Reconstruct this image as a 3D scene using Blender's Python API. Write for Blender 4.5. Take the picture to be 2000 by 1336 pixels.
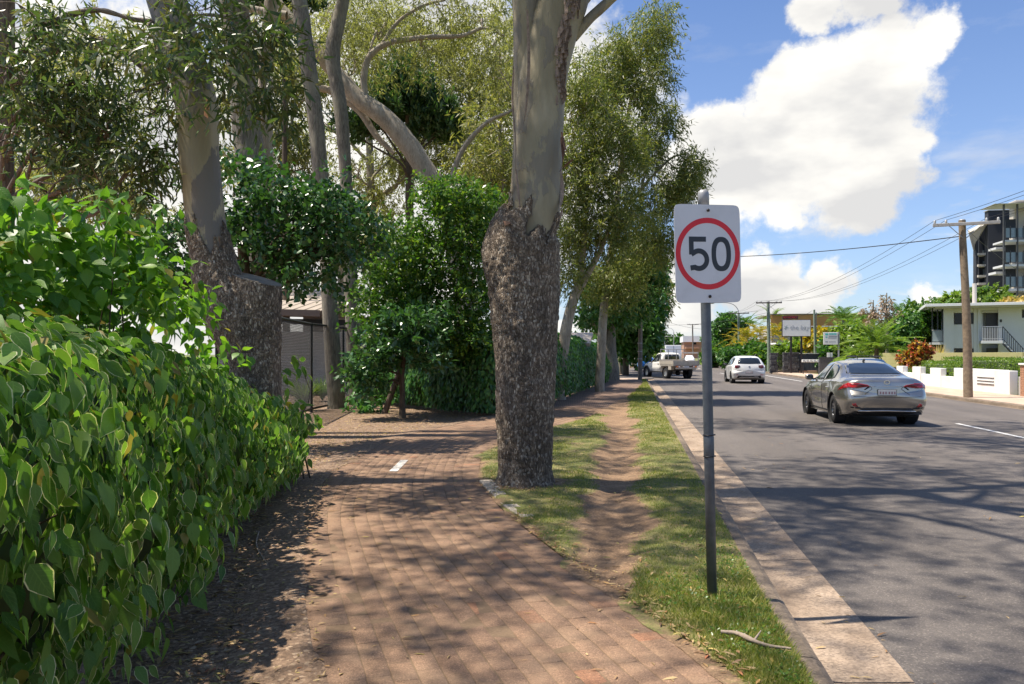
import bpy, bmesh, math, random
import numpy as np
from mathutils import Vector, Matrix
from mathutils.bvhtree import BVHTree

for _o in list(bpy.data.objects): bpy.data.objects.remove(_o)
SC = bpy.context.scene
COL = SC.collection
rad = math.radians

# ------------------------------------------------------------------ camera
CAM_H = 1.53
FPX = 2000 * 28 / 36.0
YAW = math.atan(235 / FPX)            # the road (world +Y) runs to the right of the optical axis
HOR = 692
cam_d = bpy.data.cameras.new('camera'); cam = bpy.data.objects.new('camera', cam_d); COL.objects.link(cam)
cam.location = (0, 0, CAM_H); cam.rotation_euler = (rad(90), 0, YAW)
cam_d.lens = 28; cam_d.sensor_width = 36; cam_d.shift_y = (HOR - 668) / 2000.0
cam_d.clip_start = 0.05; cam_d.clip_end = 6000
SC.camera = cam
cT, sT = math.cos(YAW), math.sin(YAW)
def at(px, py, d):
    """world point seen at photo pixel (px, py) at depth d metres"""
    xc = (px - 1000) / FPX * d
    return Vector((xc * cT - d * sT, xc * sT + d * cT, CAM_H + (HOR - py) / FPX * d))
def G(px, py, z=0.0):
    """ground point (height z) seen at photo pixel"""
    return at(px, py, (CAM_H - z) * FPX / (py - HOR))
def proj(p):
    """world points (n,3) -> pixel x, y, depth"""
    p = np.asarray(p, float)
    d = -p[..., 0] * sT + p[..., 1] * cT
    xc = p[..., 0] * cT + p[..., 1] * sT
    return 1000 + xc / d * FPX, HOR - (p[..., 2] - CAM_H) / d * FPX, d
def dX(px, X):
    """depth at which pixel column px meets the plane x = X"""
    return X / (cT * (px - 1235) / FPX)

# ------------------------------------------------------------------ light
SUN_EL = 66.0
SUN_AZ = (-0.98, -0.16)                # where the sun stands, seen from above
s_d = bpy.data.lights.new('sun', 'SUN'); s_o = bpy.data.objects.new('sun', s_d); COL.objects.link(s_o)
s_d.energy = 5.0; s_d.angle = rad(0.7); s_d.color = (1.0, 0.915, 0.79)
_l = math.hypot(*SUN_AZ)
sdir = Vector((SUN_AZ[0] / _l * math.cos(rad(SUN_EL)), SUN_AZ[1] / _l * math.cos(rad(SUN_EL)), math.sin(rad(SUN_EL))))
s_o.rotation_euler = sdir.to_track_quat('Z', 'Y').to_euler()
s_o.location = (-20, 10, 40)

class NT:
    """tiny helper round a node tree"""
    def __init__(s, nt): s.nt = nt; nt.nodes.clear()
    def n(s, t, **kw):
        nd = s.nt.nodes.new(t)
        for k, v in kw.items():
            if k.startswith('i_'):
                k = k[2:]; k = int(k) if k.isdigit() else k
                s.set(nd, k, v)
            else: setattr(nd, k, v)
        return nd
    def set(s, nd, k, v):
        sock = nd.inputs[k]
        if isinstance(v, bpy.types.NodeSocket): s.nt.links.new(v, sock)
        elif isinstance(v, bpy.types.Node): s.nt.links.new(v.outputs[0], sock)
        else:
            if hasattr(sock.default_value, '__len__') and hasattr(v, '__len__') and len(v) == 3 and len(sock.default_value) == 4: v = (*v, 1)
            sock.default_value = v
    def m(s, op, a, b=0.5, c=None, clamp=False):
        nd = s.n('ShaderNodeMath', operation=op, use_clamp=clamp); s.set(nd, 0, a); s.set(nd, 1, b)
        if c is not None: s.set(nd, 2, c)
        return nd.outputs[0]
    def vm(s, op, a, b=None):
        nd = s.n('ShaderNodeVectorMath', operation=op); s.set(nd, 0, a)
        if b is not None: s.set(nd, 1, b)
        return nd
    def mix(s, f, a, b, blend='MIX'):
        nd = s.n('ShaderNodeMix', data_type='RGBA', blend_type=blend, clamp_result=False)
        s.set(nd, 0, f); s.set(nd, 6, a); s.set(nd, 7, b); return nd.outputs[2]
    def ramp(s, f, stops):
        nd = s.n('ShaderNodeValToRGB'); s.set(nd, 0, f); e = nd.color_ramp.elements
        while len(e) < len(stops): e.new(0.5)
        for i, (p, c) in enumerate(stops):
            e[i].position = p; e[i].color = (*c, 1) if hasattr(c, '__len__') else (c, c, c, 1)
        return nd.outputs[0]
    def noise(s, vec, scale, detail=4, rough=0.55, dist=0.0):
        nd = s.n('ShaderNodeTexNoise'); nd.inputs['Scale'].default_value = scale; nd.inputs['Detail'].default_value = detail
        nd.inputs['Roughness'].default_value = rough; nd.inputs['Distortion'].default_value = dist
        if vec is not None: s.set(nd, 'Vector', vec)
        return nd.outputs[0]
    def voro(s, vec, scale, feature='F1', out='Distance'):
        nd = s.n('ShaderNodeTexVoronoi', feature=feature); nd.inputs['Scale'].default_value = scale
        if vec is not None: s.set(nd, 'Vector', vec)
        return nd.outputs[out]
    def mapv(s, vec, scale=(1, 1, 1), rot=(0, 0, 0), loc=(0, 0, 0)):
        nd = s.n('ShaderNodeMapping'); s.set(nd, 'Vector', vec); nd.inputs['Scale'].default_value = scale
        nd.inputs['Rotation'].default_value = rot; nd.inputs['Location'].default_value = loc
        return nd.outputs[0]

# sky: Nishita air plus broken fair-weather cumulus, all by direction
W = bpy.data.worlds.new('World'); SC.world = W; W.use_nodes = True
def build_sky():
    t = NT(W.node_tree)
    sky = t.n('ShaderNodeTexSky', sky_type='NISHITA', sun_disc=False)
    sky.sun_elevation = rad(SUN_EL); sky.sun_rotation = math.atan2(SUN_AZ[0], SUN_AZ[1])
    sky.air_density = 1.0; sky.dust_density = 0.6; sky.ozone_density = 1.6
    d = t.n('ShaderNodeTexCoord').outputs['Generated']
    sep = t.n('ShaderNodeSeparateXYZ', i_0=d)
    z = sep.outputs[2]
    # cloud lumps: (direction, angular radius); named by the photo point they cover
    lumps = [(1645, 160, .070), (1725, 140, .066), (1570, 165, .056), (1600, 245, .095), (1705, 240, .080), (1415, 275, .058), (1360, 262, .048), (1480, 330, .082), (1625, 335, .080),
             (1700, 375, .050), (1400, 365, .056), (1530, 390, .050), (1330, 330, .055), (1795, 95, .038), (1745, 330, .048), (1770, 260, .040), (1590, 5, .035), (1680, -5, .038), 
             (1545, 560, .050), (1460, 545, .045), (1350, 590, .055), (1640, 530, .034), (1590, 590, .040), (1820, 590, .028), (1290, 560, .060), (1000, 250, .20), (700, 330, .30), (500, 420, .25), (250, 430, .3), (0, 400, .3)]
    wob = t.n('ShaderNodeTexNoise'); wob.inputs['Scale'].default_value = 7.0; wob.inputs['Detail'].default_value = 7; wob.inputs['Roughness'].default_value = 0.6
    t.set(wob, 'Vector', d)
    off = t.vm('SUBTRACT', wob.outputs['Color'], (0.5, 0.5, 0.5)).outputs[0]
    offs = t.n('ShaderNodeVectorMath', operation='SCALE'); t.set(offs, 0, off); offs.inputs['Scale'].default_value = 0.11
    dd = t.vm('ADD', d, offs.outputs[0]).outputs[0]
    acc = None
    for px, py, r in lumps:
        c = (at(px, py, 10) - Vector((0, 0, CAM_H))).normalized()
        dist = t.n('ShaderNodeVectorMath', operation='DISTANCE'); t.set(dist, 0, dd); t.set(dist, 1, tuple(c))
        v = t.m('SUBTRACT', 1.0, t.m('DIVIDE', dist.outputs['Value'], r))
        acc = v if acc is None else t.m('MAXIMUM', acc, v)
    n2 = t.noise(d, 17, 8, 0.64)
    lump = t.m('ADD', acc, t.m('MULTIPLY', t.m('SUBTRACT', n2, 0.5), 1.15))
    m1 = t.n('ShaderNodeMapRange', interpolation_type='SMOOTHSTEP'); t.set(m1, 0, lump); m1.inputs[1].default_value = 0.0; m1.inputs[2].default_value = 0.34
    # the same broken cloud over the rest of the sky
    pl = t.n('ShaderNodeCombineXYZ'); zz = t.m('ADD', t.m('MAXIMUM', z, 0.0), 0.16)
    t.set(pl, 0, t.m('DIVIDE', sep.outputs[0], zz)); t.set(pl, 1, t.m('DIVIDE', sep.outputs[1], zz))
    nb = t.noise(pl.outputs[0], 1.35, 9, 0.58, 0.3)
    low = t.n('ShaderNodeMapRange'); t.set(low, 0, z); low.inputs[1].default_value = 0.02; low.inputs[2].default_value = 0.30
    low.inputs[3].default_value = 0.12; low.inputs[4].default_value = 0.0
    m2 = t.n('ShaderNodeMapRange', interpolation_type='SMOOTHSTEP'); t.set(m2, 0, t.m('ADD', nb, low.outputs[0])); m2.inputs[1].default_value = 0.60; m2.inputs[2].default_value = 0.74
    wisp = t.n('ShaderNodeMapRange'); t.set(wisp, 0, t.noise(t.mapv(d, (3, 3, 9)), 2.2, 7, 0.62)); wisp.inputs[1].default_value = 0.56; wisp.inputs[2].default_value = 0.85; wisp.inputs[4].default_value = 0.3
    fade = t.n('ShaderNodeMapRange'); t.set(fade, 0, z); fade.inputs[1].default_value = 0.16; fade.inputs[2].default_value = 0.30; fade.inputs[3].default_value = 1.0; fade.inputs[4].default_value = 0.0
    side = t.n('ShaderNodeMapRange'); t.set(side, 0, sep.outputs[0]); side.inputs[1].default_value = 0.2; side.inputs[2].default_value = -0.1; side.inputs[3].default_value = 0.0; side.inputs[4].default_value = 1.0
    m2b = t.m('MULTIPLY', m2.outputs[0], t.m('MAXIMUM', t.m('MULTIPLY', fade.outputs[0], 0.6), side.outputs[0]))
    mask = t.m('MAXIMUM', t.m('MAXIMUM', m1.outputs[0], m2b), t.m('MULTIPLY', wisp.outputs[0], 0.8), clamp=True)
    # cloud body: bright with soft grey bellies
    belly = t.n('ShaderNodeMapRange'); t.set(belly, 0, t.noise(t.mapv(d, (1, 1, 2.2)), 6.5, 5, 0.5)); belly.inputs[1].default_value = 0.40; belly.inputs[2].default_value = 0.60
    ccol = t.mix(belly.outputs[0], (CLOUD * 0.77, CLOUD * 0.765, CLOUD * 0.76), (CLOUD * 1.12, CLOUD * 1.09, CLOUD * 1.02))
    haze = t.n('ShaderNodeMapRange'); t.set(haze, 0, z); haze.inputs[1].default_value = 0.0; haze.inputs[2].default_value = 0.4; haze.inputs[3].default_value = 0.22; haze.inputs[4].default_value = 0.0
    skyc = t.mix(1.0, sky.outputs[0], SKY_TINT, 'MULTIPLY')
    skyh = t.mix(haze.outputs[0], skyc, (CLOUD * 0.62, CLOUD * 0.75, CLOUD * 0.95))
    col = t.mix(mask, skyh, ccol)
    bg = t.n('ShaderNodeBackground', i_Color=col); bg.inputs['Strength'].default_value = 0.105
    out = t.n('ShaderNodeOutputWorld'); t.nt.links.new(bg.outputs[0], out.inputs[0])
CLOUD = 5.7
SKY_TINT = (.72, .80, .98)
build_sky()

vs = SC.view_settings; vs.view_transform = 'Standard'; vs.look = 'None'; vs.exposure = 0.76; vs.gamma = 1.0; vs.use_curve_mapping = False
SC.render.engine = 'CYCLES'
cy = SC.cycles; cy.use_denoising = True; cy.max_bounces = 5; cy.diffuse_bounces = 3; cy.glossy_bounces = 3; cy.transmission_bounces = 3; cy.transparent_max_bounces = 8
cy.caustics_reflective = False; cy.caustics_refractive = False; cy.sample_clamp_indirect = 8

# ------------------------------------------------------------------ numpy noise
def _h(i, j, k):
    n = (i * 374761393 + j * 668265263 + k * 2147483647 * 31 + 1013904223) & 0xFFFFFFFF
    n = ((n ^ (n >> 13)) * 1274126177) & 0xFFFFFFFF
    return ((n ^ (n >> 16)) & 0xFFFF) / 65535.0
def vnoise(p):
    p = np.asarray(p, float); i = np.floor(p).astype(np.int64); f = p - i; f = f * f * (3 - 2 * f)
    r = 0
    for a in (0, 1):
        for b in (0, 1):
            for c in (0, 1):
                w = (f[..., 0] if a else 1 - f[..., 0]) * (f[..., 1] if b else 1 - f[..., 1]) * (f[..., 2] if c else 1 - f[..., 2])
                r = r + w * _h(i[..., 0] + a, i[..., 1] + b, i[..., 2] + c)
    return r * 2 - 1
def fbm(p, o=4):
    p = np.asarray(p, float); r = 0; a = 1.0
    for k in range(o): r = r + a * vnoise(p * 2 ** k + 17.3 * k); a *= 0.5
    return r

# ------------------------------------------------------------------ objects
def link(o, parent=None):
    COL.objects.link(o)
    if parent is not None: o.parent = parent
    return o
USED = set()
def tag(o, label=None, cat=None, group=None, kind=None):
    if label: o['label'] = label
    if cat: o['category'] = cat
    if group: o['group'] = group
    if kind: o['kind'] = kind
    return o
def thing(name, label, cat, loc=(0, 0, 0), rz=0.0, group=None):
    o = bpy.data.objects.new(name, None); link(o); o.location = loc; o.rotation_euler = (0, 0, rz); o.empty_display_size = 0.2
    return tag(o, label, cat, group)
def obj(name, me, parent=None, loc=None, rot=None):
    o = bpy.data.objects.new(name, me); link(o, parent)
    if loc is not None: o.location = loc
    if rot is not None: o.rotation_euler = rot
    return o
def copy_tree(o, parent=None):
    c = o.copy(); link(c, parent)
    for ch in list(o.children): copy_tree(ch, c)
    return c
def mesh_arr(name, V, F, mat, attrs=None, smooth=False):
    """V (n,3); F (m,k) all faces the same size"""
    V = np.asarray(V, np.float32); F = np.asarray(F, np.int32); m, k = F.shape
    me = bpy.data.meshes.new(name); me.vertices.add(len(V)); me.vertices.foreach_set('co', V.ravel())
    me.loops.add(m * k); me.loops.foreach_set('vertex_index', F.ravel())
    me.polygons.add(m); me.polygons.foreach_set('loop_start', np.arange(0, m * k, k, dtype=np.int32)); me.polygons.foreach_set('loop_total', np.full(m, k, np.int32))
    if smooth: me.polygons.foreach_set('use_smooth', np.ones(m, bool))
    for an, av in (attrs or {}).items():
        a = me.attributes.new(an, 'FLOAT', 'POINT'); a.data.foreach_set('value', np.asarray(av, np.float32))
    me.materials.append(mat); me.update(calc_edges=True)
    return me
class MB:
    """collects shapes, built as one mesh"""
    def __init__(s): s.v = []; s.f = []; s.sm = []
    def add(s, vs, fs, smooth=False):
        b = len(s.v); s.v += [tuple(v) for v in vs]; s.f += [tuple(i + b for i in f) for f in fs]; s.sm += [smooth] * len(fs); return s
    def box(s, c, size, rz=0.0, bev=0.0, rx=0.0, ry=0.0):
        hx, hy, hz = size[0] / 2, size[1] / 2, size[2] / 2; c = Vector(c)
        R = Matrix.Rotation(rz, 3, 'Z') @ Matrix.Rotation(ry, 3, 'Y') @ Matrix.Rotation(rx, 3, 'X')
        if bev <= 0:
            vs = [R @ Vector((x * hx, y * hy, z * hz)) + c for z in (-1, 1) for y in (-1, 1) for x in (-1, 1)]
            s.add(vs, [(0, 2, 3, 1), (4, 5, 7, 6), (0, 1, 5, 4), (2, 6, 7, 3), (0, 4, 6, 2), (1, 3, 7, 5)])
        else:
            b = min(bev, hx * .9, hy * .9, hz * .9); bm = bmesh.new(); bmesh.ops.create_cube(bm, size=1)
            for v in bm.verts: v.co = (v.co.x * size[0], v.co.y * size[1], v.co.z * size[2])
            bmesh.ops.bevel(bm, geom=list(bm.edges), offset=b, segments=1, affect='EDGES')
            bm.verts.index_update()
            s.add([R @ v.co + c for v in bm.verts], [[v.index for v in f.verts] for f in bm.faces]); bm.free()
        return s
    def tube(s, pts, radii, seg=8, cap=True, smooth=True, flat=1.0):
        pts = [Vector(p) for p in pts]; n = len(pts)
        if not hasattr(radii, '__len__'): radii = [radii] * n
        b = []; up = Vector((0.31, 0.17, 1)).normalized()
        t0 = (pts[1] - pts[0]).normalized()
        if abs(t0.dot(up)) > 0.9: up = Vector((1, 0.2, 0)).normalized()
        u = (up - t0 * up.dot(t0)).normalized()
        for i in range(n):
            t = (pts[min(i + 1, n - 1)] - pts[max(i - 1, 0)]).normalized()
            u = (u - t * u.dot(t)).normalized(); w = t.cross(u)
            for k in range(seg):
                a = 2 * math.pi * k / seg; b.append(pts[i] + (u * math.cos(a) + w * math.sin(a) * flat) * radii[i])
        f = [(i * seg + k, i * seg + (k + 1) % seg, (i + 1) * seg + (k + 1) % seg, (i + 1) * seg + k) for i in range(n - 1) for k in range(seg)]
        s.add(b, f, smooth)
        if cap: s.add(b[:seg], [tuple(range(seg - 1, -1, -1))]); s.add(b[-seg:], [tuple(range(seg))])
        return s
    def lathe(s, prof, seg=24, axis='Z', c=(0, 0, 0), smooth=True):
        c = Vector(c); vs = []
        for r, h in prof:
            for k in range(seg):
                a = 2 * math.pi * k / seg; p = (r * math.cos(a), r * math.sin(a), h)
                if axis == 'X': p = (p[2], p[0], p[1])
                if axis == 'Y': p = (p[1], p[2], p[0])
                vs.append(Vector(p) + c)
        n = len(prof); f = [(i * seg + k, i * seg + (k + 1) % seg, (i + 1) * seg + (k + 1) % seg, (i + 1) * seg + k) for i in range(n - 1) for k in range(seg)]
        s.add(vs, f, smooth); return s
    def prism(s, poly, axis, a0, a1):
        """2-D outline extruded along axis; poly in the other two axes in order"""
        def P(u, v, w): return {'X': (w, u, v), 'Y': (u, w, v), 'Z': (u, v, w)}[axis]
        n = len(poly); vs = [P(u, v, a0) for u, v in poly] + [P(u, v, a1) for u, v in poly]
        s.add(vs, [tuple(range(n - 1, -1, -1)), tuple(range(n, 2 * n))] + [(i, (i + 1) % n, n + (i + 1) % n, n + i) for i in range(n)]); return s
    def mesh(s, name, mat):
        me = bpy.data.meshes.new(name); me.from_pydata([tuple(v) for v in s.v], [], s.f)
        me.polygons.foreach_set('use_smooth', s.sm); me.materials.append(mat); me.update(); return me
    def build(s, name, mat, parent=None, loc=None, rot=None): return obj(name, s.mesh(name, mat), parent, loc, rot)
def spline(pts, n):
    """Catmull-Rom through points (any dimension) -> n samples"""
    P = np.asarray(pts, float); P = np.vstack([2 * P[0] - P[1], P, 2 * P[-1] - P[-2]]); m = len(P) - 3
    u = np.linspace(0, m - 1e-6, n); i = u.astype(int); t = (u - i)[:, None]
    a, b, c, d = P[i], P[i + 1], P[i + 2], P[i + 3]
    return 0.5 * (2 * b + (c - a) * t + (2 * a - 5 * b + 4 * c - d) * t ** 2 + (3 * b - a - 3 * c + d) * t ** 3)
# ------------------------------------------------------------------ materials
M = {}
def newmat(name):
    m = bpy.data.materials.new(name); m.use_nodes = True; t = NT(m.node_tree); M[name] = m
    out = t.n('ShaderNodeOutputMaterial'); b = t.n('ShaderNodeBsdfPrincipled'); t.nt.links.new(b.outputs[0], out.inputs[0])
    return m, t, b, out
def bump(t, b, h, strength=0.3, dist=0.01):
    n = t.n('ShaderNodeBump'); n.inputs['Strength'].default_value = strength; n.inputs['Distance'].default_value = dist
    t.set(n, 'Height', h); t.nt.links.new(n.outputs[0], b.inputs['Normal'])
def plain(name, col, rough=0.6, metal=0.0, var=0.12, vs=6.0, bmp=0.0, bs=60, coat=0.0, spec=0.5, coord='Object', dirt=None, ds=2.0):
    m, t, b, out = newmat(name); tc = t.n('ShaderNodeTexCoord').outputs[coord]
    n = t.noise(tc, vs, 5, 0.6)
    lo = tuple(c * (1 - var) for c in col); hi = tuple(min(1, c * (1 + var)) for c in col)
    c = t.ramp(n, [(0.3, lo), (0.7, hi)])
    if dirt is not None:
        dn = t.ramp(t.noise(tc, ds, 7, 0.65), [(0.48, 0.0), (0.72, 0.85)]); c = t.mix(dn, c, dirt)
    t.set(b, 'Base Color', c); b.inputs['Roughness'].default_value = rough; b.inputs['Metallic'].default_value = metal
    b.inputs['Specular IOR Level'].default_value = spec; b.inputs['Coat Weight'].default_value = coat; b.inputs['Coat Roughness'].default_value = 0.04
    if bmp: bump(t, b, t.noise(tc, bs, 4, 0.6), bmp, 0.01)
    return m
LEAF_GAIN = 1.22
def leafmat(name, cols, trans=0.35, rough=0.42, edge=None, tcol=None, spec=0.5):
    """cols: colours a leaf may take; edge: cream margin; light passes through"""
    cols = [tuple(min(.8, x * LEAF_GAIN) for x in c) for c in cols]; m, t, b, out = newmat(name)
    at_ = t.n('ShaderNodeAttribute', attribute_name='tint'); oi = t.n('ShaderNodeObjectInfo')
    f = t.m('FRACT', t.m('ADD', at_.outputs['Fac'], oi.outputs['Random']))
    k = len(cols); c = t.ramp(f, [(i / max(1, k - 1), cc) for i, cc in enumerate(cols)])
    if edge is not None:
        ea = t.n('ShaderNodeAttribute', attribute_name='edge').outputs['Fac']; al = t.n('ShaderNodeAttribute', attribute_name='along').outputs['Fac']
        vein = t.m('SINE', t.m('MULTIPLY', t.m('SUBTRACT', al, t.m('MULTIPLY', ea, 0.22)), 46.0))
        vein = t.m('MULTIPLY', t.m('GREATER_THAN', vein, 0.86), 0.22)
        mid = t.m('MULTIPLY', t.m('LESS_THAN', ea, 0.05), 0.35)
        c = t.mix(t.m('MAXIMUM', vein, mid), c, tuple(min(1, x * 1.9 + 0.02) for x in cols[-1]))
        tcn = t.n('ShaderNodeTexCoord').outputs['Object']
        th = t.m('ADD', 0.835, t.m('MULTIPLY', t.noise(tcn, 90, 2), 0.12))
        em = t.m('MULTIPLY', t.m('GREATER_THAN', ea, th), t.m('GREATER_THAN', t.m('FRACT', t.m('MULTIPLY', f, 7.31)), 0.42))
        c = t.mix(em, c, edge)
        c = t.mix(t.m('MULTIPLY', t.m('GREATER_THAN', t.m('FRACT', t.m('MULTIPLY', f, 13.7)), 0.965), .8), c, (.30, .21, .05))
        bump(t, b, vein, 0.35, 0.004)
    t.set(b, 'Base Color', c); b.inputs['Roughness'].default_value = rough; b.inputs['Specular IOR Level'].default_value = spec
    tr = t.n('ShaderNodeBsdfTranslucent'); t.set(tr, 'Color', t.mix(1.0, c, tcol or (1.5, 1.7, 0.7), 'MULTIPLY'))
    mx = t.n('ShaderNodeMixShader'); mx.inputs[0].default_value = trans
    t.nt.links.new(b.outputs[0], mx.inputs[1]); t.nt.links.new(tr.outputs[0], mx.inputs[2]); t.nt.links.new(mx.outputs[0], out.inputs[0])
    return m

leafmat('leaf_hedge', [(.055, .125, .022), (.078, .17, .028), (.108, .215, .034), (.165, .27, .04), (.07, .155, .034), (.12, .215, .032), (.07, .14, .024)], .4, .5, edge=(.70, .68, .40), spec=.35)
leafmat('leaf_hedge_far', [(.025, .090, .022), (.040, .125, .028), (.065, .17, .035), (.11, .23, .04)], .34, .4)
leafmat('leaf_tall', [(.06, .14, .016), (.09, .19, .02), (.14, .255, .03), (.19, .30, .035), (.07, .16, .02)], .42, .40, edge=(.10, .26, .03))
leafmat('leaf_gum_dark', [(.042, .070, .026), (.062, .098, .034), (.088, .128, .044), (.13, .115, .05), (.055, .088, .03), (.07, .105, .036)], .36, .34, tcol=(1.3, 1.5, .7))
leafmat('leaf_gum_olive', [(.092, .115, .036), (.135, .162, .05), (.185, .20, .066), (.25, .235, .09), (.105, .135, .042)], .46, .5, tcol=(1.4, 1.4, .65))
leafmat('leaf_gum_pale', [(.15, .17, .06), (.20, .22, .082), (.25, .26, .105), (.17, .19, .066)], .48, .5, tcol=(1.4, 1.4, .7))
leafmat('leaf_gum_weep', [(.068, .100, .026), (.105, .140, .036), (.15, .18, .048), (.23, .22, .072), (.078, .114, .03)], .44, .45, tcol=(1.4, 1.45, .65))
leafmat('leaf_bright', [(.034, .092, .014), (.055, .125, .018), (.085, .165, .022), (.155, .21, .03), (.04, .10, .016), (.03, .08, .014)], .38, .34)
leafmat('leaf_glossy', [(.024, .068, .020), (.038, .098, .027), (.06, .135, .036), (.028, .075, .022)], .24, .28, spec=.6)
leafmat('leaf_mid', [(.03, .09, .018), (.05, .125, .024), (.08, .17, .03)], .3, .42)
leafmat('leaf_far', [(.028, .070, .018), (.045, .095, .024), (.065, .12, .03)], .3, .5)
leafmat('leaf_conifer', [(.030, .066, .020), (.045, .09, .026), (.06, .11, .03)], .3, .5)
leafmat('leaf_lime', [(.08, .15, .02), (.13, .21, .028), (.19, .25, .034), (.06, .125, .022)], .38, .42)
leafmat('leaf_golden', [(.36, .26, .018), (.45, .31, .02), (.34, .20, .02), (.16, .20, .03), (.26, .24, .025), (.10, .15, .025)], .35, .45)
leafmat('leaf_palm', [(.05, .13, .02), (.09, .18, .025), (.15, .23, .035)], .3, .38)
leafmat('leaf_croton', [(.25, .03, .02), (.35, .08, .02), (.05, .06, .015), (.5, .32, .03), (.12, .02, .018)], .25, .35)
leafmat('leaf_straw', [(.45, .33, .11), (.38, .27, .09), (.52, .42, .18)], .3, .6)
leafmat('leaf_dead', [(.19, .13, .09), (.28, .20, .15), (.38, .29, .22), (.13, .09, .06)], .2, .7)
leafmat('leaf_litter', [(.34, .21, .09), (.22, .12, .06), (.46, .34, .17), (.13, .075, .045), (.40, .33, .10), (.28, .10, .05)], .1, .7)
leafmat('grass_blade', [(.08, .125, .016), (.12, .165, .024), (.175, .205, .034), (.30, .27, .085), (.40, .32, .14)], .35, .5)

def bark_rough():
    m, t, b, out = newmat('bark_rough'); tc = t.n('ShaderNodeTexCoord').outputs['Object']
    sv = t.mapv(tc, (1, 1, 0.42))
    wv = t.mix(0.045, sv, t.n('ShaderNodeTexNoise', i_Vector=sv, i_Scale=14.0).outputs['Color'], 'ADD')
    cc = t.voro(wv, 60, 'F1', 'Color'); edge = t.voro(wv, 60, 'DISTANCE_TO_EDGE')
    c = t.ramp(t.n('ShaderNodeSeparateColor', i_0=cc).outputs[0], [(0, (.17, .122, .080)), (.45, (.30, .222, .150)), (.78, (.47, .365, .258)), (1, (.76, .64, .49))])
    stain = t.ramp(t.noise(t.mapv(tc, (1, 1, .28)), 4.2, 6, .65), [(.40, 1.0), (.64, .50)])
    c = t.mix(1.0, c, stain, 'MULTIPLY')
    pale = t.ramp(t.noise(t.mapv(tc, (1, 1, .22)), 7, 6, .7), [(.60, 0.0), (.72, .55)])
    c = t.mix(pale, c, (.34, .27, .21))
    c = t.mix(t.ramp(edge, [(0.0, .45), (.08, 0.0)]), c, (.045, .029, .019))
    t.set(b, 'Base Color', c); b.inputs['Roughness'].default_value = .82
    h = t.m('ADD', t.ramp(edge, [(0, 0.0), (.16, 1.0)]), t.m('MULTIPLY', t.noise(tc, 90, 4), .6))
    bump(t, b, h, 1.0, 0.016)
def bark_smooth(name, pf, ps=3.6):
    m, t, b, out = newmat(name); tc = t.n('ShaderNodeTexCoord').outputs['Object']
    st = t.mapv(tc, (1, 1, .25))
    c = t.ramp(t.noise(st, 3.2, 6, .6, .6), [(.30, (.23, .19, .115)), (.5, (.32, .27, .165)), (.68, (.43, .365, .24))])
    patch = t.ramp(t.noise(t.mapv(tc, (1, 1, .42)), ps, 5, .6), [(.525, 0.0), (.55, 1.0)])
    c = t.mix(t.m('MULTIPLY', patch, pf), c, (.17, .15, .132))
    o = t.ramp(t.noise(t.mapv(tc, (1.4, 1.4, .3)), 5, 5, .6), [(.70, 0.0), (.74, .7)])
    c = t.mix(o, c, (.42, .21, .11))
    t.set(b, 'Base Color', c); b.inputs['Roughness'].default_value = .6
    bump(t, b, t.m('ADD', t.noise(t.mapv(tc, (1, 1, .2)), 22, 5, .6), t.m('MULTIPLY', patch, .5)), .6, .016)
def bark_grey(name, lo, hi, pale=(.42, .38, .31)):
    m, t, b, out = newmat(name); tc = t.n('ShaderNodeTexCoord').outputs['Object']
    st = t.mapv(tc, (1, 1, .14))
    w = t.noise(st, 26, 6, .65, 1.2)
    c = t.ramp(w, [(.36, lo), (.6, hi)])
    c = t.mix(t.ramp(t.noise(t.mapv(tc, (1, 1, .5)), 2.6, 6, .6), [(.5, 0.0), (.66, .6)]), c, pale)
    t.set(b, 'Base Color', c); b.inputs['Roughness'].default_value = .85
    bump(t, b, w, .9, .02)
bark_rough(); bark_smooth('bark_smooth', .5); bark_smooth('bark_mottled', .92, 2.7)
bark_grey('bark_grey', (.10, .085, .065), (.25, .22, .17), (.30, .28, .20))
bark_grey('bark_pale', (.24, .20, .15), (.42, .36, .28), (.50, .45, .37))
bark_grey('bark_paper', (.10, .07, .055), (.24, .18, .14), (.30, .24, .19))
bark_grey('bark_brown', (.05, .035, .022), (.12, .085, .055), (.16, .12, .08))

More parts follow.
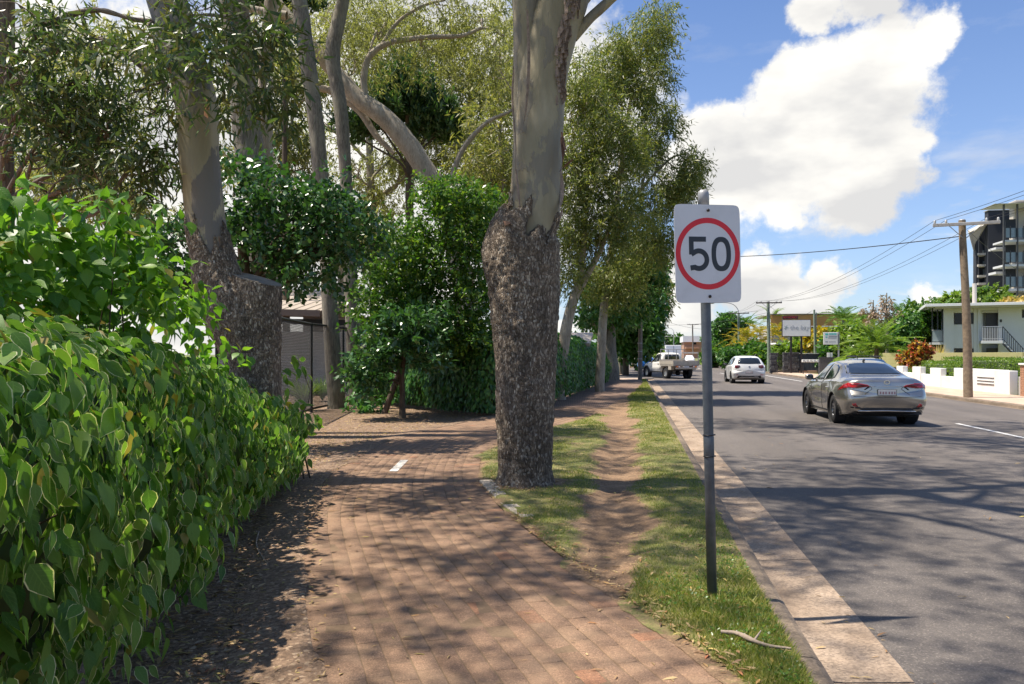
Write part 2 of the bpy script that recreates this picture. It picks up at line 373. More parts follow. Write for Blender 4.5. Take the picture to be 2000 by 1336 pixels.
def ground_mats():
    # asphalt
    m, t, b, out = newmat('asphalt'); tc = t.n('ShaderNodeTexCoord').outputs['Object']
    sp = t.voro(tc, 120, 'F1', 'Color'); spv = t.n('ShaderNodeSeparateColor', i_0=sp).outputs[0]
    c = t.ramp(spv, [(0, (.085, .079, .077)), (.7, (.118, .110, .106)), (.93, (.145, .134, .128)), (1, (.24, .22, .20))])
    big = t.ramp(t.noise(tc, .35, 6, .6), [(.3, (.94, .87, .80)), (.7, (1.22, 1.14, 1.05))]); c = t.mix(1.0, c, big, 'MULTIPLY')
    lane = t.n('ShaderNodeSeparateXYZ', i_0=tc).outputs[0]
    wl = t.ramp(t.m('SINE', t.m('MULTIPLY', t.m('SUBTRACT', lane, 3.1), 3.5)), [(.0, .93), (1.0, 1.08)]); c = t.mix(1.0, c, wl, 'MULTIPLY')
    oil = t.ramp(t.noise(t.mapv(tc, (1.6, .16, 1)), 1.1, 6, .62), [(.5, 0.0), (.75, .32)]); c = t.mix(oil, c, (.05, .048, .05))
    t.set(b, 'Base Color', c); b.inputs['Roughness'].default_value = .82
    bump(t, b, t.m('ADD', t.noise(tc, 160, 3), t.m('MULTIPLY', spv, .6)), .55, .006)
    # concrete
    def conc(name, a, bb, dark, ds=1.6, grit=True):
        m, t, b, out = newmat(name); tc = t.n('ShaderNodeTexCoord').outputs['Object']
        c = t.ramp(t.noise(tc, 2.2, 7, .62), [(.3, a), (.7, bb)])
        if grit:
            g = t.n('ShaderNodeSeparateColor', i_0=t.voro(tc, 75, 'F1', 'Color')).outputs[0]
            c = t.mix(1.0, c, t.ramp(g, [(0, .62), (.5, 1.0), (1, 1.25)]), 'MULTIPLY')
        c = t.mix(t.ramp(t.noise(t.mapv(tc, (1, .4, 1)), ds, 7, .66), [(.42, 0.0), (.68, .82)]), c, dark)
        t.set(b, 'Base Color', c); b.inputs['Roughness'].default_value = .85
        bump(t, b, t.noise(tc, 110, 4, .6), .5, .006)
    conc('gutter_concrete', (.30, .225, .16), (.42, .32, .235), (.17, .12, .082), 2.3)
    conc('kerb_concrete', (.17, .128, .09), (.26, .20, .145), (.085, .066, .048), 2.0)
    conc('footpath_concrete', (.46, .34, .25), (.56, .43, .32), (.40, .28, .20), grit=False)
    conc('slab_concrete', (.42, .36, .28), (.52, .45, .36), (.3, .25, .2))
    # pavers
    m, t, b, out = newmat('paver'); tc = t.n('ShaderNodeTexCoord').outputs['Object']; oi = t.n('ShaderNodeObjectInfo')
    geo = t.n('ShaderNodeNewGeometry').outputs['Position']
    at_ = t.n('ShaderNodeAttribute', attribute_name='tint'); f = t.m('FRACT', t.m('ADD', at_.outputs['Fac'], oi.outputs['Random']))
    c = t.ramp(f, [(0, (.238, .145, .089)), (.35, (.253, .155, .096)), (.7, (.268, .166, .104)), (.975, (.243, .148, .091)), (.985, (.30, .148, .082)), (1, (.31, .152, .085))])
    g = t.n('ShaderNodeSeparateColor', i_0=t.voro(geo, 190, 'F1', 'Color')).outputs[0]
    c = t.mix(1.0, c, t.ramp(g, [(0, .6), (.5, .98), (.9, 1.2), (1, 1.7)]), 'MULTIPLY')
    c = t.mix(t.ramp(t.noise(geo, 1.3, 7, .65), [(.40, 0.0), (.72, .62)]), c, (.185, .113, .074))
    c = t.mix(t.ramp(t.noise(geo, 3.1, 6, .6), [(.48, 0.0), (.74, .6)]), c, (.30, .205, .128))
    t.set(b, 'Base Color', c); b.inputs['Roughness'].default_value = .86
    bump(t, b, t.noise(geo, 240, 4, .65), .6, .004)
    # joint sand / far path, brick-red grit
    m, t, b, out = newmat('path_sand'); tc = t.n('ShaderNodeTexCoord').outputs['Object']
    c = t.ramp(t.noise(tc, 60, 5, .65), [(.3, (.14, .092, .055)), (.7, (.22, .148, .09))])
    t.set(b, 'Base Color', c); b.inputs['Roughness'].default_value = .95; bump(t, b, t.noise(tc, 200, 3), .6, .005)
    m, t, b, out = newmat('path_far'); tc = t.n('ShaderNodeTexCoord').outputs['Object']
    br = t.n('ShaderNodeTexBrick', i_Vector=t.mapv(tc, (1, 1, 1), (0, 0, rad(86)))); br.inputs['Scale'].default_value = 4.3
    br.inputs['Color1'].default_value = (.24, .155, .112, 1); br.inputs['Color2'].default_value = (.20, .125, .09, 1); br.inputs['Mortar'].default_value = (.10, .07, .05, 1); br.inputs['Mortar Size'].default_value = .03
    c = t.mix(1.0, br.outputs[0], t.ramp(t.noise(tc, 1.5, 6), [(.3, .8), (.7, 1.2)]), 'MULTIPLY')
    t.set(b, 'Base Color', c); b.inputs['Roughness'].default_value = .9
    # mulch
    m, t, b, out = newmat('mulch'); tc = t.n('ShaderNodeTexCoord').outputs['Object']
    v = t.n('ShaderNodeSeparateColor', i_0=t.voro(t.mapv(tc, (1, 1, 1)), 46, 'F1', 'Color')).outputs[0]
    c = t.ramp(v, [(0, (.13, .085, .055)), (.5, (.22, .145, .094)), (.85, (.32, .215, .14)), (1, (.50, .37, .25))])
    c = t.mix(t.ramp(t.noise(tc, 1.1, 6, .6), [(.45, 0.0), (.68, .7)]), c, (.27, .175, .11))
    t.set(b, 'Base Color', c); b.inputs['Roughness'].default_value = .95; bump(t, b, t.m('ADD', v, t.noise(tc, 40, 5)), 1.0, .02)
    # verge: soil worn bare where the 'dirt' mask says so
    m, t, b, out = newmat('verge_soil'); tc = t.n('ShaderNodeTexCoord').outputs['Object']
    da = t.n('ShaderNodeAttribute', attribute_name='dirt').outputs['Fac']
    gn = t.noise(tc, 3.0, 6, .65)
    gc = t.ramp(gn, [(.32, (.11, .14, .03)), (.5, (.19, .185, .058)), (.68, (.33, .26, .12))])
    fine = t.ramp(t.noise(tc, 120, 4, .7), [(.3, .55), (.7, 1.35)]); gc = t.mix(1.0, gc, fine, 'MULTIPLY')
    dc = t.ramp(t.noise(tc, 2.6, 7, .65), [(.3, (.19, .118, .066)), (.55, (.265, .168, .097)), (.72, (.36, .24, .142))])
    peb = t.n('ShaderNodeSeparateColor', i_0=t.voro(tc, 85, 'F1', 'Color')).outputs[0]
    dc = t.mix(1.0, dc, t.ramp(peb, [(0, .7), (.8, 1.05), (1, 1.5)]), 'MULTIPLY')
    f = t.ramp(t.m('ADD', da, t.m('MULTIPLY', t.m('SUBTRACT', t.noise(tc, 26, 5, .7), .5), .9)), [(.38, 0.0), (.62, 1.0)])
    t.set(b, 'Base Color', t.mix(f, gc, dc)); b.inputs['Roughness'].default_value = .95
    bump(t, b, t.noise(tc, 95, 5, .65), .8, .012)
    # lawn / far ground
    m, t, b, out = newmat('ground_grass'); tc = t.n('ShaderNodeTexCoord').outputs['Object']
    c = t.ramp(t.noise(tc, .5, 8, .65), [(.3, (.07, .11, .025)), (.5, (.13, .15, .045)), (.7, (.22, .18, .085))])
    t.set(b, 'Base Color', c); b.inputs['Roughness'].default_value = .95; bump(t, b, t.noise(tc, 30, 5), .8, .03)
ground_mats()
plain('line_paint', (.68, .67, .64), .7, var=.12, vs=14, dirt=(.22, .21, .2), ds=9)
plain('path_paint', (.60, .58, .53), .75, var=.2, vs=22, dirt=(.26, .18, .12), ds=16)
plain('sign_white', (.74, .735, .73), .42, var=.03, vs=3, dirt=(.64, .63, .61), ds=5)
plain('sign_red', (.75, .015, .03), .42, var=.06, vs=8)
plain('sign_black', (.028, .034, .042), .5, var=.1)
plain('galv', (.10, .115, .13), .5, metal=.35, var=.22, vs=9, bmp=.12, bs=40, dirt=(.17, .18, .19), ds=6)
plain('galv_light', (.33, .33, .33), .5, metal=.3, var=.2, vs=12)
plain('bolt', (.06, .05, .045), .45, metal=.8)
plain('rubber', (.018, .018, .019), .75, var=.2, bmp=.2, bs=80)
plain('black_plastic', (.02, .02, .022), .5, var=.15)
plain('underbody', (.01, .01, .011), .8)
plain('paint_silver', (.42, .395, .355), .27, metal=.85, var=.02, coat=.9)
plain('paint_white', (.76, .755, .73), .35, var=.02, coat=.7, vs=3)
plain('paint_ute', (.70, .68, .63), .38, var=.04, coat=.5, dirt=(.58, .52, .44), ds=2)
plain('paint_blue', (.015, .15, .50), .3, var=.03, coat=.9)
plain('paint_navy', (.02, .05, .12), .3, var=.03, coat=.9)
plain('car_glass', (.012, .016, .017), .04, var=.2, vs=1.5, spec=.7, coat=.5)
plain('tail_red', (.33, .008, .010), .12, var=.15, vs=18, coat=1)
plain('tail_dark', (.12, .005, .008), .12, var=.15, vs=18, coat=1)
plain('lamp_clear', (.75, .72, .68), .15, coat=1)
plain('lamp_orange', (.8, .22, .02), .2, coat=1)
plain('alloy', (.50, .50, .50), .3, metal=.75, var=.08)
plain('alloy_dark', (.22, .22, .23), .3, metal=.8, var=.08)
plain('chrome', (.65, .65, .66), .15, metal=1.0)
plain('plate_white', (.62, .60, .58), .5, var=.05)
plain('plate_maroon', (.30, .14, .16), .5)
plain('tray_alloy', (.46, .41, .34), .5, metal=.25, var=.14, vs=8, dirt=(.36, .29, .21), ds=4)
plain('timber_pole', (.24, .18, .12), .85, var=.3, vs=9, bmp=.5, bs=30, dirt=(.14, .10, .07), ds=3)
plain('timber_green', (.20, .25, .19), .85, var=.25, vs=6, bmp=.4, bs=30)
plain('timber_grey', (.19, .16, .13), .85, var=.25, vs=7, bmp=.4, bs=30)
plain('arm_grey', (.36, .35, .34), .7, var=.15)
plain('arm_dark', (.12, .10, .09), .8, var=.15)
plain('insulator', (.50, .50, .50), .25)
plain('wire', (.02, .02, .022), .6)
plain('render_white', (.76, .75, .73), .8, var=.05, vs=1.2, dirt=(.62, .60, .57), ds=1.2)
plain('render_grey', (.38, .36, .34), .85, var=.12, vs=2, dirt=(.26, .24, .22), ds=2.2)
plain('wall_white', (.70, .69, .655), .75, var=.04, vs=1.0)
plain('trim_white', (.72, .72, .71), .5, var=.03)
plain('soffit', (.52, .50, .46), .7, var=.05)
plain('window_dark', (.013, .015, .018), .12, var=.2, spec=.3)
plain('window_frame', (.05, .05, .055), .4)
plain('door_dark', (.045, .04, .04), .5)
plain('rail_dark', (.03, .033, .038), .45)
plain('rail_grey', (.38, .39, .41), .5)
plain('block_navy', (.032, .036, .048), .7, var=.1, vs=.8)
plain('block_cream', (.50, .46, .40), .75, var=.06, vs=1)
plain('slab_white', (.60, .60, .60), .7, var=.05)
plain('glass_rail', (.22, .27, .28), .08, spec=.7)
plain('fence_olive', (.40, .37, .17), .6, var=.06, vs=1.5)
plain('fence_navy', (.055, .062, .085), .55, var=.08)
plain('stone_dark', (.055, .055, .06), .85, var=.35, vs=9, bmp=.6, bs=30)
plain('stone_grey', (.09, .09, .095), .85, var=.3, vs=9, bmp=.6, bs=30)
plain('fascia_orange', (.50, .25, .075), .7, var=.08, vs=1)
plain('brick_red', (.38, .20, .12), .85, var=.25, vs=12)
plain('brick_base', (.44, .26, .17), .85, var=.2, vs=12)
plain('roof_metal', (.42, .36, .30), .5, metal=.1, var=.08, vs=1.5)
plain('roof_white', (.80, .80, .80), .5, var=.03)
plain('eave_brown', (.16, .12, .09), .6, var=.1)
plain('shed_white', (.82, .82, .83), .5, var=.05)
plain('steel_black', (.013, .013, .014), .45)
plain('board_white', (.76, .76, .74), .5, var=.03)
plain('board_ink', (.33, .35, .38), .6)
plain('board_teal', (.10, .48, .45), .6)
plain('board_black', (.02, .015, .018), .5)
plain('board_red', (.55, .03, .04), .5)
plain('cut_wood', (.23, .19, .14), .85, var=.3, vs=7, bmp=.4, bs=40, dirt=(.13, .11, .09), ds=5)
plain('bark_strip', (.15, .075, .045), .8, var=.35, vs=14, bmp=.4)
plain('bark_tan', (.45, .22, .11), .8, var=.25, vs=14, bmp=.4)
plain('bark_flake', (.30, .22, .17), .85, var=.45, vs=17, bmp=.5)
plain('stick', (.28, .22, .17), .85, var=.3, vs=14, bmp=.5, bs=60)
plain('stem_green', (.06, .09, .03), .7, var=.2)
plain('bollard_yellow', (.62, .40, .04), .6)
# ------------------------------------------------------------------ ground, road, path
rng = np.random.default_rng(7)
def sheet(name, x0, x1, y0, y1, z, mat, kind='structure', parent=None):
    me = mesh_arr(name, [(x0, y0, z), (x1, y0, z), (x1, y1, z), (x0, y1, z)], [(0, 1, 2, 3)], M[mat]); o = obj(name, me, parent)
    if kind and parent is None: o['kind'] = kind
    return o
ROAD_Z = -0.10
KX0, KX1, GX1 = 0.82, 0.95, 1.38          # kerb back, kerb face, gutter edge
RX1 = 11.30                               # far side of the carriageway
sheet('ground', -1500, 1500, -300, 3000, -0.16, 'ground_grass')
road = sheet('road', GX1 - .02, RX1, -8, 900, ROAD_Z, 'asphalt')
sheet('far_verge', -60, KX0 - 1.98, 58.6, 900, -0.03, 'ground_grass')
sheet('parking_lane', GX1 - 2.04, GX1 - .025, 58.6, 900, ROAD_Z - .004, 'asphalt')
sheet('side_street', -60, GX1, 52.4, 58.6, -0.045, 'asphalt')
sheet('side_street_apron', -60, KX0 + .02, 49, 52.4, -0.036, 'footpath_concrete')
rf = sheet('right_footpath', RX1 + .42, 14.2, -8, 900, 0.0, 'footpath_concrete')
sheet('right_land', 14.2, 400, -8, 900, -0.02, 'ground_grass')
mk = lambda x, y0, y1, w=.11: tag(sheet('lane_marking', x - w / 2, x + w / 2, y0, y1, ROAD_Z + .004, 'line_paint', None, road))
for y0 in (4.6, 16.6, 28.6, 55.6, 67.6, 79.6, 91.6, 103.6): mk(7.55, y0, y0 + 3.5)
mk(10.1, 50, 70, .12)

# kerb and gutter, poured in bays with open joints
kerb = tag(bpy.data.objects.new('kerb', None), kind='structure'); link(kerb)
def bay(L, mirror=False):
    b = MB(); s = -1 if mirror else 1
    prof = [(KX0, -.20), (KX0, -.004), (KX0 + .015, .004), (KX1 - .05, .0), (KX1 - .015, -.016), (KX1 + .005, -.05), (KX1 + .03, -.112), (KX1 + .05, -.20)]
    b.prism(prof[::-1], 'Y', 0, L); k = b.mesh('kerb_stone', M['kerb_concrete'])
    b = MB(); b.prism([(KX1 + .0515, -.2), (KX1 + .0305, -.114), (KX1 + .10, -.116), (GX1, ROAD_Z + .006), (GX1, -.2)][::-1], 'Y', 0, L)
    return k, b.mesh('gutter_slab', M['gutter_concrete'])
kme, gme = bay(2.384); y = -3.0
for i in range(22):
    if not 51.5 < y < 58: obj('kerb_stone', kme, kerb, (rng.normal(0, .003), y, rng.normal(0, .002))); obj('gutter_slab', gme, kerb, (0, y, rng.normal(0, .0015)))
    y += 2.4
kme2, gme2 = bay(300)
obj('kerb_stone', kme2, kerb, (-2.0, 59.0, 0)); obj('gutter_slab', gme2, kerb, (-2.0, 59.0, 0)); obj('gutter_slab', bay(9.1)[1], kerb, (0, 49.85, 0))
kr = tag(bpy.data.objects.new('right_kerb', None), kind='structure'); link(kr)
b = MB(); b.prism([(RX1, -.2), (RX1, -.096), (RX1 + .25, -.112), (RX1 + .27, -.02), (RX1 + .31, .003), (RX1 + .42, .003), (RX1 + .42, -.2)][::-1], 'Y', 0, 5.985); rk = b.mesh('kerb_stone', M['kerb_concrete'])
for i in range(24): obj('kerb_stone', rk, kr, (0, -6 + i * 6.0, rng.normal(0, .002)))
b = MB(); b.prism([(RX1, -.2), (RX1, -.096), (RX1 + .25, -.112), (RX1 + .27, -.02), (RX1 + .31, .003), (RX1 + .42, .003), (RX1 + .42, -.2)][::-1], 'Y', 138, 900); b.build('kerb_stone', M['kerb_concrete'], kr)

# winding brick path
CL = spline([(1.25, 0.1), (.80, 1.0), (.35, 1.95), (-.10, 2.9), (-.60, 3.95), (-1.52, 5.9), (-2.40, 8.1), (-3.05, 10.8), (-3.28, 13.3), (-2.95, 15.9), (-2.25, 19.2), (-1.68, 24.5), (-1.25, 30), (-.62, 43), (-.62, 49.2)], 1600)
_seg = np.linalg.norm(np.diff(CL, axis=0), axis=1); CS = np.concatenate([[0], np.cumsum(_seg)])
_tan = np.gradient(CL, axis=0); _tan /= np.linalg.norm(_tan, axis=1)[:, None]
_nrm = np.stack([_tan[:, 1], -_tan[:, 0]], 1)                       # to the right of travel
HW = np.interp(CL[:, 1], [0, 12, 17, 60], [.955, .955, 1.12, 1.18])  # half width
EL, ER = CL - _nrm * HW[:, None], CL + _nrm * HW[:, None]
_gi = np.arange(0, 1600, 20); _gy = np.concatenate([[-8.0], CL[_gi, 1], [49.0]]); _gx = np.concatenate([[1.25], CL[_gi, 0], [CL[-1, 0]]])
_V = np.zeros((len(_gy) * 2, 3)); _V[0::2, 0] = -60; _V[1::2, 0] = _gx; _V[0::2, 1] = _gy; _V[1::2, 1] = _gy; _V[:, 2] = -.034
obj('garden_bed', mesh_arr('garden_bed', _V, [(2 * k, 2 * k + 1, 2 * k + 3, 2 * k + 2) for k in range(len(_gy) - 1)], M['mulch']))['kind'] = 'structure'
def path_right(Y): return np.interp(Y, ER[:, 1], ER[:, 0])
def path_left(Y): return np.interp(Y, EL[:, 1], EL[:, 0])
def strip(name, i0, i1, z, mat, step=4):
    idx = np.arange(i0, i1, step); n = len(idx)
    V = np.zeros((n * 2, 3)); V[0::2, :2] = EL[idx]; V[1::2, :2] = ER[idx]; V[:, 2] = z
    F = [(2 * k, 2 * k + 1, 2 * k + 3, 2 * k + 2) for k in range(n - 1)]
    return mesh_arr(name, V, F, M[mat])
iFar = int(np.searchsorted(CL[:, 1], 23.0))
path = obj('path', strip('path', 0, iFar + 4, -.0028, 'path_sand')); path['kind'] = 'structure'
obj('far_paving', strip('far_paving', iFar, 1600, -.003, 'path_far'), path)
BL, BW = .2285, .1145
def paver_geo():
    t, w, l = .0026, BW / 2, BL / 2
    v = [(sx * l, sy * w, -.03) for sx, sy in ((-1, -1), (1, -1), (1, 1), (-1, 1))] + [(sx * l, sy * w, -t) for sx, sy in ((-1, -1), (1, -1), (1, 1), (-1, 1))] + [(sx * (l - t), sy * (w - t), 0) for sx, sy in ((-1, -1), (1, -1), (1, 1), (-1, 1))]
    f = [(8, 9, 10, 11)] + [(a + i, a + (i + 1) % 4, a + 4 + (i + 1) % 4, a + 4 + i) for a in (0, 4) for i in range(4)]
    return np.array(v), np.array(f)
PV, PF = paver_geo(); paver_me = mesh_arr('paver', PV, PF, M['paver'])
bricks = []                                                        # x, y, angle, width scale
def lane(t0, t1, across=False, phase=0.0):
    tm = (t0 + t1) / 2
    c = CL + _nrm * (HW * tm)[:, None]; s = np.concatenate([[0], np.cumsum(np.linalg.norm(np.diff(c, axis=0), axis=1))])
    pitch = (BW if across else BL) + .002; q = np.arange(phase * pitch, s[iFar], pitch)
    for qq in q:
        x = np.interp(qq, s, c[:, 0]); yy = np.interp(qq, s, c[:, 1]); i = int(np.interp(qq, s, np.arange(len(s))))
        a = math.atan2(_tan[i, 1], _tan[i, 0]) + (math.pi / 2 if across else 0)
        bricks.append((x, yy, a, HW[i] * (t1 - t0) / ((BL if across else BW) + .0045)))
NL = 12; bw = .2415
e0 = 1 - .2305 / .955
for k in range(NL): lane(-e0 + 2 * e0 * k / NL, -e0 + 2 * e0 * (k + 1) / NL, False, (k % 2) * .5 + (k * .13 % .2))
lane(-1, -e0, True); lane(e0, 1, True, .4)
bricks = np.array(bricks); pxs, pys, pds = proj(np.c_[bricks[:, :2], np.zeros(len(bricks))])
vis = (pds > .5) & (pxs > 560) & (pxs < 1460) & (pys < 1345); order = np.argsort(np.where(vis, pds, 1e9)); single = set(order[:300].tolist())
rv, rf_, rt = [], [], []
for i, (x, yy, a, wsc) in enumerate(bricks):
    a += rng.normal(0, .008); z = rng.normal(0, .0011) - .0005; tx, ty = rng.normal(0, .006, 2)
    across = wsc > 0 and False
    if i in single:
        o = obj('paver', paver_me, path, (x + rng.normal(0, .0012), yy + rng.normal(0, .0012), z), (tx, ty, a))
    elif pds[i] > .3:
        ca, sa = math.cos(a), math.sin(a); P = PV.copy(); R = np.c_[P[:, 0] * ca - P[:, 1] * sa + x, P[:, 0] * sa + P[:, 1] * ca + yy, P[:, 2] + z]
        rf_.append(PF + len(rv) * len(PV)); rv.append(R); rt.append(np.full(len(PV), rng.random()))
me = mesh_arr('pavers', np.vstack(rv), np.vstack(rf_), M['paver'], {'tint': np.concatenate(rt)}); o = obj('paving', me, path); o['kind'] = 'stuff'
# white dash on the path
p0, p1 = G(768, 921), G(790, 899); dv = (p1 - p0); dl = dv.length
MB().box((0, 0, .0035), (dl, .11, .003)).build('path_marking', M['path_paint'], path, ((p0.x + p1.x) / 2, (p0.y + p1.y) / 2, 0), (0, 0, math.atan2(dv.y, dv.x)))
# pale concrete edging pieces beside the trunk
for (a, c_, w) in (((930, 942), (972, 985), .16), ((975, 990), (1010, 1012), .15)):
    p0, p1 = G(*a), G(*c_); dv = p1 - p0; mid = (p0 + p1) / 2; n = Vector((-dv.y, dv.x, 0)).normalized() * (w / 2 + .035)
    MB().box((0, 0, -.012), (dv.length, w, .05), bev=.006).build('edging_slab', M['slab_concrete'], path, (mid.x + n.x, mid.y + n.y, .004), (0, rad(1), math.atan2(dv.y, dv.x)))

# grass verge with the worn track
VY = np.concatenate([np.arange(1.6, 16, .05), np.arange(16, 49.1, .15)]); NT_ = 64
tt = np.linspace(0, 1, NT_)
VXr = np.minimum(path_right(VY) + .004 - np.clip(.05 + .09 * fbm(np.stack([VY * 2.3, VY * 0, VY * 0], -1), 4), 0, .14), KX0 - .01)
X = VXr[:, None] + (KX0 + .004 - VXr)[:, None] * tt[None]; Y = np.repeat(VY[:, None], NT_, 1)
def rut_x(y): return np.interp(y, [5, 8, 12, 16, 22, 30], [-.16, -.2, -.2, -.2, -.42, -.3])
def verge_fields(x, y):
    rx = rut_x(y); hw = np.interp(y, [4.9, 6.2, 9, 14, 18, 24, 32], [.10, .34, .36, .36, .46, .40, .05])
    hw = hw * (1 + .3 * vnoise(np.stack([x * 0, y * .9, y * 0 + 3], -1)))
    dist = np.abs(x - rx + .06 * vnoise(np.stack([y * 1.4, x * 0, x * 0 + 9], -1))) / np.maximum(hw, .02)
    rut = np.clip(1.25 - dist, 0, 1) * np.clip((y - 4.9) / 1.0, 0, 1) * np.clip((33 - y) / 8, 0, 1)
    n = fbm(np.stack([x * 2.2, y * 2.2, x * 0], -1), 4)
    xr = path_right(y); edge = np.exp(-np.clip(x - xr, 0, 9) / .09) * .55
    td = np.hypot(x + 1.256, y - 9.32); trunk = np.clip(1.15 - td / .62, 0, 1)
    dirt = np.clip(rut * 1.05 + edge + trunk * .9 + .36 * n + .12, 0, 1)
    z = -.006 + .012 * fbm(np.stack([x * 5, y * 5, x * 0 + 4], -1), 3) + .022 - .052 * np.clip(1.3 - dist, 0, 1) ** 1.2 * np.clip((y - 4.9) / 1.3, 0, 1) * np.clip((30 - y) / 9, 0, 1) * (1 + .10 * vnoise(np.stack([x * 0, y * .8, x * 0], -1)))
    e = np.clip((x - xr) / .12, 0, 1) * np.clip((KX0 + .01 - x) / .10, 0, 1)
    return dirt, .003 + (z - .003) * e
D, Z = verge_fields(X, Y)
V = np.stack([X, Y, Z], -1).reshape(-1, 3); r, c = np.meshgrid(np.arange(len(VY) - 1), np.arange(NT_ - 1), indexing='ij'); a0 = (r * NT_ + c).ravel()
# soil and litter drifting over the path's left edge
SY = np.arange(2.0, 23, .06); ov = np.clip(.03 + .12 * fbm(np.stack([SY * 1.9, SY * 0 + 5, SY * 0], -1), 4), .012, .22); sx = path_left(SY)
cols = [sx - .45, sx - .12, sx + ov * .5, sx + ov]; zs = [-.030, .004, .0075, .0015]
V2 = np.stack([np.stack([c_, SY, np.full(len(SY), z_) + (.006 * vnoise(np.stack([c_ * 9, SY * 9, SY * 0], -1)) if 0 < k_ < 3 else 0)], -1) for k_, (c_, z_) in enumerate(zip(cols, zs))], 1).reshape(-1, 3)
r_, c_ = np.meshgrid(np.arange(len(SY) - 1), np.arange(3), indexing='ij'); a_ = (r_ * 4 + c_).ravel()
sd = obj('soil_drift', mesh_arr('soil_drift', V2, np.stack([a_, a_ + 1, a_ + 5, a_ + 4], 1), M['mulch'], None, True)); sd['kind'] = 'structure'
verge = obj('verge', mesh_arr('verge', V, np.stack([a0, a0 + 1, a0 + NT_ + 1, a0 + NT_], 1), M['verge_soil'], {'dirt': D.ravel()}, True)); verge['kind'] = 'structure'

# ------------------------------------------------------------------ leaf scattering
def tpl_lance():
    v = np.array([(0, 0, 0), (.28, -.5, .02), (.28, .5, .02), (.64, -.38, -.02), (.64, .38, -.02), (1, 0, -.12)]); return v, np.array([(0, 1, 2, 2), (1, 3, 4, 2), (3, 5, 4, 4)])
T_QUAD = (np.array([(0, 0, 0), (.42, -.5, .03), (1, 0, -.05), (.42, .5, .03)]), np.array([(0, 1, 2, 3)]))
T_LANCE = (np.array([(0, 0, 0), (.30, -.5, .03), (.70, -.36, -.01), (1, 0, -.10), (.70, .36, -.01), (.30, .5, .03)]), np.array([(0, 1, 4, 5), (1, 2, 3, 4)]))
T_OVAL = (np.array([(0, 0, 0), (.22, -.38, .02), (.6, -.46, .03), (1, 0, -.06), (.6, .46, .03), (.22, .38, .02), (.5, 0, -.03)]), np.array([(0, 1, 6, 5), (1, 2, 3, 6), (6, 3, 4, 5)]))
T_BLADE = (np.array([(0, -.5, 0), (0, .5, 0), (1, 0, 0)]), np.array([(0, 1, 2)]))
def tpl_big():
    """broad pointed leaf, toothed margin, folded along the midrib; attributes: 0 midrib .. 1 margin"""
    st = [(0.0, .02), (.09, .27), (.22, .45), (.40, .49), (.60, .35), (.80, .13), (1.0, .0)]
    v, e, al = [], [], []
    for i, (a, w) in enumerate(st):
        dz = -.13 * a * a
        if i == 0 or i == len(st) - 1: v.append((a, 0, dz)); e.append(0.0 if i == 0 else .9); al.append(a); continue
        j = .012 if i % 2 else -.012
        for s in (-1, 1): v.append((a + j, s * w, dz + .045 * (w / .5) + .01 * s)); e.append(1.0); al.append(a)
        v.append((a, 0, dz)); e.append(0.0); al.append(a)
    f = []
    base = 0; L = lambda i: 1 + (i - 1) * 3; R = lambda i: 2 + (i - 1) * 3; C = lambda i: 3 + (i - 1) * 3
    tip = len(v) - 1
    f += [(0, L(1), C(1), C(1)), (0, C(1), R(1), R(1))]
    tris = [(0, L(1), C(1)), (0, C(1), R(1)), (L(5), tip, C(5)), (C(5), tip, R(5))]
    for i in range(1, 5):
        tris += [(L(i), L(i + 1), C(i + 1)), (L(i), C(i + 1), C(i)), (C(i), C(i + 1), R(i + 1)), (C(i), R(i + 1), R(i))]
    return np.array(v, float), np.array(tris), np.array(e), np.array(al)
T_BIG = tpl_big()
def unit(a): return a / np.maximum(np.linalg.norm(a, axis=-1, keepdims=True), 1e-9)
def scatter(name, P, T, N, L, Wd, mat, tpl=T_QUAD, rng=rng, smooth=False):
    """leaves: base points P, tip direction T, rough normal N, length L, width Wd"""
    P = np.asarray(P); T = unit(np.asarray(T, float)); B = unit(np.cross(N, T)); Nn = np.cross(T, B); n = len(P)
    L = np.broadcast_to(L, (n,)); Wd = np.broadcast_to(Wd, (n,)); tv = tpl[0]; k = len(tv)
    V = P[:, None] + tv[None, :, 0:1] * (T * L[:, None])[:, None] + tv[None, :, 1:2] * (B * Wd[:, None])[:, None] + tv[None, :, 2:3] * (Nn * L[:, None])[:, None]
    F = (tpl[1][None] + (np.arange(n) * k)[:, None, None]).reshape(-1, tpl[1].shape[1])
    at_ = {'tint': np.repeat(rng.random(n), k)}
    if len(tpl) > 2: at_['edge'] = np.tile(tpl[2], n); at_['along'] = np.tile(tpl[3], n)
    return mesh_arr(name, V.reshape(-1, 3), F, M[mat], at_, smooth)

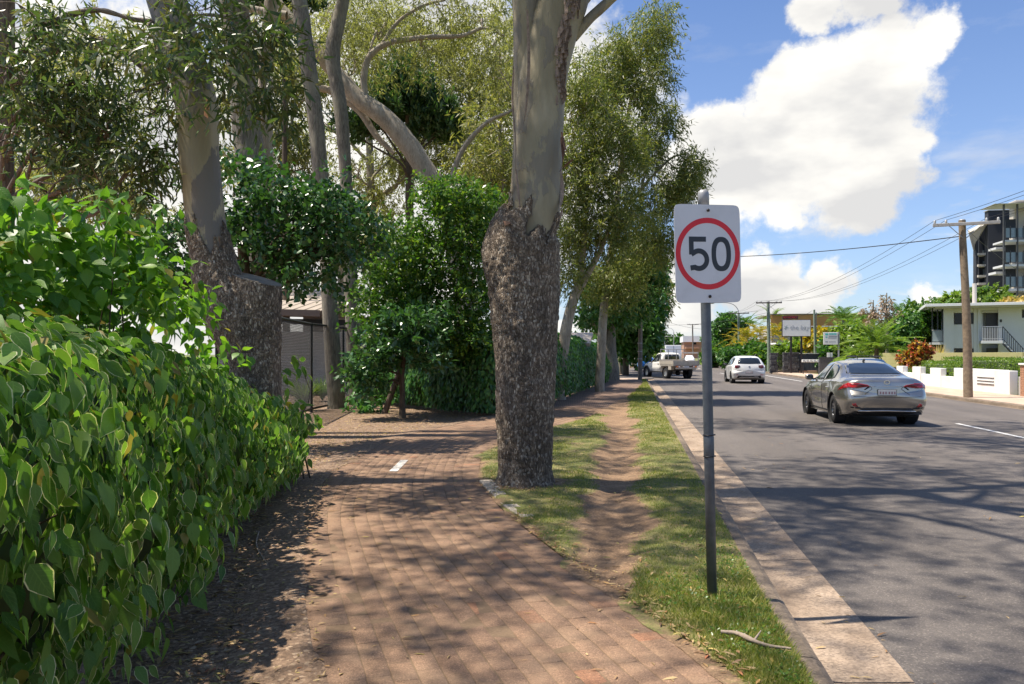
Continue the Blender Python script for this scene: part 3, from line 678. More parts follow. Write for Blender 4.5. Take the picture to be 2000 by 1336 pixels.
# grass blades on the verge
def grass():
    Ps, Ts, Ls, Ws = [], [], [], []
    for (y0, y1, n, l0, w0) in ((3.4, 8.5, 80000, .036, .0042), (8.5, 16, 60000, .038, .006), (16, 30, 30000, .05, .012), (30, 49, 16000, .06, .02)):
        y = rng.uniform(y0, y1, n); xr = path_right(y); x = np.where(True, xr + (KX0 - .01 - xr) * rng.random(n), 0)
        d, z = verge_fields(x, y)
        lush = np.clip(.5 + .9 * fbm(np.stack([x * 1.7, y * 1.1, x * 0 + 30], -1), 3), .1, 1)
        near = np.clip((6.6 - y) / 2, 0, 1) * np.clip((x - (path_right(y) + .1)) / .2, 0, 1)
        keep = (rng.random(n) > d * 1.5) & (x < KX0) & (rng.random(n) < .35 + .65 * np.maximum(lush, near))
        x, y, z, lush, near = x[keep], y[keep], z[keep], lush[keep], near[keep]; m = len(x)
        Ps.append(np.c_[x, y, z - .003]); a = rng.uniform(0, 6.28, m); tl = rng.uniform(.35, 1.3, m)
        Ts.append(np.c_[np.cos(a) * tl, np.sin(a) * tl, np.ones(m)]); Ls.append(l0 * rng.uniform(.5, 1.35, m) * (.6 + .5 * lush + .7 * near)); Ws.append(w0 * rng.uniform(.7, 1.3, m) * (1 + .4 * near))
    P = np.vstack(Ps); T = np.vstack(Ts); N = np.cross(unit(T), unit(rng.normal(size=T.shape)))
    o = obj('grass', scatter('grass', P, T, N, np.concatenate(Ls), np.concatenate(Ws), 'grass_blade', T_BLADE)); tag(o, 'short patchy green grass growing on the kerbside verge', 'grass', kind='stuff')
    # clover-like weeds round the sign post
    n = 2600; y = rng.uniform(3.75, 6.6, n); x = path_right(y) + .12 + (KX0 - .02 - path_right(y) - .12) * rng.random(n) ** .8; d, z = verge_fields(x, y)
    k = (d < .45) & (fbm(np.stack([x * 3, y * 3, x * 0 + 50], -1), 2) > -.1) & (x < KX0 - .02); x, y, z = x[k], y[k], z[k]; m = len(x)
    a = rng.uniform(0, 6.28, m); T = np.c_[np.cos(a), np.sin(a), rng.uniform(.1, .9, m)]
    o = obj('weeds', scatter('weeds', np.c_[x, y, z + rng.uniform(.008, .035, m)], T, np.c_[rng.normal(0, .3, (m, 2)), np.ones(m)], rng.uniform(.012, .026, m), rng.uniform(.010, .018, m), 'leaf_bright', T_OVAL)); tag(o, 'small round-leaved green weeds among the grass at the sign post', 'weeds', kind='stuff')
grass()
def litter():
    P, T, L, Wd = [], [], [], []
    def put(x, y, z, lo, hi, w):
        n = len(x); a = rng.uniform(0, 6.28, n); P.append(np.c_[x, y, z]); T.append(np.c_[np.cos(a), np.sin(a), rng.normal(0, .12, n)]); l = rng.uniform(lo, hi, n); L.append(l); Wd.append(l * rng.uniform(w * .7, w * 1.3, n))
    n = 9000; y = rng.uniform(2.2, 24, n) ; x = path_left(y) + .05 - rng.random(n) ** 1.2 * np.interp(y, [2, 9, 13, 24], [1.2, 1.0, 3.5, 5])
    put(x, y, rng.uniform(-.032, -.008, n), .025, .10, .20)
    n = 900; y = rng.uniform(3.5, 16, n); xr = path_right(y); x = xr + (KX0 - xr) * rng.random(n) ** 1.5; d, z = verge_fields(x, y); put(x, y, z + rng.uniform(.006, .03, n), .02, .085, .2)
    n = 700; y = rng.uniform(2.4, 14, n); x = path_left(y) + rng.normal(.02, .10, n); put(x, y, np.full(n, .008), .02, .06, .22)
    n = 260; a = rng.uniform(0, 6.28, n); r = rng.uniform(.32, .62, n); x, y = -1.256 + r * np.cos(a), 9.32 + r * np.sin(a); d, z = verge_fields(x, y); put(x, y, z + .012, .02, .07, .22)
    n = 420; y = rng.uniform(3.4, 7.5, n); x = path_right(y) + np.abs(rng.normal(0, .07, n)); d, z = verge_fields(x, y); k = x < KX0; put(x[k], y[k], z[k] + .01, .02, .07, .22)
    n = 260; y = rng.uniform(2.6, 16, n); x = path_left(y) + (path_right(y) - path_left(y)) * rng.random(n); put(x, y, np.full(n, .005), .025, .085, .2)
    n = 150; y = rng.uniform(3, 22, n) ; x = GX1 + rng.random(n) ** 1.6 * 6; put(x, y, np.full(n, ROAD_Z + .006), .03, .10, .15)
    n = 160; y = rng.uniform(3, 30, n); x = rng.uniform(KX1 + .06, GX1, n); put(x, y, np.interp(x, [KX1 + .06, GX1], [-.108, -.086]), .02, .08, .18)
    P, T = np.vstack(P), np.vstack(T); N = np.c_[rng.normal(0, .25, (len(P), 2)), np.ones(len(P))]
    o = obj('leaf_litter', scatter('leaf_litter', P, T, N, np.concatenate(L), np.concatenate(Wd), 'leaf_litter', T_LANCE)); tag(o, 'scattered dry gum leaves on path, verge, mulch and road', 'leaf litter', kind='stuff')
    # bark chips on the garden bed
    n = 12000; y = rng.uniform(2.2, 16, n); x = path_left(y) + .12 - rng.random(n) * np.interp(y, [2, 9, 13, 16], [1.4, 1.2, 2.6, 3.5])
    a = rng.uniform(0, 6.28, n); T = np.c_[np.cos(a), np.sin(a), rng.normal(0, .2, n)]; l = rng.uniform(.008, .045, n)
    o = obj('bark_mulch', scatter('bark_mulch', np.c_[x, y, rng.uniform(-.036, -.018, n)], T, np.c_[rng.normal(0, .4, (n, 2)), np.ones(n)], l, l * rng.uniform(.2, .5, n), 'leaf_dead', T_QUAD)); tag(o, 'brown bark chips and twigs spread over the garden bed', 'mulch', kind='stuff')
litter()
# fallen branch by the kerb
p = [G(1408, 1253), G(1440, 1258), G(1468, 1274), G(1500, 1281), G(1545, 1284)]
pts = spline([(q.x, q.y, .052 + dz) for q, dz in zip(p, (0, .004, .012, 0, -.008))], 14)
b = MB(); b.tube(pts, np.interp(np.linspace(0, 1, 14), [0, .3, .45, .5, 1], [.010, .0125, .016, .011, .007]), 8); b.tube([pts[7], Vector(pts[7]) + Vector((.03, .05, .018)), Vector(pts[7]) + Vector((.05, .10, .02))], [.007, .005, .003], 6)
o = b.build('fallen_stick', M['stick']); tag(o, 'crooked grey fallen stick lying on the grass beside the kerb', 'stick')
p = [G(505, 1035), G(500, 1060), G(512, 1085), G(530, 1108)]
o = MB().tube(spline([(q.x, q.y, -.015) for q in p], 10), np.linspace(.009, .006, 10), 7).build('fallen_stick', M['stick']); tag(o, 'thin pale twig curling over the mulch under the hedge', 'stick')
# ------------------------------------------------------------------ trees
DENS, LSC = 1.9, 1.2
def trunk_np(name, pts, radii, mat, seg=48, n=220, seed=0, amp=.05, amp_s=2.0, fine=0.0, fine_s=12, lump=None, z0=None):
    """one limb as a dense displaced tube; pts world, radii metres"""
    C = spline(np.c_[np.asarray(pts, float), np.asarray(radii, float)], n); R = C[:, 3]; C = C[:, :3]
    t = unit(np.gradient(C, axis=0)); u = np.zeros_like(C); uu = np.array([1.0, 0, 0])
    for i in range(n):
        uu = uu - t[i] * uu.dot(t[i]); uu /= np.linalg.norm(uu); u[i] = uu
    w = np.cross(t, u); a = np.linspace(0, 2 * math.pi, seg, endpoint=False)
    D = u[:, None] * np.cos(a)[None, :, None] + w[:, None] * np.sin(a)[None, :, None]
    P = C[:, None] + D * R[:, None, None]
    k = 1 + amp * fbm(P * np.array([amp_s, amp_s, amp_s * .5]) + seed * 7.7, 4)
    if lump is not None: k = k + lump(P, D)
    disp = (R[:, None] * (k - 1))
    if fine: disp = disp + fine * fbm(P * np.array([fine_s, fine_s, fine_s * .6]) + 31, 3)
    P = P + D * disp[..., None]
    F = np.array([(i * seg + j, i * seg + (j + 1) % seg, (i + 1) * seg + (j + 1) % seg, (i + 1) * seg + j) for i in range(n - 1) for j in range(seg)])
    return P.reshape(-1, 3), F
def px_path(spec, d):
    """[(px, py, r_px), ...] at depth d (or 4-tuples with own depth) -> world points, radii"""
    P, R = [], []
    for s in spec:
        dd = s[3] if len(s) > 3 else d
        P.append(tuple(at(s[0], s[1], dd))); R.append(s[2] / FPX * dd)
    return P, R
def merge(parts):
    V, F, k = [], [], 0
    for v, f in parts: V.append(v); F.append(f + k); k += len(v)
    return np.vstack(V), np.vstack(F)
def limb_pts(a, b, sag, rng, n=9):
    a, b = np.asarray(a, float), np.asarray(b, float); m = (a + b) / 2; L = np.linalg.norm(b - a)
    m1 = a + (b - a) * .33 + rng.normal(0, .09, 3) * L + np.array([0, 0, sag * L]); m2 = a + (b - a) * .68 + rng.normal(0, .08, 3) * L + np.array([0, 0, sag * L * .8])
    return spline([a, m1, m2, b], n)
def small_tube(pts, r0, r1, seg=5):
    n = len(pts); b = MB(); b.tube(pts, np.linspace(r0, r1, n), seg, cap=False); return np.array([tuple(v) for v in b.v]), np.array(b.f)
def crown_leaves(rng, clumps, n, spray=.5, droop=1.0, per=14, ll=(.10, .17), lw=.18, shell=.5, up=0.0, gap=-.22):
    """leaves hung on short sprays spread through ellipsoid clumps [(centre, (rx, ry, rz)), ...]"""
    vol = np.array([c[1][0] * c[1][1] * c[1][2] for c in clumps]) ** .72; vol /= vol.sum(); ns = max(1, n // per)
    idx = rng.choice(len(clumps), ns, p=vol); cen = np.array([tuple(c[0]) for c in clumps])[idx]; rr = np.array([c[1] for c in clumps])[idx]
    u = unit(rng.normal(size=(ns, 3))); rad_ = rng.random(ns) ** shell
    hole = fbm(u * 2.3 + cen * .35, 2)
    S = cen + u * rr * (rad_ * (1.08 + .34 * hole))[:, None]
    fq = 2.2 / rr.mean(); gk = fbm(S * fq + 3.1, 2) > gap; S, u = S[gk], u[gk]; ns = len(S)
    sd = unit(u * np.array([1, 1, .35]) + rng.normal(0, .45, (ns, 3)) + np.array([0, 0, -droop + up])); sl = spray * rng.uniform(.5, 1.4, ns)
    q = rng.random((ns, per)); P = S[:, None] + sd[:, None] * (q * sl[:, None])[..., None]
    P[..., 2] -= (q ** 2) * (droop * .35 * sl[:, None]); P = P + rng.normal(0, spray * .11, P.shape)
    T = sd[:, None] * .55 + rng.normal(0, .75, P.shape) + np.array([0, 0, -.75 * droop + up]); P = P.reshape(-1, 3); T = T.reshape(-1, 3)
    N = rng.normal(size=P.shape) + np.array([0, 0, .9]) + np.repeat(u, per, 0) * .5
    L = rng.uniform(ll[0], ll[1], len(P)); return P, T, N, L, L * lw * rng.uniform(.75, 1.25, len(P)), S
def tree(name, label, trunks, clumps, nleaf, leaf, bark, seed, spray=.5, droop=1.0, per=14, ll=(.10, .17), lw=.18, tpl=T_QUAD, limbs=True, limb_r=.05, shell=.5, up=0.0, group=None, cat='tree', seg=20, n=70, twig=60, amp=.06, fine=0.006, base=None, limb_from=None, sag=.06, gap=-.22):
    """trunks: list of (points, radii); clumps: world ellipsoids"""
    rg = np.random.default_rng(seed); b0 = Vector(trunks[0][0][0]); root = thing(name, label, cat, (b0.x, b0.y, max(0, b0.z)), 0, group); off = np.array(root.location)
    p0, r0 = trunks[0]
    if p0[0][2] > -.05: trunks = [([(p0[0][0], p0[0][1], -.15)] + list(p0), [r0[0] * 1.12] + list(r0))] + list(trunks[1:])
    parts = [trunk_np('t', p, r, bark, seg, n, seed + i, amp, 2.2, fine) for i, (p, r) in enumerate(trunks)]
    nleaf = int(nleaf * DENS); ll = (ll[0] * LSC, ll[1] * LSC)
    P, T, N, L, Wd, S = crown_leaves(rg, clumps, nleaf, spray, droop, per, ll, lw * 1.15, shell, up, gap)
    if limbs:
        src = np.vstack([spline(p, 40) for p, r in trunks]); srcr = np.concatenate([np.interp(np.linspace(0, 1, 40), np.linspace(0, 1, len(r)), r) for p, r in trunks])
        if limb_from is not None: kk = src[:, 2] > limb_from; src, srcr = src[kk], srcr[kk]
        for (c, r) in clumps:
            c = np.array(tuple(c)); dd = np.linalg.norm(src - c, axis=1) + np.where(src[:, 2] > c[2] - .15 * np.abs(c[2]), 1.5, 0); i = int(np.argmin(dd)); r0 = min(srcr[i] * .7, limb_r * (1 + .12 * dd[i])); 
            lp = limb_pts(src[i], c, sag, rg, 12); parts.append(small_tube(lp, r0, r0 * .35, 7))
            near = np.where(np.linalg.norm((S - c) / np.array(r), axis=1) < 1.05)[0]
            for j in rg.choice(near, min(len(near), max(3, twig // len(clumps))), replace=False) if len(near) else []:
                k = rg.integers(5, 12); tp = limb_pts(lp[k], S[j], .05, rg, 6); parts.append(small_tube(tp, r0 * .38, r0 * .1, 4))
    V, F = merge(parts); obj('trunk', mesh_arr('trunk', V - off, F, M[bark], None, True), root)
    if nleaf: obj('crown', scatter('crown', P - off, T, N, L, Wd, leaf, tpl, rg), root)
    return root
def pxc(px, py, d, rx, ry, rz=None):
    """clump at a photo point: radii in pixels across/up, depth radius in metres"""
    s = d / FPX; return (at(px, py, d), (rx * s, (rz if rz is not None else rx * s), ry * s))
def grp(pfx, lst, d, rz=None): return [pxc(a, b, d + (e[0] if e else 0), c, dd, rz) for a, b, c, dd, *e in lst]
def ellipses(rg, c, r, n, k=.45):
    """break one ellipsoid into n overlapping smaller ones"""
    out = []
    for _ in range(n):
        u = unit(rg.normal(size=3)) * rg.random() ** .45; out.append((Vector(np.array(tuple(c)) + u * np.array(r) * .78), tuple(np.array(r) * k * rg.uniform(.7, 1.25))))
    return out

# --- 1. the great gum beside the track, burnt rough bark below, smooth above
D1 = 9.41
def great_gum():
    P0 = G(1025, 945); root = thing('gum_tree', 'huge gum with scaly dark lower bark and smooth olive upper trunk beside the brick path', 'tree', P0); off = np.array(P0)
    stub_c = np.array(at(958, 478, D1 - .12)); 
    def lump(P, Dn):
        left = np.array([-cT, -sT, 0]); q = np.exp(-((P[..., 2] - at(0, 505, D1).z) / .22) ** 2) * np.clip((Dn @ left), 0, 1) ** 3 * .13
        knot = np.array(at(975, 655, D1)); q = q - .10 * np.exp(-((P[..., 2] - knot[2]) / .07) ** 2) * np.clip((Dn @ unit(np.array([-.5, -1, 0]))), 0, 1) ** 16
        flare = np.clip((.20 - P[..., 2]) / .24, 0, 1) ** 2 * (.20 + .10 * fbm(Dn * 2.5, 2)); zc = at(0, 428, D1).z + .30 * fbm(Dn * np.array([3.2, 3.2, .5]), 3); return q + flare - .55 * np.clip((P[..., 2] - zc) / .07, 0, 1)
    lo = [(1025, 985, 56), (1025, 945, 54), (1026, 900, 52.5), (1025, 800, 56), (1026, 700, 60), (1023, 600, 66), (1020, 520, 70), (1021, 470, 71), (1030, 440, 63), (1041, 422, 54), (1045, 395, 51.5), (1048, 350, 50.5), (1050, 310, 50)]
    P, R = px_path(lo, D1); V, F = trunk_np('l', P, R, None, 120, 420, 3, .045, 2.6, .012, 17, lump)
    V += unit(V - np.array([P0.x, P0.y, 0]) * np.array([1, 1, 0]) - V * np.array([0, 0, 1])) * (np.abs(vnoise(V * np.array([34, 34, 20]))) * .012)[:, None]
    obj('trunk', mesh_arr('trunk', V - off, F, M['bark_rough'], None, True), root)
    up = []
    main = [(1026, 520, 46), (1034, 465, 47), (1042, 430, 48), (1046, 400, 49.5), (1048, 350, 48.5), (1052, 250, 47), (1060, 150, 46), (1082, 60, 47), (1106, -20, 49), (1130, -120, 46), (1150, -240, 40), (1165, -380, 34), (1150, -560, 26, 9.0), (1110, -760, 18, 8.6)]
    left = [(1032, 330, 26), (1030, 260, 28), (1030, 180, 28.5), (1031, 90, 29), (1030, 0, 30), (1016, -120, 31), (985, -260, 28), (940, -420, 24, 9.1), (900, -600, 18, 8.7), (850, -800, 12, 8.4)]
    right = [(1100, 10, 26), (1135, -10, 22), (1165, -60, 18), (1250, -180, 17), (1380, -330, 15, 9.8), (1560, -480, 12, 10.2), (1720, -620, 8, 10.6)]
    thin = [(1120, 75, 9), (1150, 38, 9.5), (1190, 2, 8.5), (1240, -40, 8), (1330, -120, 7), (1450, -180, 5)]
    for i, s in enumerate((main, left, right, thin)):
        P, R = px_path(s, D1 + (.06 if i == 1 else 0)); up.append(trunk_np('u', P, R, None, 56 if i < 2 else 20, 200 if i < 2 else 60, 11 + i, .05, 1.5, .004, 6))
    rg = np.random.default_rng(5)
    clumps = [((-3.5, 8, 11.5), (2.4, 2.4, 1.6)), ((-1, 10.5, 12.5), (2.6, 2.4, 1.6)), ((2, 8.5, 11), (2.4, 2.4, 1.5)), ((3.5, 11.5, 10.6), (2.3, 2.3, 1.4)), ((.5, 6, 10.8), (2.4, 2.2, 1.5)), ((5.2, 14.0, 11.3), (2.4, 2.2, 1.4)), ((2.2, 14.5, 12.6), (2.4, 2.0, 1.4)), ((4.6, 8.0, 9.8), (1.8, 2, 1.1)), ((6.8, 11, 11.4), (2, 2, 1.2)), ((3.2, 5.6, 10.4), (1.7, 1.6, 1.0)), ((0, 16.6, 12.8), (2.3, 1.9, 1.3)), ((3.2, 18.2, 13.4), (2.4, 1.9, 1.3)), ((5.8, 17.4, 13.0), (2.1, 1.8, 1.2)), ((-2.6, 18, 13.4), (2.2, 1.9, 1.3)), ((7.6, 14.6, 12.0), (1.9, 1.8, 1.1)), ((-1.4, 4.0, 10.6), (1.9, 1.6, 1.1)), ((1.4, 3.4, 10.4), (1.8, 1.5, 1.0))]
    P, T, N, L, Wd, S = crown_leaves(rg, clumps, 64000, .7, 1.0, 16, (.16, .25), .24)
    tips = np.vstack([spline(px_path(s, D1)[0], 30)[16:] for s in (main, left, right)])
    for c, r in clumps:
        c = np.array(c); i = int(np.argmin(np.linalg.norm(tips - c, axis=1))); lp = limb_pts(tips[i], c, .05, rg, 12); up.append(small_tube(lp, .085, .03, 8))
        near = np.where(np.linalg.norm((S - c) / np.array(r), axis=1) < 1.05)[0]
        for j in rg.choice(near, 9, replace=False): up.append(small_tube(limb_pts(lp[rg.integers(4, 12)], S[j], .04, rg, 7), .03, .008, 5))
    V, F = merge(up); obj('upper_trunk', mesh_arr('upper_trunk', V - off, F, M['bark_smooth'], None, True), root)
    obj('crown', scatter('crown', P - off, T, N, L, Wd, 'leaf_gum_olive', T_QUAD, rg), root)
    # peeling bark: long scaly seam on the camera's right, hanging strips
    b = MB(); rg2 = random.Random(4)
    for k in range(150):
        q = rg2.random(); py = -40 + q * 235; cx = np.interp(py, [-20, 60, 150, 250], [1106, 1082, 1060, 1052]); rr = np.interp(py, [-20, 60, 150, 250], [49, 47, 46, 47]) * 1.03; ph = rad(rg2.gauss(np.interp(py, [-40, 100, 195], [16, 34, 62]), 9)); px = cx + rr * math.sin(ph); p = at(px, py, D1 - rr / FPX * D1 * math.cos(ph) - rg2.uniform(.0, .03))
        b.box((0, 0, 0), (1, 1, 1)) if False else b.add([Vector(p) + Vector(o_) * rg2.uniform(.6, 1.4) - Vector(P0) for o_ in ((-.016 + rg2.gauss(0, .006), .01, .055), (.014, -.004, .05 + rg2.gauss(0, .02)), (.018 + rg2.gauss(0, .006), -.016, -.05), (-.012, -.008, -.055 + rg2.gauss(0, .02)))], [(0, 1, 2, 3)])
    b.build('peeling_bark', M['bark_flake'], root)['kind'] = 'stuff'
    def flap(pts, w, name='bark_strip', mat='bark_strip'):
        P = spline([tuple(p) for p in pts], 12); b = MB(); vs = []
        for i, p in enumerate(P):
            ww = w * (0.35 + .65 * math.sin(math.pi * (i + 1) / 13)); tw = i * .18; dx = Vector((math.cos(tw) * cT, math.cos(tw) * sT + math.sin(tw), 0)) * ww
            q = Vector(p) - Vector(P0); vs += [q - dx, q + Vector((0, -.012, 0)), q + dx]
        b.add(vs, [f for i in range(11) for f in ((3 * i, 3 * i + 1, 3 * i + 4, 3 * i + 3), (3 * i + 1, 3 * i + 2, 3 * i + 5, 3 * i + 4))], True)
        return b.build(name, M[mat], root)
    flap([at(1097, 258, 9.15), at(1104, 290, 9.1), at(1118, 312, 9.08)], .020)
    flap([at(1097, 268, 9.15), at(1100, 300, 9.12), at(1096, 330, 9.12)], .028)
    flap([at(1118, 312, 9.08), at(1106, 322, 9.1), at(1092, 336, 9.15)], .022)
    for (xs, w) in (([(1003, 130), (1001, 200), (1008, 300), (1000, 380)], .014), ([(1093, 330), (1098, 380), (1088, 432)], .035), ([(1098, 410), (1090, 440)], .02), ([(1008, 330), (1014, 390), (1020, 430)], .016), ([(1030, 20), (1033, 120), (1027, 215), (1018, 260)], .022)):
        flap([at(x, y_, D1 - .30 if 1005 < x < 1090 else D1 - .12) for x, y_ in xs], w, 'bark_strip', 'bark_flake')
    b = MB(); q = at(991, 436, D1 - .34) - P0; b.add([q + Vector(o_) for o_ in ((-.05, 0, .03), (.05, 0, .02), (.035, -.06, -.02), (-.02, -.05, -.035))], [(0, 1, 2, 3)]); b.build('bark_chip', M['bark_tan'], root)
    return root
great_gum()

# --- 2. the gum behind the hedge with a sawn-off second stem
D2 = 9.6
def sawn_gum():
    P0 = G(508, 930); P0 = at(508, 939, D2); root = thing('gum_tree', 'gum with a sawn-off thick stub and mottled grey upper trunk behind the variegated hedge', 'tree', (P0.x, P0.y, 0)); off = np.array((P0.x, P0.y, 0))
    lowr = [(512, 950, 50), (508, 900, 44), (502, 800, 46), (492, 700, 52), (464, 620, 62), (430, 560, 50), (416, 510, 43), (407, 465, 41), (401, 430, 40), (395, 360, 39.5), (391, 320, 39)]
    stub = [(514, 950, 38), (511, 850, 35), (508, 750, 38), (503, 650, 44), (501, 585, 46), (501, 560, 46), (501, 535, 46)]
    zj = lambda P, Dn: -.55 * np.clip((P[..., 2] - at(0, 452, D2).z - .28 * fbm(Dn * np.array([3.2, 3.2, .5]) + 4, 3)) / .07, 0, 1)
    parts = [trunk_np('a', *px_path(lowr, D2), None, 96, 340, 21, .05, 2.6, .012, 17, zj)]
    V, F = trunk_np('b', *px_path(stub, D2 - .05), None, 96, 240, 22, .04, 2.6, .010, 17)
    pc = np.array(at(501, 545, D2)); nrm = unit(np.array([.30, -.10, 1.0])); dist = (V - pc) @ nrm; V = V - np.clip(dist, 0, None)[:, None] * nrm; parts.append((V, F))
    V, F = merge(parts); V += (np.abs(vnoise(V * np.array([34, 34, 20]))) * .010)[:, None] * unit(V - np.array([P0.x, P0.y, 0]) - V * np.array([0, 0, 1.0]))
    obj('trunk', mesh_arr('trunk', V - off, F, M['bark_rough'], None, True), root)
    # sawn face: the slice through the stub
    k = 40; rim = []
    for j in range(k):
        a = 2 * math.pi * j / k; r = 46.5 / FPX * D2 * (1 + .03 * math.sin(3 * a + 1)); q = np.array([math.cos(a) * r, math.sin(a) * r, 0]); q[2] = -(nrm[0] * q[0] + nrm[1] * q[1]) / nrm[2]; rim.append(pc + q + nrm * .004 - off)
    b = MB(); cen = pc + nrm * .006 - off; b.add([cen] + rim, [(0, j + 1, (j + 1) % k + 1) for j in range(k)]); low = [Vector(r_) - Vector((0, 0, .05)) for r_ in rim]
    b.add(rim + low, [(j, (j + 1) % k, k + (j + 1) % k, k + j) for j in range(k)]); b.build('sawn_face', M['cut_wood'], root)
    up = [(428, 560, 34), (413, 505, 36), (405, 455, 37), (401, 420, 37), (395, 360, 37), (388, 290, 38), (385, 215, 40), (371, 150, 38), (352, 90, 38), (325, 0, 38), (290, -110, 35), (262, -230, 31), (240, -360, 26), (230, -520, 19), (240, -700, 12)]
    limb = [(330, 20, 20), (380, -120, 18), (460, -280, 15), (520, -450, 11), (560, -620, 7)]
    parts = [trunk_np('u', *px_path(up, D2), None, 56, 220, 33, .045, 1.6, .004, 6), trunk_np('l', *px_path(limb, D2), None, 20, 60, 34)]
    rg = np.random.default_rng(15)
    clumps = [((-6.5, 9, 9.6), (2, 2, 1.4)), ((-4.5, 7.2, 9.2), (1.8, 1.8, 1.2)), ((-3.2, 10.5, 10.5), (2, 2, 1.3)), ((-5.6, 11.8, 10.8), (2, 2, 1.4)), ((-4.0, 5.2, 8.6), (1.4, 1.3, .9)), ((-5.4, 4.2, 9.0), (1.4, 1.4, 1)), ((-2.4, 7.6, 9.6), (1.5, 1.4, 1.0)), ((-5.0, 1.8, 9.0), (1.4, 1.2, .9)), ((-3.6, 3.4, 8.8), (1.4, 1.2, .8)), ((-3.2, 6.2, 9.4), (1.4, 1.2, .9))]
    P, T, N, L, Wd, S = crown_leaves(rg, clumps, 28000, .7, 1.0, 16, (.14, .22), .21)
    tips = np.vstack([spline(px_path(s, D2)[0], 30)[14:] for s in (up, limb)])
    for c, r in clumps:
        c = np.array(c); i = int(np.argmin(np.linalg.norm(tips - c, axis=1))); lp = limb_pts(tips[i], c, .05, rg, 12); parts.append(small_tube(lp, .034, .012, 6))
        near = np.where(np.linalg.norm((S - c) / np.array(r), axis=1) < 1.05)[0]
        for j in rg.choice(near, 9, replace=False): parts.append(small_tube(limb_pts(lp[rg.integers(4, 12)], S[j], .04, rg, 7), .022, .006, 4))
    V, F = merge(parts); obj('upper_trunk', mesh_arr('upper_trunk', V - off, F, M['bark_mottled'], None, True), root)
    obj('crown', scatter('crown', P - off, T, N, L, Wd, 'leaf_gum_dark', T_QUAD, rg), root)
    for (x, y_) in ((402, 222), (405, 208), (330, 140)):
        q = at(x, y_, D2 - .27) - Vector(off); MB().add([q + Vector(o_) for o_ in ((-.02, 0, .10), (.02, -.01, .06), (.03, 0, -.06), (-.025, 0, -.02))], [(0, 1, 2, 3)]).build('bark_chip', M['bark_tan'], root)
sawn_gum()

# --- 3. paperbark at the frame's left with its long overhanging limbs of dark leaves
def overhang():
    rg = np.random.default_rng(3)
    tr = [px_path([(0, 900, 26), (4, 420, 22), (6, 200, 20), (8, 0, 18), (4, -200, 16), (-10, -450, 12)], 10.5), px_path([(14, 190, 9), (60, 130, 9), (90, 102, 8), (140, 92, 7.5), (185, 78, 7), (240, 100, 6.5), (300, 150, 5), (330, 170, 3)], 10.2), px_path([(14, 150, 7), (80, 60, 6), (180, 20, 5), (280, 40, 4), (420, 30, 3), (520, 70, 2)], 9.6)]
    L = [(60, 200, 70, 40), (140, 160, 75, 45), (230, 190, 70, 45), (120, 250, 80, 45), (210, 260, 75, 45), (290, 235, 60, 40), (250, 330, 60, 45), (320, 300, 45, 45), (40, 130, 60, 60), (170, 90, 60, 45), (90, 50, 70, 50), (330, 180, 40, 40), (60, 300, 60, 30), (180, 340, 70, 30), (300, 90, 50, 50, -.6), (400, 60, 60, 45, -1.2), (470, 110, 55, 50, -1.2), (510, 170, 38, 60, -1.0), (430, 130, 50, 40, -1.4), (520, 60, 45, 45, -.6), (380, 20, 60, 40, -.8)]
    return tree('paperbark_tree', 'paperbark trunk at the frame edge with long drooping dark leafy limbs above the hedge', tr, grp('', L, 9.6, .75), 7400, 'leaf_gum_dark', 'bark_paper', 3, .40, .50, 10, (.10, .165), .165, T_LANCE, True, .034, gap=-.02, shell=.5, twig=150, seg=24)
overhang()

# --- 4. trunks and crowns behind the fence
rgA = np.random.default_rng(44)
tree('gum_tree', 'thick grey furrowed trunk rising straight behind the sawn-off gum', [px_path([(520, 860, 33), (505, 430, 26), (488, 300, 28), (474, 180, 27), (462, 60, 27), (452, -80, 25), (440, -260, 20), (420, -480, 12)], 15)], grp('', [(380, -330, 130, 70), (500, -420, 130, 80), (430, -560, 150, 80), (560, -250, 100, 60)], 15, 1.4), 5000, 'leaf_gum_olive', 'bark_grey', 401, seg=40, n=120, fine=.012)
tree('gum_tree', 'slim smooth pale trunk close beside the thick grey furrowed trunk', [px_path([(535, 860, 18), (522, 400, 15), (518, 250, 14), (520, 120, 14), (530, 0, 13), (540, -150, 11), (560, -350, 7)], 15.8)], grp('', [(560, -300, 110, 60), (640, -380, 110, 60), (520, -450, 110, 70)], 15.8, 1.3), 3500, 'leaf_gum_olive', 'bark_pale', 402, seg=28)
tree('gum_tree', 'straight grey-brown trunk standing just inside the black chain-link fence', [px_path([(657, 775, 17), (650, 700, 15.5), (640, 520, 15), (629, 380, 15), (618, 250, 15), (601, 120, 15.5), (584, 0, 15), (572, -120, 13), (560, -300, 9)], 23)], grp('', [(560, -130, 100, 50), (480, -220, 110, 60), (620, -260, 110, 60), (540, -380, 130, 70)], 23, 2), 6000, 'leaf_gum_olive', 'bark_grey', 403, ll=(.14, .22), seg=28, n=120, fine=.01)
tree('gum_tree', 'kinked grey trunk bending right near its top beside the chain-link fence', [px_path([(697, 768, 16), (690, 650, 14), (683, 500, 13), (676, 350, 12), (666, 220, 13), (650, 110, 14), (664, 30, 13), (682, -60, 11), (690, -200, 8)], 25)], grp('', [(700, -120, 100, 50), (640, -220, 110, 60), (760, -230, 110, 60)], 25, 2), 5000, 'leaf_gum_olive', 'bark_grey', 404, ll=(.14, .22), seg=28, n=120, fine=.01)
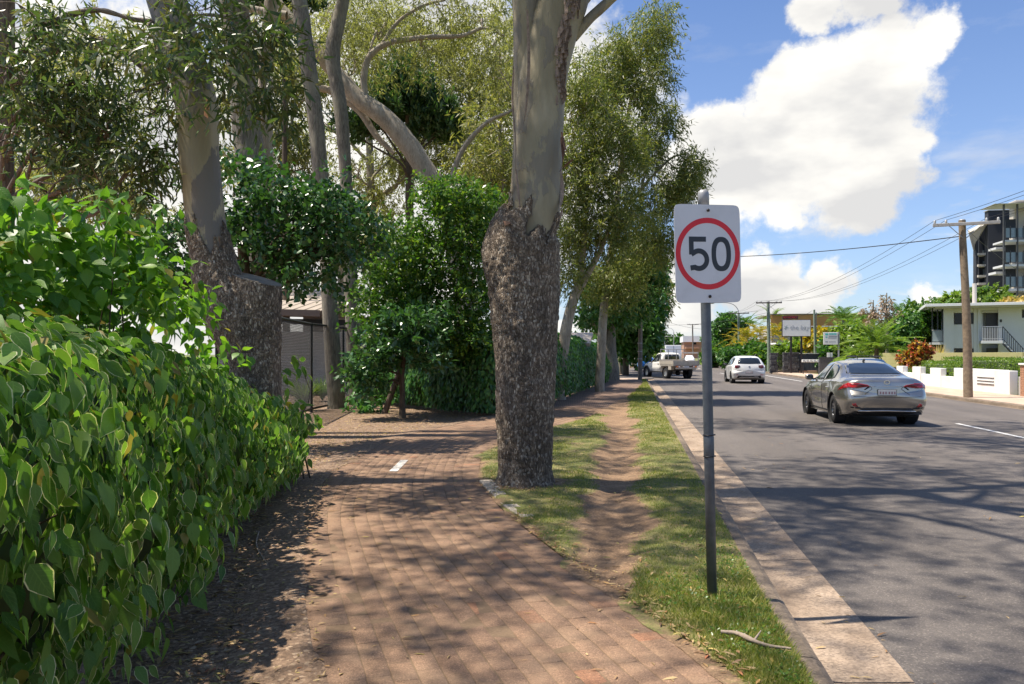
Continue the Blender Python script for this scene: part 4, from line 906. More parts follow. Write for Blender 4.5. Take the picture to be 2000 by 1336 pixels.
lean = [px_path([(925, 770, 22.2), (905, 560, 21.5), (872, 410, 20.7), (835, 340, 20.0), (790, 272, 19.2), (742, 222, 18.5), (700, 192, 16.3), (655, 140, 14.8), (605, 85, 13.3), (555, 25, 11.8), (500, -50, 10.4), (430, -160, 8.1), (350, -280, 5.2)], 27),
        px_path([(713, 195, 7), (711, 150, 6.5), (722, 110, 6), (760, 84, 5.5), (830, 73, 5), (900, 70, 4), (945, 55, 3), (985, 70, 2)], 27), px_path([(745, 88, 4), (780, 40, 3.5), (830, 10, 3), (870, 0, 2)], 27),
        px_path([(625, 172, 7), (650, 180, 7), (700, 215, 7), (735, 265, 6), (770, 300, 4)], 27.4), px_path([(560, 30, 8), (470, 12, 7), (400, -30, 5)], 26.6), px_path([(880, 350, 5), (905, 290, 5), (950, 240, 4), (1000, 215, 3), (1030, 180, 2)], 27)]
tree('gum_tree', 'great pale trunk leaning steeply left over the shrubs behind the path', lean, grp('', [(940, 40, 75, 45), (860, 20, 70, 40), (760, 30, 65, 40), (980, 110, 60, 40), (650, 20, 70, 45), (560, 90, 50, 40), (690, 100, 50, 40), (830, 100, 60, 40)], 28, 2.4), 11000, 'leaf_gum_pale', 'bark_pale', 405, spray=.6, droop=.7, ll=(.13, .22), lw=.16, limbs=True, limb_r=.035, seg=28, n=130, twig=90)
def bg_gum(label, px, base_y, top_y, d, cl, n, leaf, seed, bark='bark_pale', r=11, lean_=0, **kw):
    tr = [px_path([(px, base_y, r), (px + lean_ * .3, base_y * .65 + top_y * .35, r * .85), (px + lean_ * .7, base_y * .3 + top_y * .7, r * .6), (px + lean_, top_y, r * .3)], d)]
    kw.setdefault('ll', (.20, .32)); kw.setdefault('spray', .75); kw.setdefault('lw', .20); kw.setdefault('limb_r', .085); kw.setdefault('twig', 110); kw.setdefault('droop', .6); kw.setdefault('gap', -.2)
    return tree('gum_tree', label, tr, grp('', cl, d, kw.pop('depth', 3.0)), int(n * 1.2), leaf, bark, seed, group='gum trees beyond the fence', **kw)
bg_gum('tall pale-leaved gum filling the sky left of the great gum', 900, 745, 120, 44, [(870, 150, 70, 50), (940, 190, 70, 60), (960, 290, 60, 60), (900, 260, 60, 60), (820, 230, 50, 50), (980, 120, 50, 50), (950, 370, 50, 50), (880, 90, 60, 40), (1010, 40, 50, 40)], 12000, 'leaf_gum_olive', 501, lean_=20)
bg_gum('airy pale gum between the kinked trunk and the dark conifer', 735, 745, 60, 46, [(720, 90, 55, 50), (770, 40, 60, 50), (690, 20, 60, 45), (640, 70, 45, 45), (760, 140, 45, 40), (700, 330, 45, 40), (740, 390, 40, 40), (600, 240, 35, 40), (820, 320, 50, 40), (770, 300, 45, 36), (860, 310, 40, 40)], 10500, 'leaf_gum_pale', 502, lean_=-20)
bg_gum('thin pale gum seen between the two grey fence trunks', 560, 745, 180, 40, [(560, 260, 35, 45), (545, 330, 40, 40), (600, 300, 30, 40), (530, 200, 35, 40), (440, 200, 45, 50), (430, 300, 40, 45), (560, 130, 45, 50), (470, 90, 50, 45), (620, 160, 35, 50)], 9000, 'leaf_gum_olive', 503, r=7)
bg_gum('pale multi-stemmed gum above the shelter roof', 668, 745, 330, 38, [(640, 420, 45, 40), (700, 440, 45, 40), (740, 480, 40, 40), (600, 470, 40, 35)], 4500, 'leaf_gum_pale', 504, r=11)
bg_gum('hazy gum low behind the far-left trunk and hedge', 95, 745, 180, 36, [(80, 200, 70, 60), (150, 300, 60, 50), (40, 330, 60, 50), (200, 180, 70, 60), (260, 90, 70, 50), (100, 60, 80, 60)], 8500, 'leaf_gum_pale', 505, r=11)
bg_gum('slender gum above the hedge top left of the sawn-off gum', 210, 745, 200, 30, [(190, 340, 60, 45), (260, 400, 50, 40), (140, 380, 60, 35)], 4000, 'leaf_gum_olive', 506, r=6, ll=(.16, .26))
bg_gum('broad olive gum just left of the great gum trunk', 990, 745, 240, 34, [(965, 250, 45, 45), (985, 330, 40, 50), (940, 330, 40, 40), (990, 170, 35, 40), (960, 420, 40, 40)], 6000, 'leaf_gum_olive', 507, r=9, lean_=-15, ll=(.18, .28))
# dark conifer
rg = np.random.default_rng(61)
tree('conifer_tree', 'dark green cypress-like conifer standing behind the leaning pale trunk', [px_path([(805, 760, 10), (800, 400, 8), (795, 130, 3)], 36)], grp('', [(795, 150, 30, 32), (770, 185, 38, 34), (820, 185, 36, 34), (745, 215, 34, 30), (850, 225, 36, 32), (795, 215, 45, 35), (870, 255, 24, 22), (720, 240, 30, 24), (690, 260, 28, 22), (840, 262, 36, 18)], 36, 1.1), 16000, 'leaf_conifer', 'bark_brown', 62, spray=.5, droop=-.2, per=16, ll=(.16, .3), lw=.3, twig=20, up=.8)
tree('conifer_tree', 'small dark conifer top peeping out left of the grey fence trunk', [px_path([(560, 760, 8), (556, 300, 5), (552, 20, 2)], 34)], grp('', [(530, 10, 34, 30), (600, 5, 26, 22), (560, 40, 22, 20)], 34, 1.0), 4200, 'leaf_conifer', 'bark_brown', 63, spray=.5, droop=-.2, per=16, ll=(.16, .3), lw=.3, twig=10, up=.8)
# dark glossy broadleaf tree behind the sawn-off gum
tree('broadleaf_tree', 'dark glossy broadleaf tree behind the sawn-off gum, shading the shelter roof', [px_path([(487, 860, 13), (484, 700, 12), (480, 560, 11), (470, 450, 8)], 13.2), px_path([(482, 560, 7), (560, 480, 6), (640, 430, 4)], 13.2)], grp('', [(470, 420, 45, 40), (520, 360, 50, 35), (580, 400, 55, 40), (640, 390, 55, 40), (690, 420, 40, 35), (560, 460, 60, 40), (640, 470, 50, 40), (500, 490, 45, 40), (590, 520, 45, 32), (620, 545, 30, 22), (300, 470, 50, 45), (340, 540, 45, 50), (285, 560, 40, 40), (700, 480, 30, 25), (460, 330, 30, 25)], 13.2, .9), 7000, 'leaf_glossy', 'bark_brown', 64, spray=.42, droop=.25, per=9, ll=(.07, .115), lw=.5, tpl=T_OVAL, twig=110, limb_r=.025, shell=.42)
# lush bright tree left of the great gum
tree('broadleaf_tree', 'lush bright green tree filling the gap left of the great gum', [px_path([(752, 805, 6), (790, 700, 5.5), (845, 560, 5), (880, 430, 3)], 21), px_path([(975, 800, 4), (950, 700, 4), (860, 600, 3)], 20.5)], grp('', [(900, 390, 50, 38), (945, 400, 38, 40), (850, 380, 32, 26), (870, 450, 55, 45), (940, 470, 45, 45), (800, 480, 45, 45), (860, 530, 60, 45), (780, 560, 60, 45), (930, 550, 40, 45), (830, 610, 70, 40), (740, 600, 45, 34), (910, 620, 50, 36), (760, 520, 40, 36), (860, 660, 80, 32), (760, 650, 50, 30), (940, 660, 40, 30)], 20.5, 1.3), 21000, 'leaf_bright', 'bark_brown', 65, spray=.3, droop=.3, per=10, ll=(.07, .12), lw=.46, tpl=T_QUAD, twig=90, limb_r=.03, shell=.4, gap=-.6)
# sapling in the mulch
tree('sapling', 'young glossy-leaved sapling with a thin brown stem in the mulch', [px_path([(786, 814, 7), (786, 780, 5.5), (785, 740, 5), (788, 700, 4), (786, 660, 2.5)], 19.4), px_path([(785, 752, 2.4), (765, 742, 2.2), (745, 765, 1.6)], 19.4), px_path([(787, 735, 2.4), (760, 725, 2), (735, 732, 1.4)], 19.4)], grp('', [(760, 660, 45, 28), (820, 650, 45, 28), (790, 620, 50, 24), (730, 700, 40, 26), (850, 690, 38, 28), (725, 745, 28, 22), (780, 690, 45, 24), (830, 620, 38, 20), (700, 735, 22, 20)], 19.0, .75), 3600, 'leaf_glossy', 'bark_brown', 66, spray=.26, droop=.1, per=9, ll=(.10, .17), lw=.36, tpl=T_OVAL, twig=50, limb_r=.012, shell=.45, seg=14)

# --- 5. right of the great gum: street trees along the hedge
tree('gum_tree', 'weeping gum with a forked pale trunk above the trimmed hedge', [px_path([(1092, 740, 13), (1106, 640, 11), (1120, 585, 10), (1130, 555, 8), (1138, 500, 6), (1145, 420, 4), (1150, 330, 2.5)], 27), px_path([(1122, 582, 7), (1145, 540, 6.5), (1172, 490, 5), (1200, 410, 3.5), (1220, 320, 2)], 27)], grp('', [(1130, 300, 50, 50), (1180, 250, 50, 45), (1150, 380, 50, 50), (1120, 450, 40, 50), (1200, 340, 55, 50), (1230, 420, 45, 50), (1170, 460, 45, 45), (1130, 210, 45, 45), (1110, 350, 40, 45), (1220, 280, 45, 40), (1110, 530, 28, 40), (1140, 150, 40, 34), (1170, 200, 36, 34)], 27, 1.8), 29000, 'leaf_gum_weep', 'bark_pale', 71, gap=-.15, spray=.55, droop=.55, per=12, ll=(.12, .2), lw=.17, twig=120, limb_r=.04, shell=.45)
tree('gum_tree', 'tallest green weeping gum leaning out towards the road beside the sky', [px_path([(1172, 735, 9), (1180, 600, 8), (1200, 450, 6), (1215, 300, 4.5), (1235, 180, 3), (1255, 90, 1.5)], 33), px_path([(1205, 430, 4), (1260, 360, 3), (1310, 310, 2), (1345, 300, 1)], 33), px_path([(1220, 280, 3.5), (1180, 180, 2.5), (1200, 110, 1.2)], 33)], grp('', [(1245, 90, 45, 45), (1285, 60, 30, 55), (1205, 110, 45, 40), (1275, 150, 38, 45), (1235, 190, 50, 45), (1290, 240, 35, 50), (1180, 170, 40, 40), (1265, 300, 45, 45), (1310, 370, 35, 50), (1350, 320, 24, 34), (1270, 400, 50, 50), (1290, 470, 35, 40), (1240, 480, 45, 40), (1340, 360, 20, 30), (1220, 550, 45, 40), (1180, 540, 40, 40)], 33, 2.0), 36000, 'leaf_gum_weep', 'bark_pale', 72, gap=-.15, spray=.6, droop=.7, per=12, ll=(.13, .23), lw=.17, twig=130, limb_r=.04, shell=.45)
tree('fig_tree', 'dense dark fig with a thick ribbed trunk past the hedge end', [px_path([(1192, 722, 17), (1190, 680, 14), (1188, 620, 13), (1195, 560, 10), (1210, 500, 6)], 47), px_path([(1190, 640, 5), (1160, 632, 4), (1150, 640, 2)], 47), px_path([(1200, 600, 7), (1230, 560, 6), (1275, 530, 4), (1290, 510, 2)], 47)], grp('', [(1200, 560, 40, 35), (1240, 540, 38, 35), (1170, 570, 35, 35), (1270, 545, 26, 30), (1220, 600, 35, 28), (1255, 505, 35, 30), (1160, 620, 25, 22)], 47, 2.6), 11000, 'leaf_mid', 'bark_grey', 73, spray=.7, droop=.4, per=12, ll=(.18, .3), lw=.45, twig=50, limb_r=.06, shell=.42)
def far_tree(label, px, by, d, cl, n, leaf, seed, name='street_tree', r=5, bark='bark_brown', **kw):
    kw.setdefault('ll', (.3, .5)); kw.setdefault('lw', .45); kw.setdefault('spray', .8); kw.setdefault('droop', .4)
    top = min(c[1] for c in cl)
    return tree(name, label, [px_path([(px, by, r), (px, by * .5 + top * .5, r * .7), (px, top, r * .3)], d)], grp('', cl, d, kw.pop('depth', 2.5)), n, leaf, bark, seed, twig=20, limb_r=.06, seg=12, n=24, **kw)
far_tree('round dark street tree behind the timber pole past the hedge', 1222, 716, 62, [(1220, 640, 35, 38), (1250, 620, 30, 35), (1245, 660, 30, 30), (1200, 650, 25, 35), (1262, 590, 22, 28), (1270, 640, 16, 26)], 9000, 'leaf_mid', 81, r=6)
far_tree('pale loose street gum past the timber pole, catching the sun', 1262, 712, 78, [(1275, 560, 28, 28), (1290, 590, 20, 26), (1265, 600, 20, 26), (1285, 545, 20, 18), (1272, 640, 14, 18)], 4200, 'leaf_gum_olive', 82, 'gum_tree', 3, 'bark_pale', droop=1.2, lw=.2)
far_tree('olive street tree low behind the parked van', 1262, 708, 105, [(1262, 662, 18, 16), (1272, 650, 14, 14), (1250, 670, 14, 14)], 2200, 'leaf_gum_olive', 83, r=2)
far_tree('dark pointed conifer row end beyond the parked van', 1282, 706, 140, [(1280, 672, 10, 18), (1276, 660, 8, 12), (1287, 684, 7, 10)], 1800, 'leaf_far', 84, r=2)
far_tree('small lime-green tree beside the far street lights', 1284, 704, 120, [(1284, 684, 7, 6), (1280, 687, 5, 4)], 700, 'leaf_lime', 85, r=1)
far_tree('dark far tree behind the left street light over the ute', 1303, 702, 230, [(1303, 660, 10, 8), (1297, 665, 7, 7), (1309, 664, 7, 7)], 1500, 'leaf_far', 86, r=1.2, ll=(.6, .9))
far_tree('far palm-like green tree behind the ute cab', 1327, 702, 210, [(1327, 662, 8, 8), (1330, 670, 7, 7), (1322, 668, 6, 6)], 1300, 'leaf_mid', 87, r=1.2, ll=(.6, .9))
far_tree('distant dark treetop closing the road beyond the far lights', 1250, 700, 260, [(1245, 676, 22, 14), (1225, 672, 22, 18), (1262, 684, 14, 9)], 2200, 'leaf_far', 88, r=1.5, ll=(.7, 1.1))
for i, (px, by, d, r) in enumerate(((1212, 716, 66, 3.5), (1218, 714, 72, 2.6), (1226, 713, 80, 2.4), (1199, 719, 58, 4.0))):
    far_tree(['grey trunk just past the ribbed fig trunk', 'thin trunk in the shade behind the timber pole', 'farthest thin trunk in the shaded row by the road', 'stout trunk right beside the ribbed fig trunk'][i], px, by, d, [(px - 6, 610, 24, 26), (px + 8, 590, 22, 24)], 2600, 'leaf_far', 90 + i, r=r, bark='bark_grey')
# ------------------------------------------------------------------ hedges and shrubs
def hedge_surface(line, ztop, bulge=.12, lumpy=.13):
    """line: front foot points (n,2) left to right seen from outside on its right; ztop per point"""
    Ls = spline(np.c_[np.asarray(line, float), np.asarray(ztop, float)], 200); xy, zt = Ls[:, :2], Ls[:, 2]
    t = unit(np.gradient(xy, axis=0)); out = np.stack([t[:, 1], -t[:, 0]], 1)
    s = np.concatenate([[0], np.cumsum(np.linalg.norm(np.diff(xy, axis=0), axis=1))])
    def f(u, v, depth=0.0, back=1.0):
        """u along 0..1, v 0 foot .. 1 shoulder .. 1.5 far side of the top"""
        q = u * s[-1]; x = np.interp(q, s, xy[:, 0]); y = np.interp(q, s, xy[:, 1]); z = np.interp(q, s, zt)
        o = unit(np.stack([np.interp(q, s, out[:, 0]), np.interp(q, s, out[:, 1])], -1))
        q2 = np.clip((v - 1) / .5, 0, 1); v1 = np.clip(v, 0, 1)
        lump = lumpy * fbm(np.stack([u * s[-1] * 1.5, v * 2.4, u * 0 + 2], -1), 4)
        off = bulge * np.sin(math.pi * v1) - .22 * v1 ** 3 - q2 * back + lump * (1 - q2) - depth * (1 - q2)
        zz = z * (.9 * v1 + .10 * np.sin(q2 * math.pi / 2)) + lump * q2 - depth * q2 * .8 + .05 * (1 - v1)
        P = np.stack([x + o[..., 0] * off, y + o[..., 1] * off, zz], -1)
        up = np.clip((v - .78) / .3, 0, 1); N = unit(np.concatenate([o * (1 - .85 * up)[..., None], (.15 + up)[..., None]], -1))
        return P, N, o
    return f, s[-1]
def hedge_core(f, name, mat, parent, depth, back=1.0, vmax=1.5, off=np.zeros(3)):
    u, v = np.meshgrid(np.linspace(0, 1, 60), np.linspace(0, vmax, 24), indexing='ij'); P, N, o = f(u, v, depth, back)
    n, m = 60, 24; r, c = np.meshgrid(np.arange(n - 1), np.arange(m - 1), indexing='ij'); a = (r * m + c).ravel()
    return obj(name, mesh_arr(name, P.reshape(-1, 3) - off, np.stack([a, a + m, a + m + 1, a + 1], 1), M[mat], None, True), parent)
def front_hedge():
    rg = np.random.default_rng(12)
    line = [(-1.72, .7), (-1.80, 1.6), (-1.98, 2.4), (-2.31, 3.4), (-2.69, 4.4), (-3.06, 5.4), (-3.38, 6.5), (-3.70, 7.6), (-3.95, 8.5), (-4.20, 9.1)]
    zt = [1.62, 1.66, 1.70, 1.74, 1.76, 1.70, 1.56, 1.36, 1.18, 1.0]
    f, S = hedge_surface(line, zt, .12, .22); root = thing('hedge', 'tall foreground hedge of broad cream-edged green leaves along the brick path', 'hedge', (-2.8, 5.0, 0)); off = np.array(root.location)
    Ps, Ts, Ns, Ls, top = [], [], [], [], []
    for n, d0, d1 in ((6200, -.10, .07), (4800, .07, .17), (2600, .17, .30)):
        u = rg.random(n); v = rg.random(n) ** .92 * 1.42 + .03; P, N, o = f(u, v, rg.uniform(d0, d1, n)); up = np.clip((v - .8) / .3, 0, 1)[:, None]; o3 = np.c_[o, np.zeros(n)]
        sidew = np.cross(o3, [0, 0, 1.0])
        T = np.array([0, 0, -1.0]) * (1 - .7 * up) + o3 * (.22 + .55 * up) + sidew * rg.normal(0, .60, n)[:, None] + o3 * rg.normal(0, .25, n)[:, None] + rg.normal(0, .22, (n, 3))
        Ps.append(P); Ts.append(T); Ns.append(N + rg.normal(0, .48, (n, 3))); Ls.append((.045 + .110 * rg.random(n) ** 1.1) * np.where(rg.random(n) < .12, 1.15, 1) * (1 - .12 * up[:, 0]))
    P, T, N, L = np.vstack(Ps), np.vstack(Ts), np.vstack(Ns), np.concatenate(Ls); P = P - unit(T) * (L * .45)[:, None]
    px, py, d = proj(P); good = (d > 1.0); P, T, N, L, px, py, d = (a[good] for a in (P, T, N, L, px, py, d))
    first = np.arange(len(P)) < 6200
    score = np.where((px > 0) & (px < 620) & (py > 320) & (py < 1330) & first[:len(P)], L / d, -1); order = np.argsort(-score); sel = np.zeros(len(P), bool); sel[order[:300]] = True
    me = scatter('foliage', P[~sel] - off, T[~sel], N[~sel], L[~sel], L[~sel] * rg.uniform(.46, .62, (~sel).sum()), 'leaf_hedge', T_BIG, rg, True); o = obj('foliage', me, root); o['kind'] = 'stuff'
    vari = []
    for k in range(4):
        tv = T_BIG[0].copy(); tv[:, 2] *= (.6, 1.0, 1.5, .2)[k]; tv[:, 1] += (0.0, .05, -.04, .03)[k] * np.sin(tv[:, 0] * 3)
        vari.append(mesh_arr('leaf', tv, T_BIG[1], M['leaf_hedge'], {'edge': T_BIG[2], 'along': T_BIG[3], 'tint': np.zeros(len(tv))}, True))
    for i in np.where(sel)[0]:
        t = Vector(T[i]).normalized(); bb = Vector(N[i]).cross(t).normalized(); nn = t.cross(bb); w = L[i] * rg.uniform(.48, .62); R = Matrix(((t.x * L[i], bb.x * w, nn.x * L[i]), (t.y * L[i], bb.y * w, nn.y * L[i]), (t.z * L[i], bb.z * w, nn.z * L[i]))).to_4x4()
        o = obj('leaf', vari[int(rg.integers(4))], root); o.matrix_local = Matrix.Translation(Vector(P[i] - off)) @ R
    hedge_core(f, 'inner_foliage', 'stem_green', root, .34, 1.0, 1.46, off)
    parts = []
    for k in range(60):
        u = np.array([rg.uniform(.02, .98)]); a, N_, o_ = f(u, np.array([rg.uniform(.02, .3)]), np.array([.34])); b_, _, _ = f(u + rg.normal(0, .004), np.array([rg.uniform(.5, .95)]), np.array([.24])); foot = a[0].copy(); foot[2] = -.03; foot[:2] -= o_[0] * .12
        parts.append(small_tube(limb_pts(foot, b_[0], 0, rg, 7), .011, .004, 5))
    V, F = merge(parts); obj('stem', mesh_arr('stem', V - off, F, M['bark_brown'], None, True), root)['kind'] = 'stuff'
front_hedge()
def big_leaf_shrub(name, label, clumps, n, leaf, seed, ll, lw=.6, droop=.7, stems=14, base=None, cat='shrub'):
    rg = np.random.default_rng(seed); P, T, N, L, Wd, S = crown_leaves(rg, clumps, n, .22, droop, 6, ll, lw, .42)
    c = np.mean([tuple(c[0]) for c in clumps], 0); root = thing(name, label, cat, (c[0], c[1], 0) if base is None else base); off = np.array(root.location)
    N = N * .4 + np.array([0, 0, 1.0]) + unit(P - c) * .7
    obj('foliage', scatter('foliage', P - off, T, N, L, Wd, leaf, T_BIG, rg, True), root)['kind'] = 'stuff'
    parts = []
    for k in range(stems):
        s = S[rg.integers(len(S))]; foot = off + np.array([rg.normal(0, .2), rg.normal(0, .2), -.03]); parts.append(small_tube(limb_pts(foot, s, .02, rg, 8), .012, .003, 5))
    V, F = merge(parts); obj('stem', mesh_arr('stem', V - off, F, M['bark_brown'], None, True), root)['kind'] = 'stuff'; return root
big_leaf_shrub('tall_shrub', 'taller yellow-green leafy shrub rising behind the cream-edged hedge', grp('', [(20, 430, 90, 60, -.6), (90, 440, 80, 60), (170, 450, 70, 55), (235, 430, 50, 50), (60, 530, 110, 60, -.3), (180, 540, 90, 55), (250, 500, 45, 45), (0, 370, 50, 40, -.6), (280, 560, 50, 50), (-40, 520, 90, 90, -.8), (120, 600, 100, 50), (300, 620, 40, 30, .3), (20, 640, 90, 40, -1.2), (305, 500, 40, 40, .5), (345, 575, 38, 38, 1.1), (385, 630, 36, 30, 1.8), (430, 675, 30, 24, 2.4)], 5.2, .42), 3400, 'leaf_tall', 31, (.085, .135), .56)
def far_hedge(label, line, zt, n, seed, depth=.9, leaf='leaf_hedge_far', ll=(.10, .16)):
    rg = np.random.default_rng(seed); f, S = hedge_surface(line, zt, .10); c = np.mean(line, 0); root = thing('hedge', label, 'hedge', (c[0], c[1], 0)); off = np.array(root.location)
    u = rg.random(n); v = rg.random(n) * 1.46 + .02; P, N, o = f(u, v, rg.uniform(-.08, .14, n), depth); up = np.clip((v - .8) / .3, 0, 1)[:, None]; o3 = np.c_[o, np.zeros(n)]; sw = np.cross(o3, [0, 0, 1.0])
    T = np.array([0, 0, -1.0]) * (1 - .8 * up) + o3 * (.25 + .5 * up) + sw * rg.normal(0, .45, n)[:, None] + rg.normal(0, .2, (n, 3)); L = rg.uniform(*ll, n)
    P = P - unit(T) * (L * .45)[:, None]
    obj('foliage', scatter('foliage', P - off, T, N + rg.normal(0, .35, (n, 3)), L, L * rg.uniform(.45, .65, n), leaf, T_OVAL, rg), root)['kind'] = 'stuff'
    hedge_core(f, 'inner_foliage', 'stem_green', root, .2, depth, 1.5, off)
def gl(*p): return [(G(a, b).x, G(a, b).y) for a, b in p]
far_hedge('clipped dark green hedge facing the camera behind the sapling', gl((690, 782), (740, 788), (800, 796), (850, 803), (900, 808), (960, 812), (1003, 806)), [1.5, 1.8, 1.9, 2.0, 2.05, 2.1, 2.1], 10000, 51)
far_hedge('long clipped green hedge lining the path towards the timber pole', gl((985, 806), (1040, 798), (1086, 786), (1130, 769), (1160, 757), (1182, 749), (1184, 744)), [2.2, 2.35, 2.4, 2.35, 2.3, 2.2, 1.7], 13000, 52)
# strappy plants inside the fence
def strap_plant(name, label, p, h, n, leaf, seed, spread=.6, w=.03, cat='plant', group=None):
    rg = np.random.default_rng(seed); root = thing(name, label, cat, p, 0, group); V, F, t = [], [], []
    for i in range(n):
        a = rg.uniform(0, 6.28); l = h * rg.uniform(.7, 1.2); s = spread * rg.uniform(.3, 1.1); b0 = len(V) * 1
        for k in range(5):
            q = k / 4; r = s * q ** 1.3; z = l * (q - .42 * q ** 3 * s / max(h, .1)); ww = w * (1 - q) ** .6 * (1 if k else .6)
            V += [(r * math.cos(a) - math.sin(a) * ww, r * math.sin(a) + math.cos(a) * ww, z), (r * math.cos(a) + math.sin(a) * ww, r * math.sin(a) - math.cos(a) * ww, z)]
        F += [(b0 + 2 * k, b0 + 2 * k + 1, b0 + 2 * k + 3, b0 + 2 * k + 2) for k in range(4)]; t += [rg.random()] * 10
    obj('leaves', mesh_arr('leaves', np.array(V), np.array(F), M[leaf], {'tint': t}), root)['kind'] = 'stuff'; return root
strap_plant('strap_plant', 'clump of lime strappy leaves growing beside the near fence post', G(592, 800), 1.0, 120, 'leaf_lime', 71, .8)
strap_plant('strap_plant', 'strappy green clump inside the fence against the grey-brown trunk', G(630, 782), .9, 100, 'leaf_palm', 72, .8)
strap_plant('strap_plant', 'small yellow-green strappy tuft at the far end of the front hedge', G(585, 868), .55, 60, 'leaf_lime', 73, .5, .015)
big_leaf_shrub('leafy_shrub', 'dark broad-leaved shrub hanging beside the sawn-off stub', grp('', [(560, 720, 24, 40), (575, 790, 22, 60), (560, 860, 26, 50), (585, 850, 12, 40)], 10.0, .3), 260, 'leaf_hedge', 33, (.11, .17), .6, 1.1, 6)
big_leaf_shrub('leafy_shrub', 'low dark shrub crowding the far fence post', grp('', [(710, 720, 28, 40), (730, 770, 34, 34), (700, 780, 24, 22)], 21.5, .8), 900, 'leaf_hedge_far', 34, (.12, .2), .5, .8, 10)

# ------------------------------------------------------------------ chain-link fence and shelter
def chain_fence():
    A, B_, C = G(540, 828), G(608, 803), G(670, 789); E = C + (C - B_) * 1.2; root = thing('chain_link_fence', 'black chain-link fence with round steel posts before the open shelter', 'fence', (B_.x, B_.y, 0)); off = Vector((B_.x, B_.y, 0)); H = 2.35
    for p in (A, B_, C, E): MB().tube([(p.x - off.x, p.y - off.y, -.05), (p.x - off.x, p.y - off.y, H + .03)], .04, 12).build('post', M['steel_black'], root)
    for z, nm in ((H, 'top_rail'), (.06, 'bottom_rail')):
        for p, q in ((A, B_), (B_, C), (C, E)): MB().tube([(p.x - off.x, p.y - off.y, z), (q.x - off.x, q.y - off.y, z)], .03, 10).build(nm, M['steel_black'], root)
    for p, q in ((A, B_), (B_, C), (C, E)):
        L = (q - p).length; dv = (q - p) / L; b = MB(); h0, h1 = .08, H - .03; Hh = h1 - h0; n = int((L + Hh) / .075)
        for k in range(n):
            s = k * .075
            for sg in (1, -1):
                s0, z0 = (s, h0) if s < L else (L, h0 + s - L); s1, z1 = (s - Hh, h1) if s > Hh else (0, h0 + s)
                if sg < 0: s0, s1 = L - s0, L - s1
                a, e = off * 0 + (p - off) + dv * s0, (p - off) + dv * s1; b.tube([(a.x, a.y, z0), (e.x, e.y, z1)], .005, 3, cap=False)
        b.build('wire_mesh', M['steel_black'], root)
chain_fence()
def shelter():
    o_ = at(600, 700, 32); root = thing('shelter', 'low open shelter with a tan metal roof and white ribbed wall behind the fence', 'building', (o_.x, o_.y, 0)); off = Vector((o_.x, o_.y, 0))
    fl, fr, br, bl = at(430, 602, 30), at(626, 607, 30), at(726, 568, 40), at(560, 566, 40)
    b = MB(); up = Vector((0, 0, .16)); b.add([p - off for p in (fl, fr, br, bl)] + [p - off - up for p in (fl, fr, br, bl)], [(0, 1, 2, 3), (7, 6, 5, 4), (0, 4, 5, 1), (1, 5, 6, 2), (2, 6, 7, 3), (3, 7, 4, 0)]); b.build('roof', M['roof_metal'], root)
    for (p, q, h, nm) in ((fl, fr, .22, 'fascia'), (fr, br, .26, 'fascia')):
        n = (q - p).cross(Vector((0, 0, 1))).normalized() * .03; a, e = p - off + n, q - off + n; d = Vector((0, 0, h)); t = Vector((0, 0, .02)); b = MB(); w = n * 1.6
        b.add([a + t, e + t, e - d, a - d, a + t + w, e + t + w, e - d + w, a - d + w], [(0, 1, 2, 3), (7, 6, 5, 4), (0, 4, 5, 1), (2, 6, 7, 3), (1, 5, 6, 2), (0, 3, 7, 4)]); b.build(nm, M['eave_brown'], root)
    for k in range(9):
        q = (k + .5) / 9; a, e = fl.lerp(fr, q) - off, bl.lerp(br, q) - off; MB().tube([a + Vector((0, 0, .012)), e + Vector((0, 0, .012))], .02, 4).build('roof_rib', M['roof_metal'], root)
    for (x0, x1, y_, d, h, m) in ((420, 700, 614, 30.6, .12, 'eave_brown'), (420, 700, 628, 31.2, .14, 'steel_black')):
        a, e = at(x0, y_, d) - off, at(x1, y_, d + 3) - off; b = MB(); dv = (e - a); b.box(((a + e) / 2), (dv.length, .12, h * 1.6), math.atan2(dv.y, dv.x)); b.build('beam', M[m], root)
    a, e = at(420, 700, 32.5), at(790, 700, 36); dv = e - a; L = dv.length; ang = math.atan2(dv.y, dv.x); mid = (a + e) / 2 - off
    for k in range(24): MB().box((0, 0, 0), (L, .05, .085), 0, .012).build('wall_rib', M['shed_white'], root, (mid.x, mid.y, .1 + k * .1), (0, 0, ang))
    MB().box((mid.x, mid.y + .12, 1.25), (L, .1, 2.5), ang).build('wall', M['shed_white'], root)
    MB().box((mid.x + 1, mid.y + 6.5, 1.7), (L, .2, 3.4), ang).build('back_wall', M['eave_brown'], root)
    for q in (.02, .3, .62, .98): p = a.lerp(e, q) - off; MB().box((p.x, p.y - .2, 1.6), (.12, .12, 3.2), ang).build('column', M['steel_black'], root)
    b = MB(); p = at(960, 662, 36) - off
    MB().box((p.x, p.y, 2.2), (9, 3, .14), 0, 0, .18).build('lower_roof', M['roof_metal'], root)
    MB().box((p.x, p.y, 1.0), (8.6, 2.0, 2.0)).build('side_wall', M['eave_brown'], root)
shelter()
